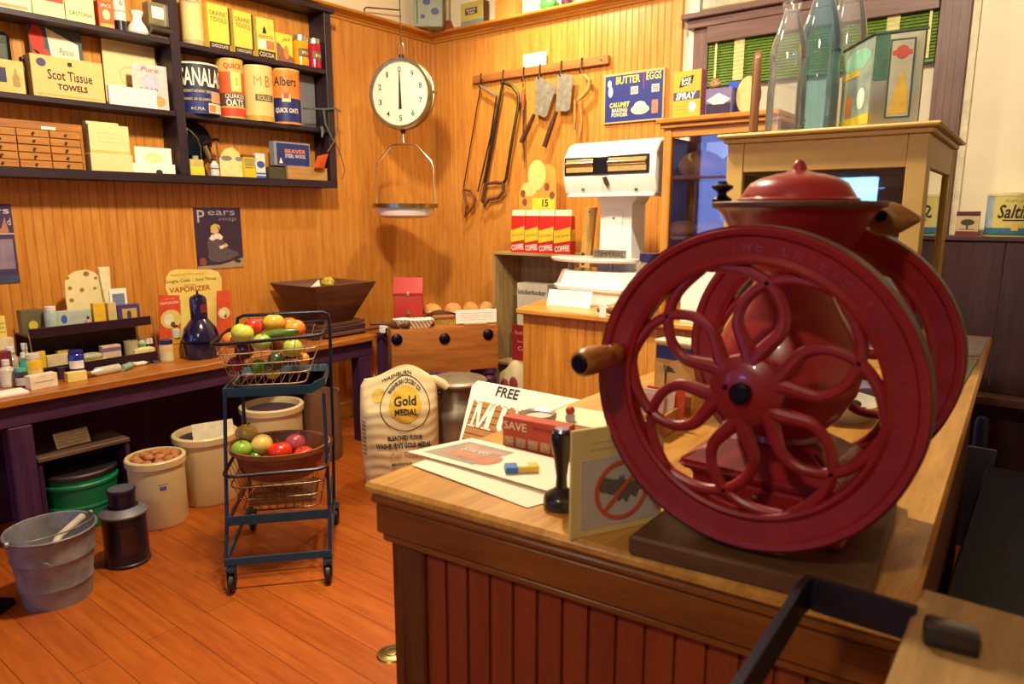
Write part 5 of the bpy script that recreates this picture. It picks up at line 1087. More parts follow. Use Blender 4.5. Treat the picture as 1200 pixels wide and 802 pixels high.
for px_, py_, r_, y_, c_ in ((199, 374, 11.5, -.0135, '#e0c86a'), (262, 367, 7.5, -.0055, '#d8c890')):
    x, z = V2(px_, py_); oval(vd, x - yv, z - TZ, r_ * .0050, r_ * .0045, paint(c_, .6, var=.1), y_, 'picture_disc'); oval(vd, x - yv - .012, z - TZ + .0, r_ * .0024, r_ * .0028, paint('#f0e6c0', .6), y_ - .0006, 'pictured_figure'); oval(vd, x - yv + .008, z - TZ - r_ * .0026, r_ * .0011, r_ * .0013, paint('#5a4a34', .6), y_ - .0007, 'pictured_lamp')
p = tl(237, 412); p.x = max(p.x, .30)
vb = thing('vaporizer', 'dark navy vaporizer flask with red labels in front of the display', 'vaporizer', (.37, at(236, 405, 'x', .37).y, TZ), LW + .25)
r = 20 * (Vector((.34, -2.2, .8)) - CAM).dot(FW) / FPX; h = at(232, 343, 'x', .37).z - TZ
NV = paint('#171438', .18, var=.2, coat=.6)
MB().lathe([(0, 0), (r * .92, 0), (r * .98, h * .04), (r, h * .16), (r * 1.04, h * .26), (r * 1.0, h * .34), (r * .86, h * .46), (r * .62, h * .55), (r * .46, h * .60), (r * .46, h * .90), (r * .40, h * .94), (r * .2, h * .97), (0, h * .98)], seg=40).done('flask', NV, vb)
MB().lathe([(r * 1.03, h * .245), (r * 1.09, h * .255), (r * 1.09, h * .275), (r * 1.03, h * .285)], seg=40).done('belt', metal('#2a2844', .3), vb)
patch(vb, r * .47, -.5, .7, h * .70, h * .83, paint('#7c2430', .5), 'red_label'); patch(vb, r * 1.01, .1, .75, h * .06, h * .2, paint('#7c3a34', .5), 'red_label'); MB().lathe([(0, h * .97), (r * .08, h * .97), (r * .05, h * 1.03), (0, h * 1.04)], seg=14).done('spout_tip', BL, vb)
# ---------------------------------------------------------------- wooden dough hopper
XH = .50
C0 = at(367, 337, 'x', XH); C1 = at(441, 329, 'x', XH); zt_ = (C0.z + C1.z) / 2
hw = abs(C1.y - C0.y); D0, D1 = at(374, 381, 'x', XH - .10), at(413, 372, 'x', XH - .10)
yA, yB = C0.y, C1.y; yC = (yA + yB) / 2; hb_ = hw * .26
xA = .05; zb_ = TZ + .085
t = thing('dough_trough', 'big dark wooden trough with sloping sides standing on the table', 'trough', ((xA + XH) / 2, yC, TZ))
X2 = (XH - xA) / 2; HZT = zt_ - TZ
WD = wood('#4a2a1c', '#7a4c30', 'y', .5, .6); WD2 = wood('#3f241a', '#67402a', 'x', .5, .6)
def side(o0, o1, i0, i1, nm, m_):
    pass
def tq(pts8, nm, m_): MB().hexa(pts8, .002).done(nm, m_, t)
tk = .018; xb = X2 * .5; yh = hw / 2
tq([(xb - tk, -hb_, .085), (xb, -hb_, .085), (xb, hb_, .085), (xb - tk, hb_, .085), (X2 - tk, -yh, HZT), (X2, -yh, HZT), (X2, yh, HZT), (X2 - tk, yh, HZT)], 'front_board', WD)
tq([(-xb, -hb_, .085), (-xb + tk, -hb_, .085), (-xb + tk, hb_, .085), (-xb, hb_, .085), (-X2, -yh, HZT), (-X2 + tk, -yh, HZT), (-X2 + tk, yh, HZT), (-X2, yh, HZT)], 'back_board', WD)
tq([(-xb, -hb_, .085), (xb, -hb_, .085), (xb, -hb_ + tk, .085), (-xb, -hb_ + tk, .085), (-X2, -yh, HZT - .004), (X2, -yh, HZT - .004), (X2, -yh + tk, HZT - .004), (-X2, -yh + tk, HZT - .004)], 'end_board', WD2)
tq([(-xb, hb_ - tk, .085), (xb, hb_ - tk, .085), (xb, hb_, .085), (-xb, hb_, .085), (-X2, yh - tk, HZT - .004), (X2, yh - tk, HZT - .004), (X2, yh, HZT - .004), (-X2, yh, HZT - .004)], 'end_board', WD2)
MB().box(-xb - .03, xb + .02, -hb_ - .02, hb_ + .09, .065, .0845, .002).done('bottom_board', WD, t)
MB().box(-xb - .05, xb + .06, -hb_ - .09, hb_ + .06, .0, .064, .003).done('base_block', wood('#2c1a1c', '#4a2e2c', 'y', .5), t)
MB().box(xb + .06, xb + .085, -hb_ - .02, hb_ + .16, .012, .03, .002).done('base_rail', WD, t)
fl = MB().box(-X2 + .03, X2 - .03, -yh + .04, yh - .04, HZT - .05, HZT - .045); fl.done('inner_tray', WD, t)
zt2 = TZ + HZT - .045
q = at(355, 331, 'z', zt2 + .03)
o = MB().prism([(-.05, 0), (.05, 0), (.045, .06)], -.001, .001, 'xz', M=Matrix.Rotation(math.radians(-8), 4, 'X')).done('paper_scrap', CARD, None, loc=((xA + XH) / 2 - .02, yC - .06, zt2 + .001), rotz=LW); tag(o, 'folded white paper scrap standing in the wooden trough', 'paper')
t2 = thing('paper_flower', 'small yellow crumpled flower in the wooden trough', 'flower', ((xA + XH) / 2 - .02, yC + .05, zt2))
mb = MB(); mb.ball((0, 0, .035), (.035, .045, .034), 12, 8); mb.jitter(.008, 3); mb.done('petals', paint('#c8b03a', .7, var=.3), t2)
# ================================================================ little two-basket shopping cart
BLU = paint('#20506c', .4, .3, var=.15); BLUD = paint('#1c2c44', .4, .4, var=.15); CHR = metal('#b8ae9a', .3)
cO = Vector((1.681, -2.703, 0)); CR = math.atan2(.757, .655)
ca = thing('shopping_cart', 'narrow blue two tier shopping cart standing on the wooden floor', 'shopping cart', cO, CR)
def cp(px, py, v):     # cart-local point at depth v behind the front wheels
    vd_ = Vector((-.757, .655, 0)); q = atp(px, py, cO + vd_ * v, vd_) - cO
    return Vector((q.x * .655 + q.y * .757, v, q.z))
RUB = paint('#1a1a20', .5)
def caster(x, y, s_):
    MB().lathe([(0, -.012), (.030, -.012), (.038, -.007), (.038, .007), (.030, .012), (0, .012)], axis='x', c=(x + .006, y - .012, .038), seg=28).done('wheel', RUB, ca)
    mb = MB(); mb.box(x - .010, x - .007, y - .03, y + .012, .03, .095, .001); mb.box(x + .019, x + .022, y - .03, y + .012, .03, .095, .001); mb.box(x - .012, x + .024, y - .03, y + .014, .09, .098, .001); mb.done('caster_fork', BLUD, ca)
    MB().lathe([(0, -.013), (.009, -.013), (.009, .013), (0, .013)], axis='x', c=(x + .006, y - .012, .038), seg=14).done('hub_cap', CHR, ca)
for x_, y_ in ((-.185, 0), (.185, 0), (-.19, .56), (.19, .56)): caster(x_, y_, 1)
def strip(nm, P, w_, h_, m_): MB().bar(P, w_, h_).done(nm, m_, ca)
strip('bottom_bar', [(-.205, 0, .118), (.205, 0, .118)], .008, .03, BLU)
strip('bottom_side_bar', [(-.20, .0, .118), (-.195, .58, .118)], .008, .022, BLU); strip('bottom_side_bar', [(.20, .0, .118), (.195, .58, .118)], .008, .022, BLU)
a, b = cp(266, 611, .10), cp(390, 602, .10); zl_ = (a.z + b.z) / 2
strip('lower_tray_bar', [(-.205, .10, zl_), (.205, .10, zl_)], .008, .038, BLU)
strip('lower_tray_side', [(-.20, .10, zl_), (-.19, .52, zl_)], .006, .026, BLU); strip('lower_tray_side', [(.20, .10, zl_), (.19, .52, zl_)], .006, .026, BLU)
a, b = cp(262, 458, .24), cp(363, 459, .24); zu = (a.z + b.z) / 2
xL, xR = a.x, b.x
strip('upper_tray_bar', [(-.21, .24, zu), (.14, .24, zu), (.16, .25, zu + .012), (.19, .30, zu + .016)], .008, .038, BLU)
strip('upper_tray_side', [(.19, .30, zu + .016), (.198, .50, zu + .03)], .008, .034, BLU); strip('upper_tray_side', [(-.21, .24, zu), (-.19, .50, zu + .01)], .008, .034, BLU)
for nm, P in (('front_leg', [(-.20, 0, .10), (-.205, .10, zl_), (-.205, .24, zu)]), ('front_leg', [(.20, 0, .10), (.20, .10, zl_), (.19, .24, zu - .02)])): MB().tube(P, .0075, 10).done(nm, BLUD, ca)
hz_ = 1.035
hp = [(-.19, .56, .10), (-.185, .52, .5), (-.185, .50, hz_ - .04), (-.18, .50, hz_ - .012), (-.155, .50, hz_), (.185, .50, hz_ + .006), (.207, .50, hz_ - .006), (.213, .50, hz_ - .035), (.205, .52, .5), (.19, .56, .10)]
MB().tube([Vector(p) for p in hp], .0075, 10).done('handle_frame', BLUD, ca)
strip('cross_brace', [(.198, .50, zu + .035), (-.18, .50, zu + .035)], .006, .03, paint('#6a94a4', .4, .3))
def wire_basket(nm, label, zr, zb_, top, bot, nx, ny, nz, wire, rim, rimtilt=0):
    """top/bot = (x0,x1,y0,y1)"""
    k = thing(nm, label, 'basket', cO, CR)
    def lerp(t): return [bot[i] + (top[i] - bot[i]) * t for i in range(4)]
    def loopat(t, r, nmn, m_):
        x0, x1, y0, y1 = lerp(t); z = zb_ + (zr - zb_) * t; c = min(.05, (x1 - x0) * .2); P = []
        for cx_, cy_, a0 in ((x1 - c, y1 - c, 0), (x0 + c, y1 - c, 90), (x0 + c, y0 + c, 180), (x1 - c, y0 + c, 270)):
            for q_ in range(5): an = math.radians(a0 + q_ * 22.5); P.append((cx_ + c * math.cos(an), cy_ + c * math.sin(an), z + rimtilt * t * ((cx_ + c * math.cos(an)) - (x0 + x1) / 2)))
        MB().tube(P, r, 6, closed=True).done(nmn, m_, k)
    for j in range(nz + 1):
        loopat(j / nz, .0028 if 0 < j < nz else (.0035 if j == 0 else .0075), 'wire_ring' if j < nz else 'rim_rail', wire if j < nz else rim)
    x0, x1, y0, y1 = bot; X0, X1, Y0, Y1 = top
    for i in range(nx):
        t = (i + .5) / nx * .86 + .07
        for fr in (0, 1):
            mb = MB(); yb_, yt_ = (y0, Y0) if fr == 0 else (y1, Y1)
            xb_ = x0 + (x1 - x0) * t; xt_ = X0 + (X1 - X0) * t
            mb.tube([(xb_, yb_, zb_), (xt_, yt_, zr + rimtilt * (xt_ - (X0 + X1) / 2))], .0014, 5).done('upright_wire', wire, k)
        MB().tube([(x0 + (x1 - x0) * t, y0, zb_), (x0 + (x1 - x0) * t, y1, zb_)], .0014, 5).done('floor_wire', wire, k)
    for i in range(ny):
        t = (i + .5) / ny * .8 + .1
        for fr in (0, 1):
            xb_, xt_ = (x0, X0) if fr == 0 else (x1, X1)
            MB().tube([(xb_, y0 + (y1 - y0) * t, zb_), (xt_, Y0 + (Y1 - Y0) * t, zr + rimtilt * (xt_ - (X0 + X1) / 2))], .0014, 5).done('upright_wire', wire, k)
    return k
a, b = cp(242, 408, .15), cp(372, 391, .15); zr1 = (a.z + b.z) / 2
q0, q1 = cp(265, 452, .27), cp(352, 450, .27); zb1 = zu + .021
WIR = paint('#c0ac8c', .35, .6); RIM = metal('#4a4a54', .4)
wire_basket('wire_basket', 'chrome wire basket of fruit on the upper tier of the cart', zr1, zb1, (a.x + .01, b.x + .015, .15, .56), (q0.x + .02, q1.x + .02, .27, .50), 8, 6, 4, WIR, RIM, .06)
a, b = cp(258, 560, .05), cp(380, 550, .05); zr2 = (a.z + b.z) / 2
wire_basket('wire_basket', 'dark rimmed wire basket on the lower tier holding the wooden basket', zr2, zl_ + .021, (-.20, .20, .05, .50), (-.15, .16, .14, .46), 8, 7, 3, metal('#8a7a68', .35), RIM, .02)
# tan woven packet under the wooden basket
t = thing('woven_mat', 'tan folded woven mat in the bottom of the lower wire basket', 'mat', cO, CR)
mb = MB(); mb.grid(lambda u, v: (-.13 + .27 * u, .17 + .25 * v, zl_ + .045 + .005 * math.sin(40 * u) * math.sin(36 * v)), 40, 36); g = bmesh.ops.extrude_face_region(mb.bm, geom=mb.bm.faces[:]); bmesh.ops.translate(mb.bm, verts=[v for v in g['geom'] if isinstance(v, bmesh.types.BMVert)], vec=(0, 0, -.018)); bmesh.ops.recalc_face_normals(mb.bm, faces=mb.bm.faces[:])
mb.done('weave', paint('#a06a34', .8, var=.3, scale=60), t)
# wooden oval bowl-basket
wl, wr_ = cp(262, 520, .15), cp(382, 540, .15)
t = thing('wooden_basket', 'oval split wood basket of tomatoes and apples on the lower tier', 'basket', cO + Matrix.Rotation(CR, 3, 'Z') @ Vector((0.0, .26, zr2 - .075)), CR)
OV = [(0, 0), (.125, .0), (.135, .006), (.178, .105), (.188, .128), (.192, .130), (.188, .134), (.180, .132), (.172, .110), (.128, .014), (0, .012)]
MB().lathe(OV, sx=1.06, sy=.92, seg=56).done('basket_body', wood('#5a2a18', '#8a5030', 'x', .5, .8), t)
MB().lathe([(.1885, .112), (.1955, .114), (.1965, .134), (.1905, .135)], sx=1.06, sy=.92, seg=56).done('rim_band', wood('#6a3a20', '#a06a3c', 'x', .5), t)
wbz = zr2 - .075; wbc = t.location.copy()
# ---------------------------------------------------------------- fruit and vegetables
def fruit(name, label, cat, px, py, rpx, v, col, shape=(1, 1, .92), stem=None, dimple=True, col2=None, zmin=None, rotx=0):
    vd_ = Vector((-.757, .655, 0)); p = atp(px, py, cO + vd_ * v, vd_); r = rpx * (p - CAM).dot(FW) / FPX
    if zmin is not None: p.z = max(p.z, zmin + r)
    t = thing(name, label, cat, p, rn.uniform(0, 6)); t.rotation_euler = (rotx, rn.uniform(-.3, .3), t.rotation_euler.z)
    prof = []
    for i in range(15):
        th = PI * i / 14; z = -math.cos(th); rr_ = math.sin(th)
        if dimple: z *= 1 - .22 * math.exp(-(rr_ / .3) ** 2)
        prof.append((r * rr_ * shape[0], r * z * shape[2]))
    prof[0] = (0, prof[0][1]); prof[-1] = (0, prof[-1][1])
    key = ('fruit', col, col2)
    if key not in MC:
        m, nt, b = mk('skin_' + col); vv = coords(nt); f = noise(nt, vv, 9, 3)
        nt.links.new(ramp(nt, f, [(.38, rgb(col)), (.66, rgb(col2 or col))]), b.inputs['Base Color']); b.inputs['Roughness'].default_value = .28; b.inputs['Coat Weight'].default_value = .15; MC[key] = m
    MB().lathe(prof, seg=28, sy=shape[1] / shape[0]).done('skin', MC[key], t)
    if stem: MB().tube([(0, 0, r * .7 * shape[2]), (r * .06, 0, r * 1.0 * shape[2]), (r * .16, 0, r * 1.16 * shape[2])], [r * .05, r * .05, r * .08], 8).done('stem', paint(stem, .7), t)
    return t, r
BRN = '#4a3418'
fruit('apple', 'big yellow green apple at the front left of the wire basket', 'apple', 284, 391, 13, .24, '#b8bc30', (1, 1, .92), BRN, True, '#d0d45c')
fruit('tomato', 'red pepper shaped tomato behind the yellow green apple', 'tomato', 297, 384, 10, .33, '#c82a24', (1, 1, 1.1), '#5a3a1c', True, '#d84030')
fruit('apple', 'golden yellow apple at the top middle of the wire basket', 'apple', 321, 379, 12.5, .40, '#d8a830', (1.05, 1, .9), BRN, True, '#e8c850')
fruit('peach', 'yellow peach with a red blush, right of the golden apple', 'peach', 346, 386, 12, .40, '#e0a030', (1.05, 1, .95), None, True, '#d8602a')
fruit('potato', 'brown potato showing behind peach and golden apple', 'potato', 337, 380, 9, .49, '#a8642c', (1.2, 1, .85), None, False, '#b87a40')
t, r = fruit('cucumber', 'long dark green cucumber lying across the wire basket', 'cucumber', 327, 391, 5.5, .32, '#3a5a20', (1, 1, 1), None, False, '#5a7a34')
t.rotation_euler = (0, math.radians(84), CR); t.scale = (1, 1, 4.2)
fruit('tomato', 'pale green tomato below the cucumber, basket centre', 'tomato', 307, 401, 10.5, .28, '#8aa83a', (1.05, 1, .95), '#4a5a24', True, '#b8c870')
fruit('orange', 'small orange at the left end of the wire basket', 'orange', 270, 399, 9.5, .28, '#d87a20', (1, 1, .98), None, False, '#e08a2c')
fruit('plum', 'dark purple plum under the yellow green apple', 'plum', 286, 411, 11, .30, '#4a1a2c', (1, 1, .98), None, False, '#6a2a3a')
fruit('onion', 'dark red onion in the lower left of the wire basket', 'onion', 277, 427, 10, .31, '#7a1c34', (1, 1, .92), None, False, '#902a44')
fruit('lime', 'bright green lime low in the middle of the wire basket', 'lime', 303, 430, 9, .30, '#4a8a1c', (1, 1, 1.05), None, False, '#6aa82c')
fruit('avocado', 'dark green avocado right of the bright green lime', 'avocado', 324, 423, 10, .31, '#2c3a1c', (1, 1, 1.1), None, False, '#44542a')
fruit('apple', 'pale green yellow apple at the right of the wire basket', 'apple', 343, 408, 11.5, .29, '#a8b440', (1, 1, .95), BRN, True, '#c8cc64')
fruit('apricot', 'small orange apricot at the right end of the wire basket', 'apricot', 356, 421, 6.5, .33, '#d88a2c', (1, 1, 1.15), None, False, '#e0a040')
fruit('pear', 'green yellow pear lying at the bottom of the wire basket', 'pear', 320, 438, 7.5, .33, '#a8a030', (1.4, 1, .85), None, False, '#c0b848')
fruit('pomegranate', 'maroon fruit at the back left of the wire basket', 'pomegranate', 303, 381, 9, .48, '#8a3a28', (1, 1, 1), None, True, '#a05038')
fruit('potato', 'red brown potato under pale green tomato and peach', 'potato', 323, 405, 8, .36, '#8a4a28', (1.15, 1, .9), None, False, '#9a5a34')
# wooden basket fill
fruit('apple', 'yellow apple at the back left of the wooden basket', 'apple', 289, 508, 12.5, .40, '#d0b040', (1.05, 1, .85), BRN, True, '#dcc860')
fruit('potato', 'pale yellow potato in the middle of the wooden basket', 'potato', 307, 521, 12.5, .22, '#d0b050', (1.08, 1, .9), None, False, '#dcc468')
fruit('apple', 'green apple at the left front of the wooden basket', 'apple', 283, 527, 12, .20, '#7aa82c', (1.02, 1, .9), BRN, True, '#a0c048')
fruit('tomato', 'large red tomato in the middle front of the wooden basket', 'tomato', 328, 530, 14, .20, '#c42414', (1.05, 1, .9), '#4a5a1c', True, '#d83a20')
fruit('onion', 'pink red onion at the back right of the wooden basket', 'onion', 346, 520, 12.5, .28, '#a83a4a', (1, 1, .95), '#c09a6a', False, '#c05a64')
fruit('tomato', 'red tomato with a green stem at the right of wooden basket', 'tomato', 356, 534, 12, .20, '#c82a14', (1.05, 1, .88), '#4a6a1c', True, '#d84020')
fruit('radish', 'small red radish at the right end of the wooden basket', 'radish', 370, 538, 7.5, .22, '#b83a34', (1, 1, 1), None, False, '#c85a4a')
fruit('lime', 'deep green lime between green apple and large tomato', 'lime', 300, 537, 8, .19, '#3a7a1c', (1, 1, 1), None, False, '#5a942c')
# ================================================================ butcher block set across the corner
BA = math.radians(55); BZ = .76
bp = at(458, 387, 'z', BZ); bq = at(584, 381, 'z', BZ)
bl_ = math.hypot(bq.x - bp.x, bq.y - bp.y); BA = math.atan2(bq.y - bp.y, bq.x - bp.x)
bk_ = thing('butcher_block', 'thick maple butcher block with three dark bolt heads in the corner', 'butcher block', ((bp.x + bq.x) / 2, (bp.y + bq.y) / 2, 0), BA)
BLK = wood('#8a4a1c', '#c07a34', 'x', .45, .5)
MB().box(-bl_ / 2, bl_ / 2, 0, .44, BZ - .29, BZ, .01, seg=2).done('block', BLK, bk_)
for x_ in (-.31, .31):
    for y_ in (.05, .39): MB().lathe([(0, 0), (.035, 0), (.045, .30), (.05, .40), (.035, .42), (.05, .44), (.05, BZ - .2905), (0, BZ - .2905)], c=(x_ * bl_ / .72, y_, 0), seg=20).done('leg', DKPV, bk_)
for px, py in ((465, 398), (521, 397), (572, 392)):
    nb = Vector((math.sin(BA), -math.cos(BA), 0)); q = atp(px, py, bp, nb) - Vector((bk_.location.x, bk_.location.y, 0)); u_ = q.x * math.cos(BA) + q.y * math.sin(BA)
    MB().lathe([(0, -.022), (.02, -.02), (.034, -.010), (.036, -.001), (0, -.001)], axis='y', c=(u_, 0, q.z), seg=28).done('bolt_head', metal('#2c2430', .4), bk_)
def bl(px, py, up=0):
    q = at(px, py, 'z', BZ); v = Vector((q.x - bk_.location.x, q.y - bk_.location.y, 0)); return v.x * math.cos(BA) + v.y * math.sin(BA), -v.x * math.sin(BA) + v.y * math.cos(BA)
def bworld(u, v, z): return Vector((bk_.location.x + u * math.cos(BA) - v * math.sin(BA), bk_.location.y + u * math.sin(BA) + v * math.cos(BA), z))
def bu(px, v, py=380):
    """block-local u of photo column px at depth v"""
    n_ = Vector((math.sin(BA), -math.cos(BA), 0)); q = atp(px, py, bworld(0, v, 0), n_); d_ = q - bk_.location; return d_.x * math.cos(BA) + d_.y * math.sin(BA), q.z
# red recipe box
v0 = .16; u0, _ = bu(462, v0, 370); u1, _ = bu(495, v0, 370); hR = bu(478, v0, 344)[1] - BZ; hT_ = bu(478, v0, 328)[1] - BZ
rb = thing('tin_box', 'red slope lidded tin box with brass catch on butcher block', 'box', bworld((u0 + u1) / 2, v0, BZ), BA - .22)
w = u1 - u0; REDT = paint('#ac2620', .4, var=.08)
d_ = .17
MB().prism([(0, 0), (d_, 0), (d_, hT_ * 1.0), (.085, hT_), (0, hR)], -w / 2, w / 2, 'yz', .002).done('box_body', REDT, rb)
lid_ = MB(); lid_.hexa([(-w / 2 - .003, -.004, hR - .012), (w / 2 + .003, -.004, hR - .012), (w / 2 + .003, .088, hT_ + .0005), (-w / 2 - .003, .088, hT_ + .0005), (-w / 2 - .003, -.004, hR + .002), (w / 2 + .003, -.004, hR + .002), (w / 2 + .003, .088, hT_ + .006), (-w / 2 - .003, .088, hT_ + .006)]); lid_.done('lid', REDT, rb)
MB().lathe([(0, -.008), (.016, -.006), (.018, 0), (0, 0)], axis='y', c=(0, -.001, hR * .42), seg=20).done('brass_boss', BRASS, rb)
MB().ball((.0, -.008, hR - .002), (.012, .006, .012)).done('catch', metal('#e6d8b0', .3), rb)
# paper food tray with diagonal stripes
v0 = -.0; u0, _ = bu(463, v0, 384); u1, _ = bu(510, v0, 384)
m, nt, b = mk('striped_paper'); vv = coords(nt, (1, 1, 1), (0, 0, 0)); wv_ = nt.nodes.new('ShaderNodeTexWave'); wv_.wave_type = 'BANDS'; wv_.bands_direction = 'DIAGONAL'; wv_.inputs['Scale'].default_value = 26; nt.links.new(vv, wv_.inputs['Vector']); nt.links.new(ramp(nt, wv_.outputs['Fac'], [(.45, rgb('#f2e6c8')), (.55, rgb('#c08a50'))]), b.inputs['Base Color']); b.inputs['Roughness'].default_value = .7
pt_ = thing('paper_tray', 'checked paper food tray with flared ends at the front of butcher block', 'tray', bworld((u0 + u1) / 2, v0, BZ), BA)
w = (u1 - u0); hh = .055
mb = MB(); bx_, tx_ = w * .36, w * .5
mb.hexa([(-bx_, 0.02, 0), (bx_, .02, 0), (bx_, .022, 0), (-bx_, .022, 0), (-tx_, -.0, hh), (tx_, .0, hh), (tx_, .002, hh), (-tx_, .002, hh)]); mb.hexa([(-bx_, .10, 0), (bx_, .10, 0), (bx_, .102, 0), (-bx_, .102, 0), (-tx_, .12, hh), (tx_, .12, hh), (tx_, .122, hh), (-tx_, .122, hh)])
mb.hexa([(-bx_, .02, 0), (-bx_ + .002, .02, 0), (-bx_ + .002, .102, 0), (-bx_, .102, 0), (-tx_, 0, hh), (-tx_ + .002, 0, hh), (-tx_ + .002, .122, hh), (-tx_, .122, hh)]); mb.hexa([(bx_ - .002, .02, 0), (bx_, .02, 0), (bx_, .102, 0), (bx_ - .002, .102, 0), (tx_ - .002, 0, hh), (tx_, 0, hh), (tx_, .122, hh), (tx_ - .002, .122, hh)]); mb.box(-bx_, bx_, .02, .10, 0, .002)
mb.done('tray_shell', m, pt_)
tag(MB().grid(lambda u, v: (-w * .45 + w * .9 * u, .0 + .11 * v, .052 + .008 * math.sin(7 * u) * math.cos(6 * v)), 14, 6).done('tissue_liner', CARD, pt_), None)
# wooden scoop lying at the left end
sp = thing('wooden_scoop', 'brown wooden scoop overhanging the left end of the block', 'scoop', bworld(-bl_ / 2 + .035, .05, BZ + .028), BA + PI * .86)
MB().lathe([(0, -.10), (.024, -.09), (.028, -.03), (.026, .02), (.012, .05), (.009, .12), (.013, .16), (0, .17)], axis='x', seg=22).done('scoop_body', wood('#4a2c1a', '#7a4e2e', 'x', .5, 2), sp)
# scrubbing brush
v0 = .07; u0, _ = bu(508, v0, 384); u1, _ = bu(534, v0, 384); w = u1 - u0
br_ = thing('scrub_brush', 'wooden scrubbing brush with yellow bristles on the block', 'brush', bworld((u0 + u1) / 2, v0, BZ), BA)
MB().box(-w / 2, w / 2, 0, .06, .042, .066, .006).done('brush_back', wood('#7a4420', '#a86a34', 'x', .5), br_)
mb = MB()
for i in range(14):
    for j in range(4): mb.lathe([(.005, 0), (.004, .043)], c=(-w * .45 + w * .9 * i / 13, .008 + .014 * j, 0), seg=6)
o = mb.done('bristles', paint('#c89a3c', .8, var=.3), br_); o['kind'] = 'stuff'
# tray of rolls with a printed card in front
v0 = .13; u0, _ = bu(503, v0, 375); u1, _ = bu(583, v0, 375); w = u1 - u0
rt = thing('bread_tray', 'white paper lined tray of crusty rolls at the back of block', 'tray', bworld((u0 + u1) / 2, v0, BZ), BA)
MB().box(-w / 2, w / 2, 0, .20, 0, .035, .004).done('tray_board', wood('#8a5a2c', '#b8854a', 'x', .5), rt)
MB().grid(lambda u, v: (-w * .50 + w * u, -.006 + .21 * v, .045 + .055 * (1 - v) * (.7 + .2 * math.sin(9 * u)) * (1 if v < .3 else .55) + .006 * math.sin(14 * u + 5 * v)), 20, 8).done('waxed_paper', CARD, rt)
CRUST = paint('#c88a4a', .7, var=.35, scale=14, bmp=.3)
for i, px in enumerate((507, 531, 552, 570)):
    uu, _ = bu(px, v0 + .11, 365); q = bworld(uu, v0 + .115, BZ + .078)
    o = MB().ball((0, 0, 0), (.062, .05, .048), 18, 12).jitter(.003, i).done('bread_roll', CRUST, None, loc=q, rotz=BA + .4 * i)
    tag(o, ['crusty roll at the left end of the paper lined tray', 'crusty roll second from left in the tray, low in the paper', 'tall crusty roll third from left in the paper lined tray', 'crusty roll at the right end of the paper lined tray'][i], 'bread roll', 'rolls in the tray')
v0 = .045; u0, _ = bu(534, v0, 375); u1, _ = bu(582, v0, 375); h = bu(558, v0, 363)[1] - BZ - .012
pc = carton('notice_card', 'large white typed card propped in front of the rolls', 'card', bworld((u0 + u1) / 2, v0, BZ + .012), BA, u1 - u0, h, .003, CARD, body='card')
for k in range(4): rect(pc, -(u1 - u0) * .4, (u1 - u0) * .4, h * (.25 + .16 * k), h * (.25 + .16 * k) + .003, paint('#c9c4b0', .8), name='typed_line')
MB().box(-.09, .07, -.03, .03, -.0115, 0, .002).done('card_foot', wood('#8a5a2c', '#b8854a', 'x', .5), pc)
# socket and cord by the table end
q = at(447, 388, 'x', .62)
so = thing('power_socket', 'small white cube socket with hanging cord at the table end', 'socket', (.60, q.y + .05, q.z))
MB().box(-.025, .02, -.03, .03, -.02, .03, .004).done('socket_body', CARD, so); MB().box(.02, .024, -.016, .016, -.018, .012).done('outlet_face', INK, so)
MB().tube([(.024, 0, -.005), (.03, .0, -.08), (.028, .01, -.2), (.03, .03, -.30), (.04, .05, -.34)], .0035, 8).done('cord', CARD, so)
MB().box(-.05, .0, -.035, .035, -q.z, -.0205, .003).done('post', DKPV, so)
# ================================================================ flour sack and milk can on the floor
SK = paint('#e0cf9c', .85, var=.06, scale=8); BLKINK = paint('#2c2c30', .8, var=.2, scale=60)
sp_ = at(470, 575, 'z', 0); sx, sy = sp_.x, sp_.y
sfa = math.atan2(CAM.y - sy, CAM.x - sx) + PI / 2
fsk = thing('flour_sack', 'full cream cloth flour sack with a yellow printed seal on floor', 'sack', (sx - .08, sy + .08, 0), sfa)
dd = (Vector((sx, sy, .3)) - CAM).dot(FW) / FPX
SW, SH = 88 * dd / 2, 140 * dd * 1.0
SD = .15
def sackpt(u, v, off=0):
    """u round (0..1, .0 front centre), v up"""
    a_ = 2 * PI * u; cx_ = math.sin(a_); sy_ = -math.cos(a_)
    e = .55; px = math.copysign(abs(cx_) ** e, cx_); py = math.copysign(abs(sy_) ** .8, sy_)
    bul = .96 + .07 * math.sin(PI * min(1, v * 1.02)) ** .7 - .08 * max(0, v - .93) / .07
    ww = SW * bul * (1.0 + .04 * v); dp = SD * (1 - .72 * max(0, v - .72) / .28) * (.88 + .15 * math.sin(PI * v))
    zz = SH * v + (.028 * math.sin(3.2 * (px + .25)) - .02 * abs(px) ** 3) * max(0, v - .6) / .4
    wr = .002 * math.sin(70 * v + 4 * math.sin(3 * px)) + .005 * math.sin(9 * v + 5 * px)
    return Vector((px * (ww + off), py * (dp + off + wr), max(.002, zz)))
mb = MB(); nu, nv = 96, 110; V = [[mb.bm.verts.new(sackpt(i / nu, j / nv)) for i in range(nu)] for j in range(nv + 1)]
for j in range(nv):
    for i in range(nu): mb.bm.faces.new((V[j][i], V[j][(i + 1) % nu], V[j + 1][(i + 1) % nu], V[j + 1][i]))
mb.bm.faces.new(V[0][::-1]); mb.bm.faces.new(V[nv]); bmesh.ops.recalc_face_normals(mb.bm, faces=mb.bm.faces[:])
mb.done('sack_cloth', SK, fsk, smooth=60)
def front(x, z, off=.0025):
    """x in -1..1 across, z 0..1 up -> point on the sack front"""
    e = .55; u = math.asin(math.copysign(min(1, abs(x)) ** (1 / e), x)) / (2 * PI); return sackpt(u, z, off)
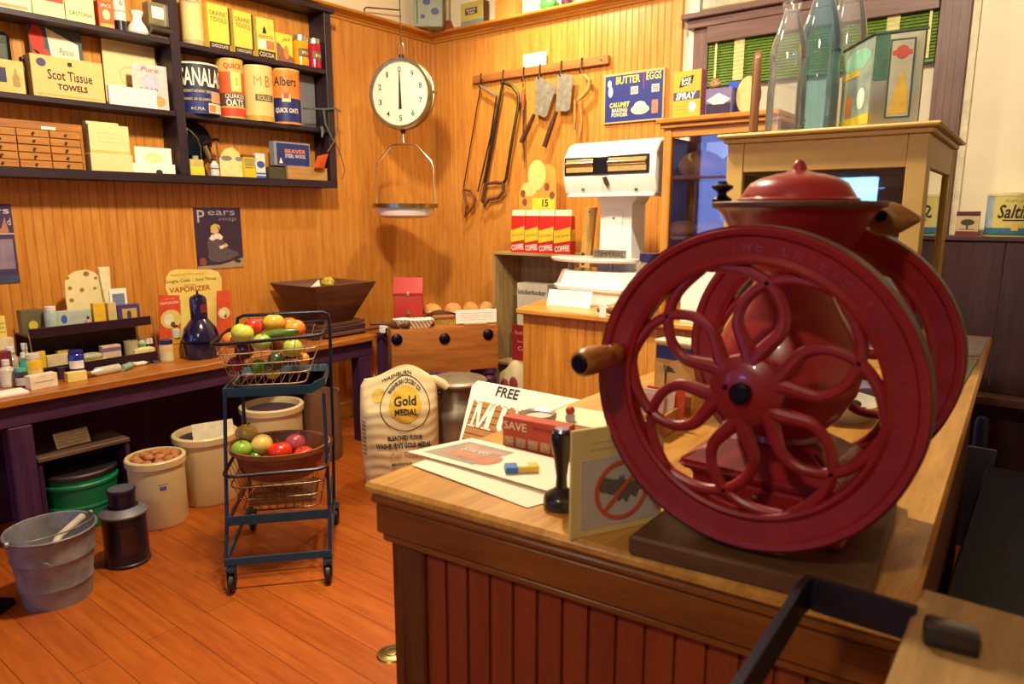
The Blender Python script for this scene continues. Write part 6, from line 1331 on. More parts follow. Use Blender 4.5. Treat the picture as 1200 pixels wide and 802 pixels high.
def sprint(me, mat, nm='printed_lettering', off=.0045):
    bm = bmesh.new(); bm.from_mesh(me)
    for _ in range(2):
        es = [e for e in bm.edges if e.calc_length() > .03]
        if es: bmesh.ops.subdivide_edges(bm, edges=es, cuts=1)
    bmesh.ops.triangulate(bm, faces=bm.faces[:]); bm.to_mesh(me); bm.free()
    for v in me.vertices: v.co = front(v.co.x, v.co.y, off)
    me.materials.clear(); me.materials.append(mat); o = bpy.data.objects.new(nm, me); COL.objects.link(o); o.parent = fsk; return o
def sline(s_, x, z, w_, h_, mat, bold=.02, arc=None, shear=0):
    me = text_verts(s_, w_, h_, bold, shear)
    for v in me.vertices:
        if arc:
            R_x, R_z = arc; a_ = v.co.x / R_x; k_ = 1 + v.co.y / R_z
            v.co = (x + R_x * k_ * math.sin(a_), z + R_z * k_ * math.cos(a_), 0)
        else: v.co = (x + v.co.x, z + v.co.y, 0)
    return sprint(me, mat)
def sdisc(x, z, rx, rz, mat, nm, off=.0025, inner=0):
    bm = bmesh.new(); n = 40; rings = []
    for k in range(7):
        t = inner + (1 - inner) * k / 6; rings.append([bm.verts.new((x + rx * t * math.cos(2 * PI * i / n), z + rz * t * math.sin(2 * PI * i / n), 0)) for i in range(n)] if t > 0 else [bm.verts.new((x, z, 0))])
    for a, b in zip(rings, rings[1:]):
        for i in range(n):
            bm.faces.new((a[0], b[i], b[(i + 1) % n])) if len(a) == 1 else bm.faces.new((a[i], a[(i + 1) % n], b[(i + 1) % n], b[i]))
    me = bpy.data.meshes.new(nm); bm.to_mesh(me); bm.free(); return sprint(me, mat, nm, off)
YS = paint('#dcb432', .8, var=.06)
cx0, cz0 = .14, .745
sdisc(cx0, cz0, .40, .135, YS, 'printed_seal'); sdisc(cx0, cz0, .62, .205, BLKINK, 'seal_ring', .003, .965); sdisc(-.52, .85, .17, .058, paint('#d8b84a', .8), 'small_seal')
sline('WASHBURN CROSBY CO.', cx0, cz0, .90, .034, BLKINK, .03, (.50, .165)); sline('WASHBURN', cx0 - .2, .965, .8, .028, BLKINK, .02)
sline('Gold', cx0, cz0 + .03, .55, .07, BLKINK, .03); sline('MEDAL', cx0 + .02, cz0 - .05, .56, .05, BLKINK, .02)
sline('BLEACHED FLOUR', .12, .485, .85, .042, BLKINK, .03); sline("WASHBURN'S GOLD MEDAL", .08, .42, 1.35, .05, BLKINK, .03)
sline('Oven Tested', .1, .335, .7, .05, paint('#c8743c', .8), .0, None, .3); sline('MINNEAPOLIS', .02, .255, .5, .026, BLKINK); 
for k in range(9): sline('WBG', -.88, .62 - k * .035, .10, .022, BLKINK, .02)
ear = sackpt(.27, .97)
mb = MB(); mb.tube([ear + Vector((-.05, 0, .0)), ear + Vector((.0, -.01, .004)), ear + Vector((.045, -.02, -.02)), ear + Vector((.07, -.02, -.045))], [.022, .024, .026, .02], 10); mb.done('sack_ear', SK, fsk)
ear = sackpt(.75, .985); mb = MB(); mb.tube([ear + Vector((.1, 0, -.012)), ear + Vector((.06, 0, .012)), ear + Vector((.058, -.002, .03))], [.006, .004, .002], 6); mb.done('tie_string', SK, fsk)
# milk can
mc = at(545, 500, 'z', .12); 
MCX, MCY = 1.33, -1.30
dm = (Vector((MCX, MCY, .4)) - CAM).dot(FW) / FPX; cq = atp(537, 520, (MCX, MCY, 0), (FH.x, FH.y, 0)); MCX, MCY = cq.x, cq.y
mr = 31 * dm; zrim = atp(542, 446, (MCX, MCY, 0), (FH.x, FH.y, 0)).z; zsh = atp(542, 482, (MCX, MCY, 0), (FH.x, FH.y, 0)).z
MILKM = paint('#8f8776', .4, .6, .3, 8)
mk_ = thing('milk_can', 'grey metal milk can with mushroom lid between sack and oak counter', 'milk can', (MCX, MCY, 0), math.atan2(CAM.y - MCY, CAM.x - MCX) + PI / 2)
MB().lathe([(0, 0), (mr, 0), (mr, zsh - .03), (mr * 1.03, zsh - .02), (mr * 1.02, zsh), (mr * .92, zsh + .035), (mr * .66, zsh + .10), (mr * .62, zrim - .03), (0, zrim - .03)], seg=44).done('can_body', MILKM, mk_)
MB().lathe([(mr * .64, zrim - .045), (mr * .95, zrim - .022), (mr * 1.12, zrim - .006), (mr * 1.12, zrim + .004), (mr * 1.04, zrim + .014), (mr * .6, zrim + .020), (0, zrim + .018)], seg=44).done('lid', paint('#a09884', .4, .6, .3, 8), mk_)
for s_ in (-1, 1): MB().tube([(s_ * mr * .66, 0, zsh + .10), (s_ * mr * .95, 0, zsh + .115), (s_ * mr * 1.08, 0, zsh + .09), (s_ * mr * 1.0, 0, zsh + .01)], .009, 8).done('side_handle', MILKM, mk_)
# dark ribbed thing (washboard) between sack and can
wq = atp(515, 520, (1.0, -1.12, 0), (FH.x, FH.y, 0))
wbd = thing('washboard', 'narrow dark ribbed washboard standing behind the flour sack', 'washboard', (wq.x, wq.y, 0), math.atan2(CAM.y - wq.y, CAM.x - wq.x) + PI / 2)
MB().box(-.06, .06, 0, .025, 0, .50, .003).done('frame', DKPV, wbd)
for k in range(14): MB().lathe([(0, -.05), (.008, -.05), (.008, .05), (0, .05)], axis='x', c=(0, -.002, .06 + .028 * k), seg=10).done('rib', metal('#8a86a0', .35), wbd)
# brass floor disc by the counter
q = at(459, 767, 'z', 0); o = thing('floor_socket', 'round brass floor plate beside the counter corner', 'floor plate', (q.x, q.y, 0))
MB().lathe([(0, .008), (.03, .008), (.033, .006), (.048, .005), (.052, 0), (0, 0)], seg=36).done('plate', metal('#a8935c', .35), o); MB().lathe([(.02, .009), (.024, .0095), (.024, .007)], seg=24).done('cap_ring', metal('#6a5c38', .4), o)
# brown paper sack behind the cart
bs = thing('paper_sack', 'rolled brown paper sack under the table behind the cart', 'paper sack', (.60, -1.655, 0), PI / 2 - .5)
mb = MB(); mb.lathe([(0, 0), (.10, 0), (.115, .1), (.11, .28), (.105, .42), (.108, .43), (.098, .43), (.095, .38), (0, .36)], seg=28, sy=.75); mb.jitter(.004, 8); mb.done('sack_paper', paint('#7a5234', .85, var=.15), bs)
# ================================================================ pale open cabinet against the back wall
PALE = wood('#8a6c40', '#b89a66', 'z', .6, .6); PALEX = wood('#8a6c40', '#b89a66', 'x', .6, .6)
PY = -.34; x0 = at(578, 380, 'y', PY).x; x1 = at(668, 380, 'y', PY).x; PZ = at(620, 297, 'y', PY).z
cb = thing('open_cabinet', 'pale open fronted wooden cabinet against the back boarding', 'cabinet', ((x0 + x1) / 2, PY, 0)); w = x1 - x0
MB().box(-w / 2 - .004, w / 2 + .004, -.004, .32, PZ - .018, PZ, .002).done('top_board', PALEX, cb)
for s_ in (-1, 1): MB().box(min(s_ * w / 2, s_ * (w / 2 - .02)), max(s_ * w / 2, s_ * (w / 2 - .02)), 0, .32, 0, PZ - .0185, .002).done('side_panel', PALE, cb)
MB().box(-w / 2 + .021, w / 2 - .021, .30, .315, 0, PZ - .019, .001).done('back_panel', PALE, cb)
zsA = at(605, 424, 'y', PY + .06).z
MB().box(-w / 2 + .021, w / 2 - .021, .002, .299, zsA - .02, zsA, .001).done('shelf', PALEX, cb)
MB().box(-w / 2 + .021, w / 2 - .021, .002, .299, .06, .08, .001).done('shelf', PALEX, cb)
# tins inside
w_, h_, l_ = bw(600, 640, 420, 383, PY + .10, zsA); t = carton('coffee_tin', 'crimson coffee tin on the cabinet shelf under the pale tin', 'tin', l_, 0, w_, h_, .12, paint('#8a1c24', .45, var=.1), body='tin_body')
hh = h_
for s_, zz, ww in (('Schilling', .78, .62), ('Vacuum Packed', .55, .5), ('Coffee', .35, .45)): txt(t, s_, -w_ * .1, h_ * zz, w_ * ww, h_ * (.12 if 'V' not in s_ else .05), paint('#d8a890', .6), y=-.001)
w2, h2, l2 = bw(605, 640, 383, 333, PY + .10, zsA + hh); l2.z += .001; l2.y += .01
t = carton('tall_tin', 'tall pale tin with black script standing on the crimson coffee tin', 'tin', l2, 0, w2, h2, .10, paint('#d8d2bc', .5, var=.08), body='tin_body')
txt(t, 'knickerbocker', 0, h2 * .80, w2 * .92, h2 * .12, INK, y=-.001, bold=.02)
# wadded cloth at the bottom
mb = MB(); mb.ball((0, 0, .11), (.13, .09, .13), 28, 18)
for v in mb.bm.verts: v.co *= 1 + .10 * math.sin(23 * v.co.x + 11 * v.co.z) * math.cos(19 * v.co.z + 5 * v.co.x); v.co.z = max(v.co.z, 0)
q = at(600, 438, 'y', PY - .12); o = thing('cloth_bag', 'crumpled cream and crimson printed cloth bag beside the oak counter', 'cloth bag', (q.x + .02, q.y, 0))
mb.done('bag_cloth', paint('#c9b98a', .85, var=.15, scale=20), o); o.scale = (1, 1, (at(600, 418, 'y', PY - .12).z) / .25)
for k, (x_, z_) in enumerate(((-.02, .16), (.03, .10), (.05, .17))): MB().ball((x_, -.085 + .02 * abs(x_) * 10, z_), (.035, .012, .022), 12, 8).done('crimson_print', paint('#8a2c30', .8), o)
# coffee bags in a row
RB = paint('#c42420', .5, var=.06); YB = paint('#e8c02c', .5, var=.05)
PYB = PY + .03
for i, (pl, pr, lab) in enumerate(((599, 614, 'red and yellow coffee bag at the left end of the row'), (615, 630, 'red and yellow coffee bag second from the left in the row'), (631, 648, 'red and yellow coffee bag third from the left in the row'), (649, 668, 'red and yellow coffee bag at the right end of the row'))):
    w_, h_, l_ = bw(pl, pr, 294, 246, PYB, PZ); t = thing('coffee_bag', lab + ' on the pale cabinet', 'coffee bag', l_, .05, 'coffee bags on the pale cabinet'); dpt = .07
    MB().hexa([(-w_ / 2, 0, 0), (w_ / 2, 0, 0), (w_ / 2, dpt, 0), (-w_ / 2, dpt, 0), (-w_ / 2 * .98, .008, h_ * .86), (w_ / 2 * .98, .008, h_ * .86), (w_ / 2 * .98, dpt - .01, h_ * .86), (-w_ / 2 * .98, dpt - .01, h_ * .86)], .002).done('bag_body', RB, t)
    MB().hexa([(-w_ / 2 * .97, .009, h_ * .862), (w_ / 2 * .97, .009, h_ * .862), (w_ / 2 * .97, .034, h_ * .862), (-w_ / 2 * .97, .034, h_ * .862), (-w_ / 2 * .95, .015, h_), (w_ / 2 * .95, .015, h_), (w_ / 2 * .95, .022, h_), (-w_ / 2 * .95, .022, h_)], .001).done('folded_top', paint('#ead9b4', .6), t)
    poly(t, [(-w_ * .49, h_ * .24), (w_ * .49, h_ * .31), (w_ * .49, h_ * .62), (-w_ * .49, h_ * .52)], YB, -.0008, 'yellow_band', .004)
    txt(t, 'IGA Deluxe', 0, h_ * .42, w_ * .8, h_ * .06, paint('#7a4a1c', .6), y=-.0014, rot=.14); txt(t, 'COFFEE', 0, h_ * .13, w_ * .88, h_ * .13, WHITE, y=-.0014, bold=.02, rot=.1)
    MB().box(w_ / 2, w_ / 2 + .0006, .006, dpt - .006, h_ * .3, h_ * .56).done('side_label', YB, t)
# bread shaped display card behind the bags
P = [(609, 250), (608, 226), (612, 216), (621, 212), (621, 203), (627, 195), (634, 192), (645, 193), (651, 199), (652, 212), (652, 250)]
yd = PY + .14; pp = [at(x, y, 'y', yd) for x, y in P]; cx_ = sum(p.x for p in pp) / len(pp); zb_ = PZ
t = thing('display_card', 'tall loaf shaped cardboard display behind the coffee bags', 'display card', (cx_, yd, zb_)); pts = [(p.x - cx_, p.z - zb_) for p in pp]; pts[0] = (pts[0][0], 0); pts[-1] = (pts[-1][0], 0)
MB().prism(pts, 0, .004, 'xz').done('card', paint('#d89a3c', .65, var=.2, scale=10), t)
def dq(px, py): q = at(px, py, 'y', yd); return q.x - cx_, q.z - zb_
x, z = dq(629, 205); oval(t, x, z, .075, .10, paint('#ecd07a', .65), -.0008, 'printed_slice'); x, z = dq(620, 222); oval(t, x, z, .065, .05, paint('#e8cc74', .65), -.0010, 'printed_slice')
x, z = dq(636, 240); rect(t, x - .09, x + .10, z - .12, z + .045, paint('#e8d03a', .65), -.0012, 'yellow_panel'); x, z = dq(639, 238); txt(t, '15', x, z, .05, .05, INK, y=-.002, bold=.03)
for px, py in ((613, 227), (647, 229), (641, 219), (615, 237)): x, z = dq(px, py); oval(t, x, z, .022, .026, paint('#8a4a24', .65), -.0016, 'printed_nut', 14)
# ================================================================ oak cross counter
ZC2 = 1.0; OAKB = wood('#a8641c', '#d8983c', 'z', .35, .5); OAKT = wood('#b47024', '#dca04a', 'x', .3, .6)
A0 = at(604, 361, 'z', ZC2); A1 = Vector((3.04, A0.y + .045, ZC2)); B0 = at(638, 350, 'z', ZC2); B0 = A0 + (B0 - A0) * 1.35; B1 = Vector((3.04, B0.y - .0, ZC2))
cc = thing('cross_counter', 'oak counter with beaded front carrying the white scale', 'counter', (A0.x, A0.y, 0))
pg = [(0, 0), (A1.x - A0.x, A1.y - A0.y), (B1.x - A0.x, B1.y - A0.y), (B0.x - A0.x, B0.y - A0.y)]
MB().prism(pg, ZC2 - .032, ZC2, 'xy', .008).done('countertop', OAKT, cc)
ins = .035
g0 = Vector((pg[0][0] + ins * .7, pg[0][1] + ins)); g1 = Vector((pg[1][0], pg[1][1] + ins)); g2 = Vector((pg[2][0], pg[2][1] - .01)); g3 = Vector((pg[3][0] + ins, pg[3][1] - .01))
mb = MB()
def run(a, b):
    d = b - a; L = d.length; d.normalize(); n_ = Vector((-d.y, d.x)); prof = []; u = 0
    while u < L:
        e = min(u + .047, L); prof += [(u, 0), (e - .006, 0), (e - .0045, .003), (e - .002, .003)]; u = e
    prof.append((L, 0)); A = []; B = []
    for u, o in prof:
        p = a + d * u + n_ * o; A.append(mb.bm.verts.new((p.x, p.y, 0))); B.append(mb.bm.verts.new((p.x, p.y, ZC2 - .033)))
    for i in range(len(prof) - 1): mb.bm.faces.new((A[i], A[i + 1], B[i + 1], B[i]))
run(g0, g1); mb.done('front_panel', OAKB, cc, smooth=0)
mb = MB(); run(g3, g0); mb.done('end_panel', OAKB, cc, smooth=0)
mb = MB(); mb.prism([tuple(g3), tuple(g2), tuple(g2 - Vector((0, .02))), tuple(g3 - Vector((-.01, .02)))], 0, ZC2 - .033, 'xy'); mb.done('back_panel', OAKB, cc)
mb = MB(); mb.prism([tuple(g1), tuple(g2), tuple(g2 - Vector((.02, 0))), tuple(g1 - Vector((.02, 0)))], 0, ZC2 - .033, 'xy'); mb.done('end_panel', OAKB, cc)
# white enamel scale
WEN = paint('#f0ece4', .22, var=.03, coat=.4); SY = -1.06; SDY = -.98
sc0 = at(692, 352, 'z', ZC2); sclx = at(700, 352, 'y', SY).x
xs = lambda px, yy: at(px, 300, 'y', yy).x
L0_, R0_ = at(641, 352, 'y', SY).x, at(742, 350, 'y', SY).x
ws = thing('counter_scale', 'white enamel shop scale with cylinder head on the cross counter', 'scale', ((L0_ + R0_) / 2, SY, ZC2), -.02)
sx0 = ws.location.x; W2 = (R0_ - L0_) / 2
zv_ = lambda px, py, yy: at(px, py, 'y', yy).z - ZC2
zb1, zb2 = max(.07, zv_(690, 338, SY)), zv_(690, 318, SY + .04)
mb = MB(); ch = .07
oct_ = lambda k, c: [(-W2 * k + c, 0 - .0), (W2 * k - c, 0), (W2 * k, c), (W2 * k, .30 - c), (W2 * k - c, .30), (-W2 * k + c, .30), (-W2 * k, .30 - c), (-W2 * k, c)]
def loft(mb, secs):
    R = [[mb.bm.verts.new((x, y, z)) for x, y in pts_] for pts_, z in secs]; fs = [mb.bm.faces.new(R[0][::-1]), mb.bm.faces.new(R[-1])]
    for a, b in zip(R, R[1:]):
        n = len(a)
        for i in range(n): fs.append(mb.bm.faces.new((a[i], a[(i + 1) % n], b[(i + 1) % n], b[i])))
    bmesh.ops.recalc_face_normals(mb.bm, faces=fs); return mb
def shrink(pts_, k, cy=.15): return [(x * k, cy + (y - cy) * k) for x, y in pts_]
ob = oct_(1.0, .075)
loft(mb, [(shrink(ob, .93), .0), (shrink(ob, .93), .012), (shrink(ob, .95), zb1 * .78), (shrink(ob, 1.03), zb1 * .84), (shrink(ob, 1.05), zb1 * 1.02), (shrink(ob, .98), zb1 * 1.12), (shrink(ob, .86), zb2), ]); mb.done('scale_base', WEN, ws)
zp = zv_(695, 304, SY + .08); pr = (at(742, 304, 'y', SY + .08).x - at(642, 304, 'y', SY + .08).x) / 2; pcx = (at(742, 304, 'y', SY + .08).x + at(642, 304, 'y', SY + .08).x) / 2 - sx0
MB().lathe([(0, zp - .014), (pr * .96, zp - .014), (pr, zp - .004), (pr, zp + .004), (pr * .97, zp + .006), (0, zp + .003)], c=(pcx, .13, 0), sy=.55, seg=56).done('weighing_platter', WEN, ws)
for s_ in (-.55, .4): MB().lathe([(0, zb2 - .01), (.014, zb2 - .01), (.012, zp - .0145), (0, zp - .0145)], c=(pcx + s_ * pr, .13, 0), seg=14).done('platter_post', metal('#9a968c', .35), ws)
npx0, npx1 = at(694, 298, 'y', SY + .16).x - sx0, at(733, 298, 'y', SY + .16).x - sx0; nz0, nz1 = zv_(712, 303, SY + .16), zv_(712, 293, SY + .16)
MB().box(npx0, npx1, .16, .164, nz0, nz1, .001).done('name_plate', metal('#b4ac90', .4), ws); txt(ws, 'STIMPERIAL', (npx0 + npx1) / 2, (nz0 + nz1) / 2, (npx1 - npx0) * .9, (nz1 - nz0) * .6, INK, y=.159)
cxl, cxr = at(702, 270, 'y', SY + .2).x - sx0, at(740, 270, 'y', SY + .2).x - sx0; cx_ = (cxl + cxr) / 2; cw = (cxr - cxl) / 2
zh0, zh1 = zv_(712, 228, SY + .1), zv_(712, 165, SY + .16)
mb = MB(); sq = lambda k: [(cx_ - cw * k, .2 - .0), (cx_ + cw * k, .2), (cx_ + cw * k, .34), (cx_ - cw * k, .34)]
loft(mb, [(sq(1.12), zb2 - .02), (sq(1.12), zb2 + .03), (sq(1.0), zb2 + .05), (sq(.96), zh0 - .05), (sq(1.2), zh0 - .02), (sq(1.25), zh0 + .005)]); mb.done('column', WEN, ws)
MB().box(cx_ - cw * .62, cx_ + cw * .42, .195, .2, zb2 + .08, zh0 - .08, .002).done('column_panel', WEN, ws)
MB().lathe([(0, .190), (.005, .190), (.005, .195), (0, .195)], axis='y', c=(cx_ - .01, 0, zh0 - .12), seg=12).done('lock_stud', metal('#8a8478', .3), ws)
hx0, hx1 = at(660, 200, 'y', SY + .08).x - sx0, at(769, 200, 'y', SY + .08).x - sx0
hz = zh1 - zh0
prof_ = [(.10, 0), (.30, 0), (.36, hz * .35), (.34, hz * .8), (.27, hz * 1.0), (.18, hz * 1.0), (.12, hz * .92), (.075, hz * .70), (.07, hz * .30), (.09, hz * .09)]
MB().prism([(y, zh0 + z) for y, z in prof_], hx0, hx1, 'yz', .006).done('head_casing', WEN, ws)
MB().box(hx0 + .02, hx1 - .01, .085, .30, zh0 - .012, zh0 + .003, .003).done('head_rail', WEN, ws)
MB().box(hx0 + .012, hx1 - .03, .064, .071, zh0 + hz * .36, zh0 + hz * .70, .004).done('window_bezel', metal('#55544c', .35), ws)
for a_, b_ in ((.05, .36), (.52, .92)):
    X0, X1 = hx0 + (hx1 - hx0) * a_, hx0 + (hx1 - hx0) * b_
    MB().box(X0, X1, .060, .064, zh0 + hz * .41, zh0 + hz * .65, .001).done('chart_window', paint('#b89a5c', .25, var=.2, coat=.6), ws)
    MB().lathe([(0, X0), (hz * .04, X0), (hz * .04, X1), (0, X1)], axis='x', c=(0, .060, zh0 + hz * .56), seg=14).done('chart_drum', metal('#e0cfa0', .2), ws)
MB().box(hx0 + (hx1 - hx0) * .36, hx0 + (hx1 - hx0) * .52, .057, .064, zh0 + hz * .38, zh0 + hz * .68, .002).done('centre_plate', metal('#3c3c40', .4), ws)
qx, qz = at(711, 213, 'y', SY + .08).x - sx0, zv_(711, 213, SY + .08)
poly(ws, [(qx - .02, qz + .022), (qx + .005, qz + .025), (qx + .018, qz - .012), (qx + .008, qz - .026), (qx - .006, qz - .012)], metal('#7a6a44', .4), .066, 'maker_badge', .012)
for px in (682, 745): q = at(px, 222, 'y', SY + .08); MB().ball((q.x - sx0, .085, q.z - ZC2), .009).done('head_screw', metal('#8a7a54', .4), ws)
# price card, spirit level, brush, jar and notice on this counter
a = at(641, 357, 'z', ZC2); q1 = at(690, 360, 'z', ZC2); 
w_, h_, l_ = bw(641, 690, 357, 340, SY - .08, ZC2); t = carton('price_card', 'white card propped against the base of the white scale', 'card', l_, 0, w_, h_, .002, CARD, rot=(math.radians(-20), 0, .06), body='card')
for k in range(2): rect(t, -w_ * .3, w_ * .3, h_ * (.5 + .2 * k), h_ * (.5 + .2 * k) + .002, paint('#b9b4a8', .8), name='typed_line')
yl = -.70; a = at(678, 320, 'y', yl); b = at(688, 243, 'y', yl)
lv = thing('spirit_level', 'tall pale wooden spirit level leaning behind the white scale', 'spirit level', (a.x + .02, yl, ZC2))
topx, topz = b.x - lv.location.x, b.z - ZC2
MB().hexa([(-.035, 0, 0), (.035, 0, 0), (.035, .03, 0), (-.035, .03, 0), (topx - .03, .03, topz), (topx + .035, .03, topz), (topx + .035, .06, topz), (topx - .03, .06, topz)], .002).done('level_body', wood('#b08438', '#d8b060', 'z', .4, .8), lv)
f_ = .42; MB().prism([(topx * f_ - .012 + .016 * math.cos(t_), topz * f_ + .04 * math.sin(t_)) for t_ in [2 * PI * i / 20 for i in range(20)]], .0105, .0115, 'xz').done('vial_slot', paint('#3a4a34', .2), lv)
MB().ball((topx * .95, .0275, topz * .95), (.005, .003, .005)).done('hang_hole', INK, lv)
q = at(722, 352, 'y', -1.30)
hb = thing('wooden_mallet', 'turned wooden handled tool with a white tag on the cross counter', 'tool', (q.x, -1.30, ZC2 + .034), .5)
MB().lathe([(0, -.09), (.012, -.088), (.018, -.075), (.014, -.05), (.022, -.03), (.032, .0), (.034, .05), (.03, .09), (0, .10)], axis='x', seg=26).done('handle', wood('#7a4a22', '#a87038', 'x', .45, 2), hb)
MB().lathe([(.019, -.045), (.021, -.045), (.021, -.038), (.019, -.038)], axis='x', seg=22, closed=True).done('ferrule', metal('#d8d0c0', .3), hb)
MB().box(-.075, -.045, -.05, -.049, -.033, .02).done('white_tag', CARD, hb)
jq = at(757, 300, 'y', -1.02)
jr = thing('glass_jar', 'clear jar with a blue lid between the scale and the bread case', 'jar', (at(760, 320, 'y', -1.22).x, -1.22, ZC2))
hj = at(757, 297, 'y', -1.22).z - ZC2
MB().lathe([(0, 0), (.05, 0), (.055, .02), (.055, hj * .7), (.04, hj * .82), (.04, hj * .88), (0, hj * .88)], seg=32).done('jar_glass', paint('#a88a7a', .12, coat=.6), jr); MB().lathe([(0, hj * .88), (.044, hj * .88), (.044, hj), (0, hj)], seg=28).done('jar_lid', paint('#2a2c5c', .35), jr)
w_, h_, l_ = bw(797, 838, 366, 318, -1.26, ZC2); h_ = at(817, 316, 'y', -1.26).z - ZC2
t = carton('notice_card', 'plain white card standing on the cross counter behind the wheels', 'card', l_, 0, w_, h_, .004, CARD, body='card')
MB().box(-w_ * .4, w_ * .4, .004, .04, 0, .006).done('card_foot', CARD, t)
# ================================================================ things on the back wall
RKY = -.028
a = at(554, 93, 'y', RKY); b = at(713, 70, 'y', RKY); hb_ = .055
rk = thing('tool_rail', 'long wooden rail of iron hooks fixed to the back boarding', 'rail', ((a.x + b.x) / 2, -.002, (a.z + b.z) / 2)); w = b.x - a.x
MB().box(-w / 2, w / 2, -.032, 0, -hb_ / 2, hb_ / 2, .003).done('rail_board', wood('#8a5020', '#b8783a', 'x', .45), rk)
IRON = metal('#4a4038', .5, .3); STEEL = paint('#a09a88', .45, .5, .3, 20); RUST = metal('#5a3a28', .55, .3)
hooks = [(565, 92), (591, 88), (615, 84), (634, 82), (659, 77), (683, 74)]
for px, py in hooks:
    q = at(px, py, 'y', RKY); x = q.x - rk.location.x
    MB().tube([(x, -.03, hb_ / 2 + .004), (x, -.042, hb_ / 2), (x, -.044, 0), (x, -.046, -.05), (x, -.056, -.066), (x, -.066, -.055)], .0045, 8).done('iron_hook', IRON, rk)
MB().lathe([(0, -.035), (.006, -.035), (.006, -.032), (0, -.032)], axis='y', c=(w / 2 - .05, 0, .0), seg=12).done('screw_head', IRON, rk)
w_, h_, l_ = bw(613, 640, 72, 61, -.05, 2.3); q0 = at(613, 76, 'y', -.03); q1 = at(640, 72, 'y', -.03); zt_ = at(627, 62, 'y', -.03).z
t = carton('label_card', 'white label card standing on top of the tool rail', 'card', ((q0.x + q1.x) / 2, -.030, rk.location.z + hb_ / 2 + .0005), 0, q1.x - q0.x, zt_ - rk.location.z - hb_ / 2, .002, CARD, body='card'); MB().box(-.05, .09, .002, .028, .0, .012).done('card_block', wood('#8a5020', '#b8783a', 'x', .45), t)
YT = -.052
def wp(px, py, base, y=YT): q = at(px, py, 'y', y); return (q.x - base.x, y - base.y, q.z - base.z)
def wtool(name, label, cat, px, py): q = at(px, py, 'y', YT); return thing(name, label, cat, (q.x, YT, q.z))
t = wtool('meat_saw', 'thin bladed butcher saw hanging at the left end of the rail', 'saw', 563, 103); B = t.location
MB().bar([wp(563, 102, B), wp(543, 222, B)], .003, .010, up=(0, 1, 0)).done('blade', RUST, t)
MB().tube([wp(565.5, 93, B, RKY - .05), wp(563, 97, B), wp(563, 103, B)], .004, 6).done('hang_ring', IRON, t)
MB().tube([wp(563, 101, B), wp(570, 105, B), wp(582, 113, B)], [.008, .010, .010], 8).done('tip_arm', STEEL, t)
MB().tube([wp(582, 113, B), wp(575, 160, B), wp(560, 225, B)], .006, 8).done('back_bow', IRON, t)
MB().tube([wp(543, 222, B), wp(552, 224, B), wp(557, 232, B), wp(554, 243, B), wp(545, 254, B), wp(547, 240, B), wp(543, 224, B)], .011, 8).done('handle', wood('#5a3018', '#8a5430', 'z', .5), t)
t = wtool('meat_saw', 'large bow framed butcher saw hanging second from the left', 'saw', 591, 100); B = t.location
MB().tube([wp(589, 98, B), wp(583, 130, B), wp(576, 170, B), wp(568, 215, B)], [.008, .012, .014, .012], 8).done('blade_bar', IRON, t)
MB().tube([wp(590, 97, B), wp(600, 101, B), wp(607, 110, B), wp(608, 120, B), wp(601, 160, B), wp(593, 210, B), wp(590, 215, B)], .011, 10).done('bow', metal('#5a4e34', .5), t)
MB().tube([wp(590, 215, B), wp(580, 214, B), wp(569, 216, B), wp(565, 236, B), wp(568, 241, B), wp(573, 234, B), wp(584, 232, B), wp(590, 224, B), wp(590, 215, B)], .013, 8).done('handle', wood('#4a2c1c', '#6e4830', 'z', .5), t)
t = wtool('sharpening_steel', 'thin sharpening steel with a wooden handle hanging third from left', 'steel', 614, 97); B = t.location
MB().tube([wp(613, 97, B), wp(613, 103, B)], .004, 6).done('hang_ring', IRON, t); MB().lathe([(0, .0), (.010, -.01), (.014, -.05), (.012, -.10), (.009, -.13), (0, -.13)], c=wp(613, 104, B), seg=14).done('handle', wood('#7a3a20', '#a05a34', 'z', .5), t); MB().tube([wp(613.5, 128, B), wp(613.5, 165, B), wp(615, 197, B)], [.007, .006, .002], 8).done('rod', IRON, t)
for lab, bl4, hp_ in (('broad cleaver hanging left of the other, its handle slanting down', [(628, 90), (636, 92), (652, 101), (641, 136), (638, 138), (627, 133)], [(626, 134), (618, 152), (611, 167)]), ('cleaver with a straight dark handle hanging right of the first', [(654, 87), (672, 88), (668, 128), (664, 131), (651, 130)], [(652, 131), (646, 148), (638, 172)])):
    t = wtool('meat_cleaver', lab, 'cleaver', (bl4[0][0] + 2), bl4[0][1] - 3); B = t.location
    MB().prism([(wp(x, y, B)[0], wp(x, y, B)[2]) for x, y in bl4], -.003, .003, 'xz', .001).done('blade', STEEL, t); MB().tube([wp(*p, B) for p in hp_], [.013, .017, .018], 12).done('handle', wood('#3a2018', '#5e3626', 'z', .45), t)
    MB().tube([(wp(*bl4[0], B)[0] - .01, 0, wp(*bl4[0], B)[2] + .0), (wp(*bl4[0], B)[0], 0, wp(*bl4[0], B)[2] + .012), (wp(*bl4[0], B)[0] + .012, 0, wp(*bl4[0], B)[2])], .004, 6).done('hang_loop', IRON, t)
t = wtool('bone_hook', 'curved pale horn handled hook with twisted cords at the right end', 'hook', 683, 88); B = t.location
MB().tube([wp(684, 88, B), wp(691, 94, B), wp(690, 104, B), wp(684, 112, B), wp(677, 118, B)], [.012, .014, .015, .014, .010], 12).done('curved_grip', paint('#b08a44', .5, var=.2), t); MB().tube([wp(674, 117, B), wp(674, 140, B), wp(673, 152, B)], .010, 8).done('cord', paint('#a87c34', .7, var=.3), t); MB().tube([wp(680, 118, B), wp(682, 140, B), wp(679, 163, B)], .011, 8).done('cord', paint('#a87c34', .7, var=.3), t)
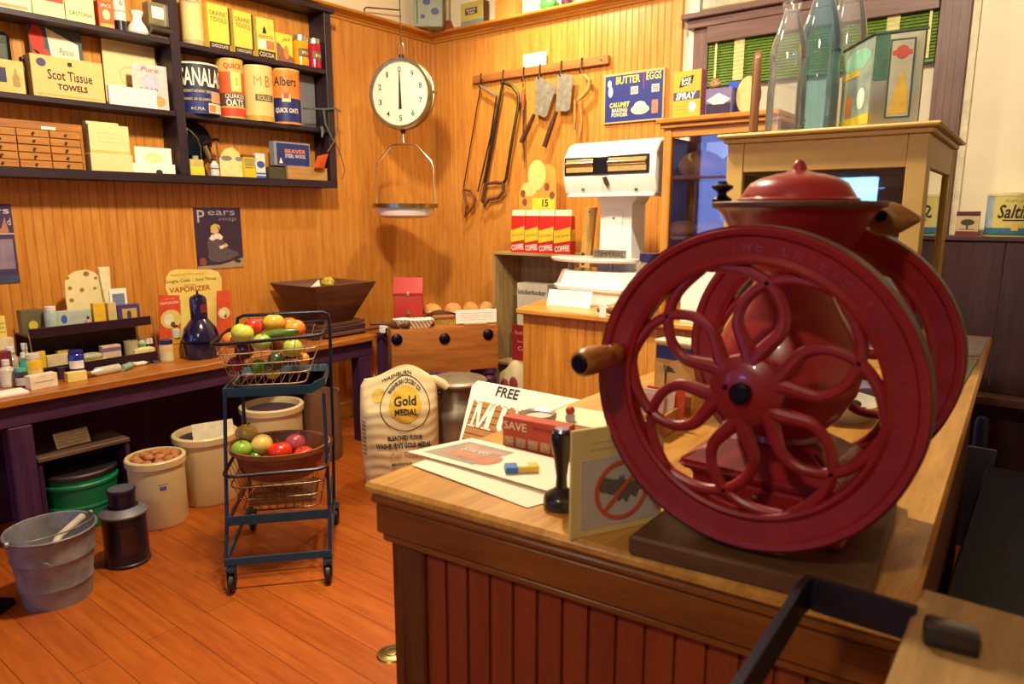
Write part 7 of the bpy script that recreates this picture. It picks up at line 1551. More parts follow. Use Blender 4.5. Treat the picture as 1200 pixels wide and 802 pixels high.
# enamel sign for butter and eggs
P = [at(x, y, 'y', -.012) for x, y in ((709, 89), (778, 78), (780, 137), (707, 149))]; x0, x1 = (P[0].x + P[3].x) / 2, (P[1].x + P[2].x) / 2; z0, z1 = (P[2].z + P[3].z) / 2, (P[0].z + P[1].z) / 2
w, h = x1 - x0, z1 - z0; t = carton('wall_sign', 'blue framed sign lettered BUTTER and EGGS on the back boarding', 'sign', ((x0 + x1) / 2, -.018, z0), 0, w, h, .016, paint('#c8a668', .6), body='frame')
SB = paint('#232f7c', .5, var=.06); rect(t, -w * .475, w * .475, h * .035, h * .955, SB, name='sign_face', y=-.001)
txt(t, 'BUTTER', -w * .09, h * .85, w * .40, h * .15, paint('#e6d648', .5), y=-.002, bold=.02); txt(t, 'EGGS', w * .33, h * .87, w * .24, h * .15, paint('#e6d648', .5), y=-.002, bold=.02); rect(t, w * .165, w * .172, h * .64, h * .95, paint('#c84a5a', .5), -.002, 'red_divider')
for cx_, s_ in ((.02, '60'), (.36, '30')): rect(t, w * cx_ - w * .06, w * cx_ + w * .06, h * .55, h * .70, paint('#dcd4c4', .5), -.002, 'price_slip'); txt(t, s_, w * cx_, h * .625, w * .09, h * .10, INKR, y=-.003)
txt(t, 'CALUMET', -w * .22, h * .37, w * .34, h * .10, paint('#e8d850', .5), y=-.002, bold=.03, shear=.2); txt(t, 'BAKING', -w * .22, h * .26, w * .26, h * .08, paint('#ece0a0', .5), y=-.002, bold=.02); txt(t, 'POWDER', -w * .22, h * .17, w * .27, h * .08, paint('#ece0a0', .5), y=-.002, bold=.02)
oval(t, w * .12, h * .24, w * .15, h * .10, paint('#ead9b0', .5), -.002, 'printed_biscuits'); oval(t, w * .12, h * .31, w * .10, h * .09, paint('#f0e4c0', .5), -.0022, 'printed_biscuits'); rect(t, w * .31, w * .41, h * .14, h * .40, paint('#d87a5a', .5), -.002, 'printed_tin')
oval(t, -w * .40, h * .80, w * .035, h * .075, paint('#d8c8d0', .5), -.002, 'printed_shape'); oval(t, -w * .38, h * .64, w * .04, h * .11, paint('#d8c8d0', .5), -.002, 'printed_shape')
# ================================================================ hanging dial scale
dx_, dy_ = .40, -.738; dc = at(469, 110, 'x', dx_); rD = (at(470, 69, 'x', dx_).z - at(470, 152, 'x', dx_).z) / 2 * .98
hs = thing('hanging_scale', 'round white dial scale with a white pan hanging in the corner', 'hanging scale', (dx_, dc.y, dc.z), math.radians(20))
FACE = paint('#f2ead0', .4, var=.03); RIMM = metal('#b8a878', .3)
MB().lathe([(0, .085), (rD * .93, .085), (rD, .06), (rD, .0), (0, .0)], axis='y', seg=64).done('case', metal('#8a7f62', .4), hs)
MB().lathe([(rD * .90, -.001), (rD * .92, -.010), (rD * 1.0, -.012), (rD * 1.03, -.004), (rD * 1.03, .012), (rD, .014)], axis='y', seg=64).done('bezel', RIMM, hs)
MB().lathe([(0, -.003), (rD * .92, -.003), (rD * .92, 0), (0, 0)], axis='y', seg=64).done('dial_face', FACE, hs)
MB().lathe([(rD * .985, .030), (rD * 1.04, .034), (rD * 1.04, .056), (rD * .985, .060)], axis='y', seg=64).done('case_band', RIMM, hs)
for i in range(10):
    a_ = PI / 2 + 2 * PI * i / 10; txt(hs, str(i), rD * .70 * math.cos(a_), rD * .70 * math.sin(a_), rD * (.10 if i != 1 else .05), rD * .17, INK, y=-.0036, bold=.015)
txt(hs, 'CHATILLON', 0, rD * .26, rD * .36, rD * .05, paint('#b4a98a', .6), y=-.0036)
poly(hs, [(-rD * .012, rD * .66), (rD * .012, rD * .66), (rD * .05, -rD * .44), (-rD * .05, -rD * .44)], INK, -.0065, 'pointer', .0015); MB().lathe([(0, -.009), (.008, -.008), (.008, -.0034), (0, -.0034)], axis='y', seg=14).done('pointer_pin', INK, hs)
MB().lathe([(0, rD * .98), (.018, rD * .98), (.016, rD * 1.14), (0, rD * 1.15)], c=(0, .03, 0), seg=16).done('top_lug', IRON, hs)
zt = at(470, 50, 'x', dx_).z - dc.z
MB().tube([(-.018, .03, rD * 1.13), (-.018, .03, zt - .02), (-.010, .03, zt), (.010, .03, zt), (.018, .03, zt - .02), (.018, .03, rD * 1.13)], .006, 10).done('top_loop', metal('#d8d4c8', .25), hs)
MB().tube([(0, .03, zt - .004), (0, .03, 3.3 - dc.z)], .004, 8).done('hanging_wire', IRON, hs)
MB().lathe([(0, -rD * 1.14), (.012, -rD * 1.14), (.022, -rD * 1.0), (0, -rD * .98)], c=(0, .03, 0), seg=16).done('bottom_lug', IRON, hs)
MB().lathe([(0, .095), (.012, .092), (.012, .05), (0, .05)], axis='y', c=(rD * 1.0, -.02, rD * .02), seg=12).done('side_screw', RIMM, hs)
Rm_ = Matrix.Rotation(-math.radians(20), 3, 'Z')
def hl(px, py): q = Vector(at(px, py, 'x', dx_)) - Vector(hs.location); return Rm_ @ q
zA = hl(472, 169).z; zBn = hl(440, 196).z; zP = hl(474, 241).z
pw = (at(508, 240, 'x', dx_).y - at(439, 240, 'x', dx_).y) * .5 * .80
MB().tube([(0, .03, -rD * 1.12), (0, .03, zA + .02), (.008, .03, zA + .004), (0, .03, zA)], .005, 8).done('swivel_hook', metal('#c8c4b4', .25), hs)
sp2 = pw * .98
MB().tube([(-sp2, .03, zP), (-sp2, .03, zBn + .01), (-sp2 * .93, .03, zBn + .05), (-sp2 * .45, .03, zA - .008), (-sp2 * .3, .03, zA), (sp2 * .3, .03, zA), (sp2 * .45, .03, zA - .008), (sp2 * .93, .03, zBn + .05), (sp2, .03, zBn + .01), (sp2, .03, zP)], .0055, 8).done('bail', metal('#d0ccbc', .25), hs)
MB().lathe([(pw * .94, zP - .016), (pw * 1.02, zP - .016), (pw * 1.02, zP + .012), (pw * .94, zP + .012)], c=(0, .03, 0), seg=56, closed=True).done('pan_ring', metal('#a89c70', .25), hs)
MB().lathe([(pw * .90, zP + .004), (pw * .92, zP - .03), (pw * .84, zP - .068), (pw * .62, zP - .085), (0, zP - .09), (0, zP - .085), (pw * .60, zP - .080), (pw * .80, zP - .064), (pw * .88, zP - .03), (pw * .87, zP + .004)], c=(0, .03, 0), seg=56).done('pan', WEN, hs)
# ================================================================ things on the ledge round the room
def ledge(px, py, y=-.06): return at(px, py, 'y', y)
q0 = at(459, 0, 'x', .06); q1 = at(497, 0, 'y', -.06)
mb = MB(); t = thing('painted_tin', 'tall grey green tin painted with blue flowers on the corner ledge', 'tin', (.15, -.20, LEDGE), math.radians(38))
MB().box(-.105, .105, -.05, .05, 0, .33, .004).done('tin_body', paint('#8a9480', .5, var=.1), t)
for x_, z_, r_ in ((-.01, .17, .028), (.05, .105, .03), (-.04, .07, .018)): oval(t, x_, z_, r_, r_ * .8, paint('#2c3c7c', .5), -.0512, 'painted_flower')
rect(t, -.085, -.075, .02, .32, paint('#3a4a34', .5), -.0512, 'painted_stem')
t = thing('wire_hanger', 'thin bent iron rod reaching from the wall towards the painted tin', 'rod', (.06, at(427, 14, 'x', .06).y, LEDGE)); B = t.location
MB().tube([(0, 0, 0), (0, 0, .035), (0, .02, .05), (.02, at(468, 6, 'x', .08).y - B.y, .09)], .005, 8).done('rod', metal('#6a5a48', .4), t)
p = at(522, 36, 'y', -.055); t = thing('red_lamp_base', 'small red brown bell shaped fitting with a thin rod in the corner', 'fitting', (p.x + .03, -.05, LEDGE)); MB().lathe([(0, 0), (.048, 0), (.045, .02), (.025, .045), (.022, .07), (0, .08)], seg=24).done('bell', paint('#8a3c20', .5), t); MB().tube([(0, 0, .075), (0, 0, .45)], .007, 8).done('rod', paint('#c8a878', .5), t)
for nm, lab, pl, pr, pt_, c_ in (('tea_tin', 'yellow green tea tin with a dark label on the back ledge', 540, 566, 2, '#b8ac54'), ('orange_box', 'plain orange box next to the tea tin on the back ledge', 580, 604, -2, '#d88a34')):
    a = at(pl, 20, 'y', -.09); b = at(pr, 20, 'y', -.09); h = at((pl + pr) / 2, pt_, 'y', -.09).z - LEDGE
    t = carton(nm, lab, 'tin' if 'tin' in nm else 'box', ((a.x + b.x) / 2, -.09, LEDGE), 0, b.x - a.x, h, .07, paint(c_, .55, var=.1))
    w = b.x - a.x
    if 'tea' in nm:
        rect(t, -w * .30, w * .25, h * .45, h * .75, paint('#5a4a34', .6), name='dark_label'); txt(t, 'BLACK', 0 - w * .02, h * .65, w * .4, h * .08, WHITE, y=-.0016); txt(t, 'TEA', -w * .02, h * .53, w * .3, h * .08, WHITE, y=-.0016); rect(t, -w * .5, w * .5, 0, h * .2, paint('#7a8a84', .6), name='lower_band'); MB().box(w / 2, w / 2 + .001, .005, .065, 0, h).done('dark_side', paint('#5a3424', .6), t)
p = at(642, 14, 'y', -.06); t = thing('glass_frog', 'bright green glass ornament on the back ledge', 'ornament', (p.x, -.055, LEDGE)); mb = MB(); mb.ball((0, 0, .04), (.07, .04, .045), 18, 12); mb.ball((-.03, 0, .09), (.04, .035, .04), 14, 10); mb.done('body', paint('#5aa850', .3, var=.2), t); MB().lathe([(0, 0), (.05, 0), (.05, .006), (0, .006)], seg=24).done('foot', paint('#4a8a44', .3), t)
p = at(664, 4, 'y', -.06); t = thing('dark_ornament', 'small maroon ornament right of the green glass one', 'ornament', (p.x, -.055, LEDGE)); MB().lathe([(0, 0), (.035, 0), (.04, .03), (.02, .06), (.03, .1), (0, .11)], seg=22).done('body', paint('#5a2434', .4), t); MB().lathe([(0, .105), (.012, .11), (0, .13)], seg=14).done('finial', paint('#5a2434', .4), t)
# ================================================================ oak bread case on the cross counter
OY = -1.06; OZ1 = at(820, 136, 'y', OY).z; ox0, ox1 = at(776, 200, 'y', OY).x, 3.02
oc = thing('bread_case', 'oak framed glass bread case standing on the cross counter', 'display case', ((ox0 + ox1) / 2, OY, ZC2)); w = ox1 - ox0; D = .34; H_ = OZ1 - ZC2
OKC = wood('#a8681c', '#d89a3c', 'z', .35, .7); OKX = wood('#a8681c', '#d89a3c', 'x', .35, .7)
for x_ in (-w / 2, w / 2 - .04):
    for y_ in (0, D - .04): MB().box(x_, x_ + .04, y_, y_ + .04, 0, H_ - .045, .003).done('post', OKC, oc)
for y_ in (0, D - .04):
    MB().box(-w / 2 + .0405, w / 2 - .0405, y_ + .005, y_ + .035, H_ - .085, H_ - .0455, .002).done('top_rail', OKX, oc); MB().box(-w / 2 + .0405, w / 2 - .0405, y_ + .005, y_ + .035, 0, .05, .002).done('bottom_rail', OKX, oc)
mb = MB(); mb.box(-w / 2 - .015, w / 2 + .01, -.015, D + .01, H_ - .045, H_ - .025, .004); mb.box(-w / 2 - .03, w / 2 + .01, -.03, D + .02, H_ - .0245, H_, .006); mb.done('cornice', OKX, oc)
MB().box(-w / 2 + .03, w / 2 - .03, .012, .016, .04, H_ - .08).done('front_pane', glass(tint=.01), oc); MB().box(w / 2 - .012, w / 2 - .008, .03, D - .03, .04, H_ - .08).done('side_pane', glass(), oc); MB().box(-w / 2 + .008, -w / 2 + .012, .03, D - .03, .04, H_ - .08).done('side_pane', glass(), oc)
MB().box(-w / 2 + .03, w / 2 - .03, D - .016, D - .012, .04, H_ - .08).done('rear_pane', glass('#c8d4ff'), oc)
zs = [at(820, 205, 'y', OY + .03).z - ZC2, at(810, 277, 'y', OY + .03).z - ZC2]
for z_ in zs: MB().box(-w / 2 + .015, w / 2 - .015, .025, D - .03, z_ - .018, z_, .002).done('shelf', OKX, oc)
def loaf(lab, pl, pr, pyt, zi, nm='bread_loaf', sd=1, dome=1.0, y=OY + .07):
    a = at(pl, 195, 'y', y).x; b = at(pr, 195, 'y', y).x; h = at((pl + pr) / 2, pyt, 'y', y).z - ZC2 - zs[zi]; r = (b - a) / 2
    t = thing(nm, lab, 'bread', ((a + b) / 2, y + .05, ZC2 + zs[zi] + .0005)); mb = MB(); mb.ball((0, 0, h * .42), (r, .085, h * .60), 32, 20)
    for v in mb.bm.verts:
        k = math.atan2(v.co.y, v.co.x); v.co.z = max(0, v.co.z); f = 1 + .05 * abs(math.sin(4 * k + sd)) + .02 * math.sin(13 * k + 30 * v.co.z); v.co.x *= f; v.co.y *= f; v.co.z *= 1 + .06 * math.sin(6 * k)
    mb.done('crust', paint('#e0a444', .6, var=.3, scale=12, bmp=.3), t); return t
loaf('big golden round loaf on the upper shelf of bread case', 792, 841, 178, 0, sd=2); loaf('pale loaf at the right of the upper case shelf', 840, 876, 181, 0, sd=5)
loaf('small crusty roll at the left of the lower case shelf', 783, 813, 260, 1, 'bread_roll', 3); loaf('larger crusty roll wrapped beside it on the lower case shelf', 815, 850, 257, 1, 'bread_roll', 4)
# on top of the bread case
ZO = OZ1
def ob_(name, lab, cat, pl, pr, pyt, y, d, m_, rz=0, **k): w_, h_, l_ = bw(pl, pr, 120, pyt, y, ZO); return carton(name, lab, cat, l_, rz, w_, h_, d, m_, **k), w_, h_
YO = paint('#e0a834', .55, var=.06)
t, w, h = ob_('insect_powder_box', 'tall yellow box with black lettered bands on top of bread case', 'box', 788, 821, 83, OY + .06, .06, YO, -.06)
poly(t, [(-w * .28, h * .66), (w * .18, h * .72), (w * .24, h * .90), (-w * .22, h * .86)], INK, -.0008, 'black_flag_panel'); txt(t, 'BLACK', -w * .02, h * .82, w * .36, h * .07, WHITE, y=-.0016, bold=.03, rot=.06); txt(t, 'FLAG', -w * .03, h * .74, w * .32, h * .07, WHITE, y=-.0016, bold=.03, rot=.06)
rect(t, -w * .48, w * .48, h * .40, h * .57, paint('#4a4658', .6), name='grey_band'); txt(t, 'SPRAY', -w * .02, h * .485, w * .74, h * .15, WHITE, y=-.0016, bold=.04, shear=.2); oval(t, w * .22, h * .25, w * .13, h * .11, WHITE); MB().box(w / 2, w / 2 + .0008, .002, .058, 0, h).done('violet_side', paint('#8a4a5a', .5), t); 
for k in range(3): rect(t, -w * .4, w * .05, h * (.12 + .08 * k), h * (.125 + .08 * k), paint('#a87a24', .6), name='printed_line')
t, w, h = ob_('brush_box', 'purple box with a white lozenge picture beside the yellow box', 'box', 827, 857, 103, OY + .05, .07, paint('#7a6a94', .45), .05)
rect(t, -w * .47, w * .47, h * .04, h * .45, paint('#2c1a3c', .5), name='dark_panel'); poly(t, [(-w * .46, h * .58), (0, h * .82), (w * .46, h * .58), (w * .2, h * .42), (-w * .2, h * .42)], paint('#efe4d4', .5), -.0012, 'white_lozenge'); MB().box(w / 2, w / 2 + .0008, .002, .068, 0, h).done('blue_side', paint('#3a4aa8', .45), t)
t = thing('twine_ball', 'small ball of brown twine on the purple box', 'twine', (t.location.x - .03, t.location.y + .03, t.location.z + h + .024)); MB().ball((0, 0, 0), .024).jitter(.002, 2).done('ball', paint('#8a6a44', .8, var=.3), t); MB().lathe([(.016, -.018), (.026, -.004), (.026, .004), (.016, .018)], seg=20, M=Matrix.Rotation(.6, 4, 'X')).done('wrapped_strands', paint('#a8845a', .8, var=.3), t)
t, w, h = ob_('blue_carton', 'bright blue carton with an orange lower half on the bread case', 'box', 853, 876, 95, OY + .14, .05, paint('#2450c8', .45)); rect(t, -w * .5, w * .5, 0, h * .55, paint('#d88a34', .5), name='orange_panel')
t = thing('straw_fan', 'round edged straw fan leaning at the right of the bread case top', 'fan', (at(876, 120, 'y', OY + .1).x, OY + .1, ZO)); MB().prism([(.055 * math.cos(a_), .085 + .085 * math.sin(a_)) for a_ in [2 * PI * i / 28 for i in range(28)]], 0, .006, 'xz', .001).done('blade', paint('#d8bc7c', .7, var=.2), t); MB().tube([(.055 * math.cos(a_), .003, .085 + .085 * math.sin(a_)) for a_ in [2 * PI * i / 28 for i in range(28)]], .004, 6, closed=True).done('bound_edge', paint('#5a3a24', .6), t)
# ================================================================ cream painted show case on the long counter
CRM = paint('#c6a659', .5, var=.06, scale=5); CRMB = CRM
KY = -1.80; kx0 = at(868, 300, 'y', KY).x; kx0 = at(853, 170, 'y', KY).x; kx1 = at(1085, 200, 'y', KY).x; KZ = at(975, 150, 'y', KY).z
kx1 = min(kx1, 3.70)
kc = thing('show_case', 'cream painted glazed show case standing on the long counter', 'display case', (kx0, KY, ZT), math.radians(1.2)); w = kx1 - kx0; D = .72; H_ = KZ - ZT
sw = .055
for y_, nm in ((0, 'front'), (D - .03, 'rear')):
    for x_ in (0, w - sw): MB().box(x_, x_ + sw, y_, y_ + .03, 0, H_ - .03, .002).done('stile', CRM, kc)
    MB().box(sw + .0005, w - sw - .0005, y_ + .002, y_ + .028, H_ - .125, H_ - .03, .002).done('top_rail', CRM, kc); MB().box(sw + .0005, w - sw - .0005, y_ + .002, y_ + .028, 0, .06, .002).done('bottom_rail', CRM, kc)
    MB().box(sw - .01, w - sw + .01, y_ + .013, y_ + .017, .05, H_ - .12).done('glass_pane', glass(tint=.03), kc) if nm == 'front' else MB().box(.031, w - .031, y_ - .006, y_ - .001, .012, H_ - .031).done('shade_backing', wood('#2a1c2c', '#443044', 'x', .5), kc)  # dark rear sheet added so the case interior reads as shade
for x_ in (0, w - .03):
    MB().box(x_ + .002, x_ + .028, .0305, D - .0305, H_ - .125, H_ - .03, .002).done('side_rail', CRM, kc); MB().box(x_ + .002, x_ + .028, .0305, D - .0305, 0, .06, .002).done('side_rail', CRM, kc); MB().box(x_ + .002, x_ + .028, .0305, .10, .06, H_ - .125, .002).done('side_stile', CRM, kc); MB().box(x_ + .002, x_ + .028, D - .09, D - .0305, .06, H_ - .125, .002).done('side_stile', CRM, kc)
    MB().box(x_ + .013, x_ + .017, .09, D - .08, .05, H_ - .12).done('side_pane', glass(), kc)
mb = MB(); mb.box(-.012, w + .012, -.012, D + .012, H_ - .0295, H_ - .014, .003); mb.box(-.03, w + .03, -.03, D + .03, H_ - .0135, H_, .005); mb.done('top_board', CRM, kc)
MB().box(.032, w - .032, .04, D - .04, .002, .012).done('floor_board', wood('#3a2a34', '#54404a', 'x', .5), kc)
zq = at(960, 222, 'y', KY + .3).z - ZT
MB().box(.035, w - .035, .20, D - .06, zq - .006, zq, .001).done('glass_shelf', glass(), kc)
# goods inside the case
for px, py, nm, lab, c_, (w_, h_, d__) in ((1030, 232, 'drawer_box', 'little grey drawer box on the glass shelf of show case', '#8a7c70', (.12, .09, .08)), (1000, 236, 'blue_box', 'pale blue carton on the glass shelf of the show case', '#5a8ad0', (.16, .06, .08))):
    q = at(px, 238, 'y', KY + .34); t = carton(nm, lab, 'box', (q.x, KY + .34, ZT + zq + .0005), 0, w_, h_, d__, paint(c_, .5)); rect(t, -w_ * .45, w_ * .45, h_ * .48, h_ * .5, INK, name='seam'); MB().ball((0, -.003, h_ * .25), (.006, .004, .006)).done('knob', BRASS, t)
q = at(1038, 290, 'y', KY + .25); t = carton('blue_box', 'blue and white carton on the floor of the show case', 'box', (q.x - .02, KY + .25, ZT + .0125), 0, .12, max(.12, at(1038, 278, 'y', KY + .25).z - ZT - .0125), .10, paint('#b0bcd8', .5)); rect(t, -.06, .06, .02, .08, paint('#2c4cb0', .5), name='blue_band')
# on top of the case: bottles, tin, board
GLS = glass('#fafcfc', .04, True, .05, .08); GLB = glass('#c4eaf8', .04, True, .06, .08)
ZK = ZT + H_
def tall_bottle(lab, px, pyt, wpx, yb, mat, pyb=148):
    q = at(px, 120, 'y', yb); dpx = (q - CAM).dot(FW) / FPX; r = wpx / 2 * dpx; h = at(px, pyt, 'y', yb).z - ZK
    t = thing('milk_bottle', lab, 'bottle', (q.x, yb, ZK + .0005), 0, 'glass bottles on the show case')
    o_ = [(0, 0), (r * .92, 0), (r, .006), (r, h * .30), (r * .98, h * .36), (r * .93, h * .48), (r * .99, h * .60), (r * .86, h * .70), (r * .58, h * .82), (r * .42, h * .90), (r * .40, h * .955), (r * .47, h * .96), (r * .47, h)]
    MB().lathe(o_, seg=40).done('bottle_glass', mat, t); return t, r, h
tall_bottle('clear glass bottle standing first from the left on the show case', 921, 4, 43, KY + .06, GLS)
tall_bottle('blue tinted glass bottle behind the clear one on the show case', 957, -25, 46, KY + .16, GLB)
tall_bottle('tall clear glass bottle at the back of the bottle group', 988, -40, 40, KY + .30, GLS)
# olive oil tin
tb_ = thing('oil_tin', 'big green and cream pictorial oil tin standing on the show case', 'tin', (0, 0, ZK + .0005))
a = at(1020, 139, 'z', ZK); b = at(1082, 133, 'z', ZK); c = at(982, 143, 'z', ZK)
a = at(1018, 139, 'z', ZK); wf = (at(1082, 130, 'y', a.y) - at(1018, 130, 'y', a.y)).length; ht = at(1050, 40, 'y', a.y).z - ZK
a = Vector((at(1018, 139, 'y', KY + .045).x, KY + .045, ZK)); wf = at(1080, 120, 'y', KY + .06).x - a.x; ht = at(1040, 39, 'y', KY + .06).z - ZK
tb_.location = (a.x, a.y, ZK + .0005); tb_.rotation_euler = (0, 0, math.radians(8))
wl_ = .155; ang = math.radians(0)
LF = metal('#8a8a78', .35)
fp_ = [(0, 0), (wf, .0), (wf, .19), (0, .19)]
TC = paint('#98967e', .4, .4, var=.12, scale=10)
# rectangular tin: front face and a long left face turned to the viewer
lx = -.105; mb = MB(); mb.prism([(0, 0), (wf, 0), (wf + lx, .21), (lx, .21)], 0, ht, 'xy', .006); mb.done('tin_body', TC, tb_)
rect(tb_, wf * .30, wf * .80, ht * .08, ht * .92, paint('#2c4a44', .45), -.0006, 'dark_border'); rect(tb_, wf * .34, wf * .76, ht * .10, ht * .90, paint('#aeaa8e', .45), -.0012, 'front_panel'); oval(tb_, wf * .55, ht * .78, wf * .13, ht * .07, paint('#b8482c', .45), -.0018, 'red_seal'); rect(tb_, wf * .36, wf * .74, ht * .75, ht * .80, paint('#b8482c', .45), -.0016, 'red_ribbon'); poly(tb_, [(wf * .36, ht * .13), (wf * .74, ht * .13), (wf * .72, ht * .35), (wf * .58, ht * .6), (wf * .46, ht * .35)], paint('#d0a830', .45), -.0018, 'painted_tower')
rect(tb_, .0, wf * .29, ht * .5, ht * .99, paint('#3a6a50', .45, var=.3), -.0006, 'painted_trees')
sd_ = thing('side_picture', None, None); sd_.parent = tb_; sd_.rotation_euler = (0, 0, math.atan2(-.21, -lx)); sd_.location = (lx, .21, 0)
LL = math.hypot(lx, .21)
rect(sd_, LL * .03, LL * .97, ht * .02, ht * .98, paint('#8e9c90', .45, var=.4, scale=14), -.0006, 'painted_scene'); rect(sd_, LL * .02, LL * .98, ht * .05, ht * .16, paint('#d8b838', .45), -.0012, 'yellow_banner'); rect(sd_, LL * .02, LL * .6, ht * .62, ht * .70, paint('#d0b848', .45), -.0012, 'yellow_banner'); oval(sd_, LL * .3, ht * .3, LL * .1, ht * .14, paint('#c8742c', .45), -.0014, 'painted_figure'); oval(sd_, LL * .5, ht * .8, LL * .4, ht * .12, paint('#8ac0a0', .45), -.0010, 'painted_tree'); oval(sd_, LL * .7, ht * .35, LL * .12, ht * .12, paint('#e0dcc8', .45), -.0014, 'painted_sail')
mb = MB(); mb.tube([(0, 0, ht), (wf, 0, ht), (wf + lx, .21, ht), (lx, .21, ht)], .004, 6, closed=True); mb.done('top_seam', metal('#4a5a50', .4), tb_)
a = at(886, 148, 'y', KY + .22); bt = at(891, 62, 'y', KY + .22)
t = thing('bread_board', 'dark wooden board standing on edge left of the glass bottles', 'board', (at(889, 140, 'y', KY + .03).x, KY + .03, ZK + .0005), math.radians(112)); hB = at(890, 62, 'y', KY + .1).z - ZK
MB().prism([(0, 0), (.20, 0), (.19, hB * .92), (.16, hB), (.04, hB), (.01, hB * .9)], 0, .022, 'xz', .004).done('board', wood('#4a2814', '#7e4c24', 'z', .5, .8), t); MB().lathe([(0, -.001), (.008, -.001), (.008, .001), (0, .001)], axis='y', c=(.1, 0, hB * .9), seg=14).done('hang_hole', INK, t)
# brass bracket beyond the rear wheel
p = at(1105, 450, 'z', ZT); t = thing('cutter_bracket', 'tan bent metal bracket standing beside the show case end', 'bracket', (3.745, -1.72, ZT)); B = t.location
def kq(px, py): q = at(px, py, 'y', -1.72); return (q.x - B.x, 0, max(0, q.z - B.z))
MB().bar([(.0, 0, 0), (.0, 0, .05), kq(1108, 400), kq(1117, 383), kq(1104, 345), kq(1096, 336)], .018, .008, up=(0, 1, 0)).done('arm', metal('#9a7a54', .45), t); MB().box(-.03, .03, -.025, .025, 0, .008, .002).done('foot', metal('#9a7a54', .45), t); MB().lathe([(0, -.015), (.014, -.015), (.014, .015), (0, .015)], axis='y', c=kq(1114, 390), seg=18).done('pivot', metal('#5a4434', .5), t)
# ================================================================ dark cupboard and tins at the back right
CY2 = -.22; xA = at(1106, 276, 'y', CY2).x; CZ2 = at(1150, 277, 'y', CY2).z; xB = xA + 1.0
zl0 = at(1180, 470, 'y', CY2).z
dkc = thing('dark_cupboard', 'dark stained plank cupboard along the back wall at the right', 'cupboard', (xA, CY2, 0)); DK2 = wood('#2a1620', '#4a2a2c', 'z', .55, .6)
MB().box(-.01, 1.0, -.012, .21, CZ2 - .022, CZ2, .003).done('top_board', wood('#3a2028', '#5a3a3c', 'x', .5), dkc)
for k in range(4): MB().box(k * .25 + .001, k * .25 + .249, 0, .018, zl0 + .03, CZ2 - .0225, .002).done('front_plank', DK2, dkc)
MB().box(-.01, 1.0, -.10, .2, zl0 - .01, zl0 + .028, .003).done('ledge', wood('#4a2c26', '#6e4a3a', 'x', .5), dkc)
MB().box(0, .02, .02, .2, 0, zl0 - .011, .002).done('side_panel', DK2, dkc); MB().box(.98, 1.0, .02, .2, 0, zl0 - .011, .002).done('side_panel', DK2, dkc); MB().box(.021, .979, .18, .2, 0, zl0 - .011).done('back_panel', DK2, dkc)
w_, h_, l_ = bw(1119, 1146, 273, 248, CY2 + .06, CZ2); t = carton('pepper_tin', 'small maroon and cream tin with a tree beside the cracker tin', 'tin', l_, .05, w_, h_, .05, paint('#d0b48c', .5), body='tin_body'); MB().box(-w_ / 2 - .001, w_ / 2 + .001, -.001, .051, h_ * .82, h_, .001).done('tin_lid', paint('#5a1c24', .5), t); rect(t, -w_ * .5, w_ * .5, 0, h_ * .18, paint('#7a3434', .5), name='maroon_band'); oval(t, 0, h_ * .55, w_ * .3, h_ * .13, paint('#4a4434', .6), name='printed_tree'); rect(t, -w_ * .04, w_ * .04, h_ * .28, h_ * .5, paint('#4a4434', .6), -.001, 'printed_trunk'); rect(t, -w_ * .3, w_ * .3, h_ * .25, h_ * .28, paint('#4a4434', .6), -.001, 'printed_ground')
q = at(1187, 250, 'y', CY2 + .12); dpx = (q - CAM).dot(FW) / FPX; r = 34 * dpx; h = at(1187, 227, 'y', CY2 + .10).z - CZ2
t = thing('cracker_tin', 'large round yellow and blue cracker tin on the dark cupboard', 'tin', (q.x, CY2 + .11, CZ2), 0)
r = min(r, .105)
MB().lathe([(0, 0), (r, 0), (r, h * .96), (0, h * .96)], seg=48).done('tin_body', paint('#cfc06c', .45, var=.06), t); MB().lathe([(0, h * .96), (r * 1.02, h * .94), (r * 1.02, h), (r * .9, h + .004), (0, h)], seg=48).done('tin_lid', paint('#e0d4a0', .4), t); band(t, r * 1.004, h * .02, h * .20, paint('#3a6a94', .45), 'blue_band', 48); band(t, r * 1.006, h * .02, h * .08, paint('#2c6a4c', .45), 'green_band', 48); txtc(t, 'Saltines', .35, h * .58, r * 1.008, r * 1.75, h * .32, INK, bold=.02, shear=.25); patch(t, r * 1.008, -.3, .9, h * .36, h * .39, INK, 'underline'); txtc(t, 'PORTLAND', .2, h * .82, r * 1.006, r * .9, h * .06, paint('#8a7c44', .6)); patch(t, r * 1.01, .05, .3, h * .14, h * .28, paint('#d8b848', .5), 'printed_flower')
patch(t, r * 1.003, -1.6, -.75, h * .2, h * .94, paint('#9ab0c0', .45), 'pale_panel')
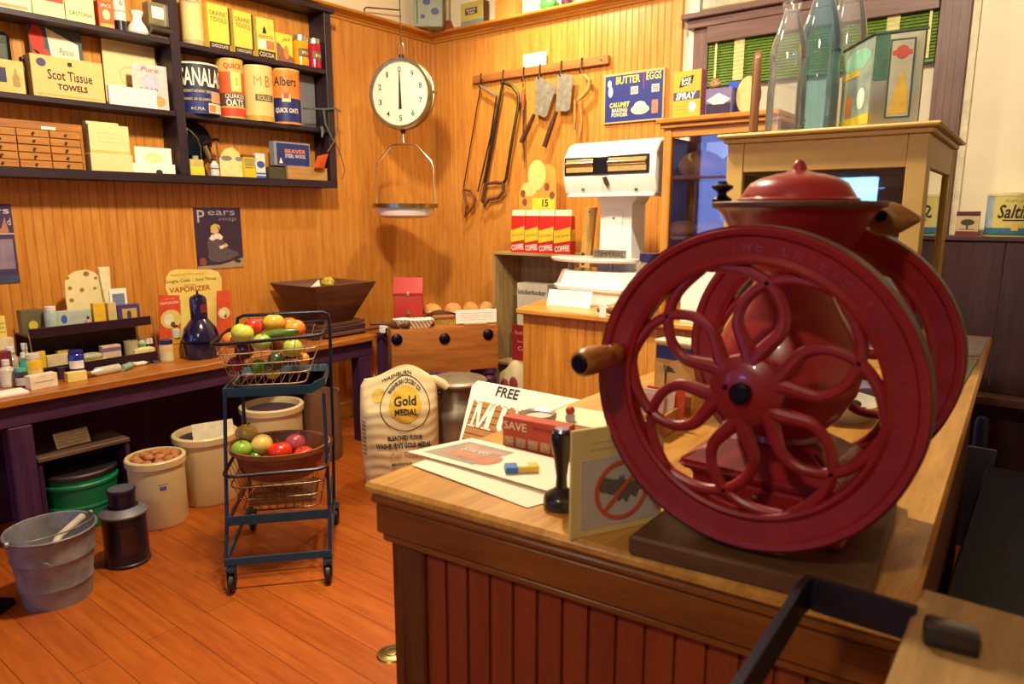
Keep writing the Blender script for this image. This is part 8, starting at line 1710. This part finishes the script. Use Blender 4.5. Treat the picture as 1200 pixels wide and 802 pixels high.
# shovel and bits in the dark below the ledge
q = at(1158, 528, 'y', -.62); t = thing('paddle', 'grey wooden paddle lying in the dark opening at the right', 'paddle', (q.x - .05, -.62, 0), 0); hp_ = q.z
MB().hexa([(-.10, 0, 0), (.06, 0, 0), (.06, .012, 0), (-.10, .012, 0), (-.10, .02, hp_), (.08, .02, hp_), (.08, .032, hp_), (-.10, .032, hp_)], .003).done('blade', paint('#5a6078', .6), t); MB().tube([(.07, .02, hp_ * .8), (.30, .02, hp_ * .74)], .014, 10).done('shaft', wood('#5a3a30', '#7a5444', 'x', .5), t)
q = at(1150, 500, 'y', -.5); t = thing('blue_post', 'dark blue upright post in the shadow below the cupboard ledge', 'post', (q.x, -.45, 0)); MB().lathe([(0, 0), (.03, 0), (.03, q.z), (.022, q.z + .03), (0, q.z + .04)], seg=18).done('pole', paint('#1c2454', .4), t); MB().lathe([(0, 0), (.06, 0), (.06, .012), (.03, .02), (0, .02)], seg=24).done('foot', paint('#1c2454', .4), t)
# picture standing on the window head
zz = zh + .03; x_a, x_b = at(820, 6, 'y', -.07).x, at(900, -2, 'y', -.07).x
t = carton('framed_picture', 'framed teal picture standing on the window head ledge', 'picture', ((x_a + x_b) / 2, -.07, zz), 0, x_b - x_a, .30, .018, wood('#4a5a54', '#6a7a70', 'x', .5), body='frame'); w = x_b - x_a; rect(t, -w * .45, w * .45, .02, .28, paint('#b8b8a0', .5, var=.3, scale=12), -.001, 'picture_print'); rect(t, -w * .47, w * .47, .016, .022, BRASS, -.0015, 'inner_slip')

t = thing('shade_block', 'low dark block added as shade right of the long counter', 'shade block', (3.885, -3.3, 0)); NVY = paint('#10132c', .6, var=.3)  # added dark block standing in for the black shade on this floor
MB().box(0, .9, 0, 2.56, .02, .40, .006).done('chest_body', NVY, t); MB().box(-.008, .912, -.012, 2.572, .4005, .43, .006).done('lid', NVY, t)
for y_ in (.4, 1.4): MB().box(-.012, -.0005, y_, y_ + .05, .30, .42, .002).done('block_strap', IRON, t)
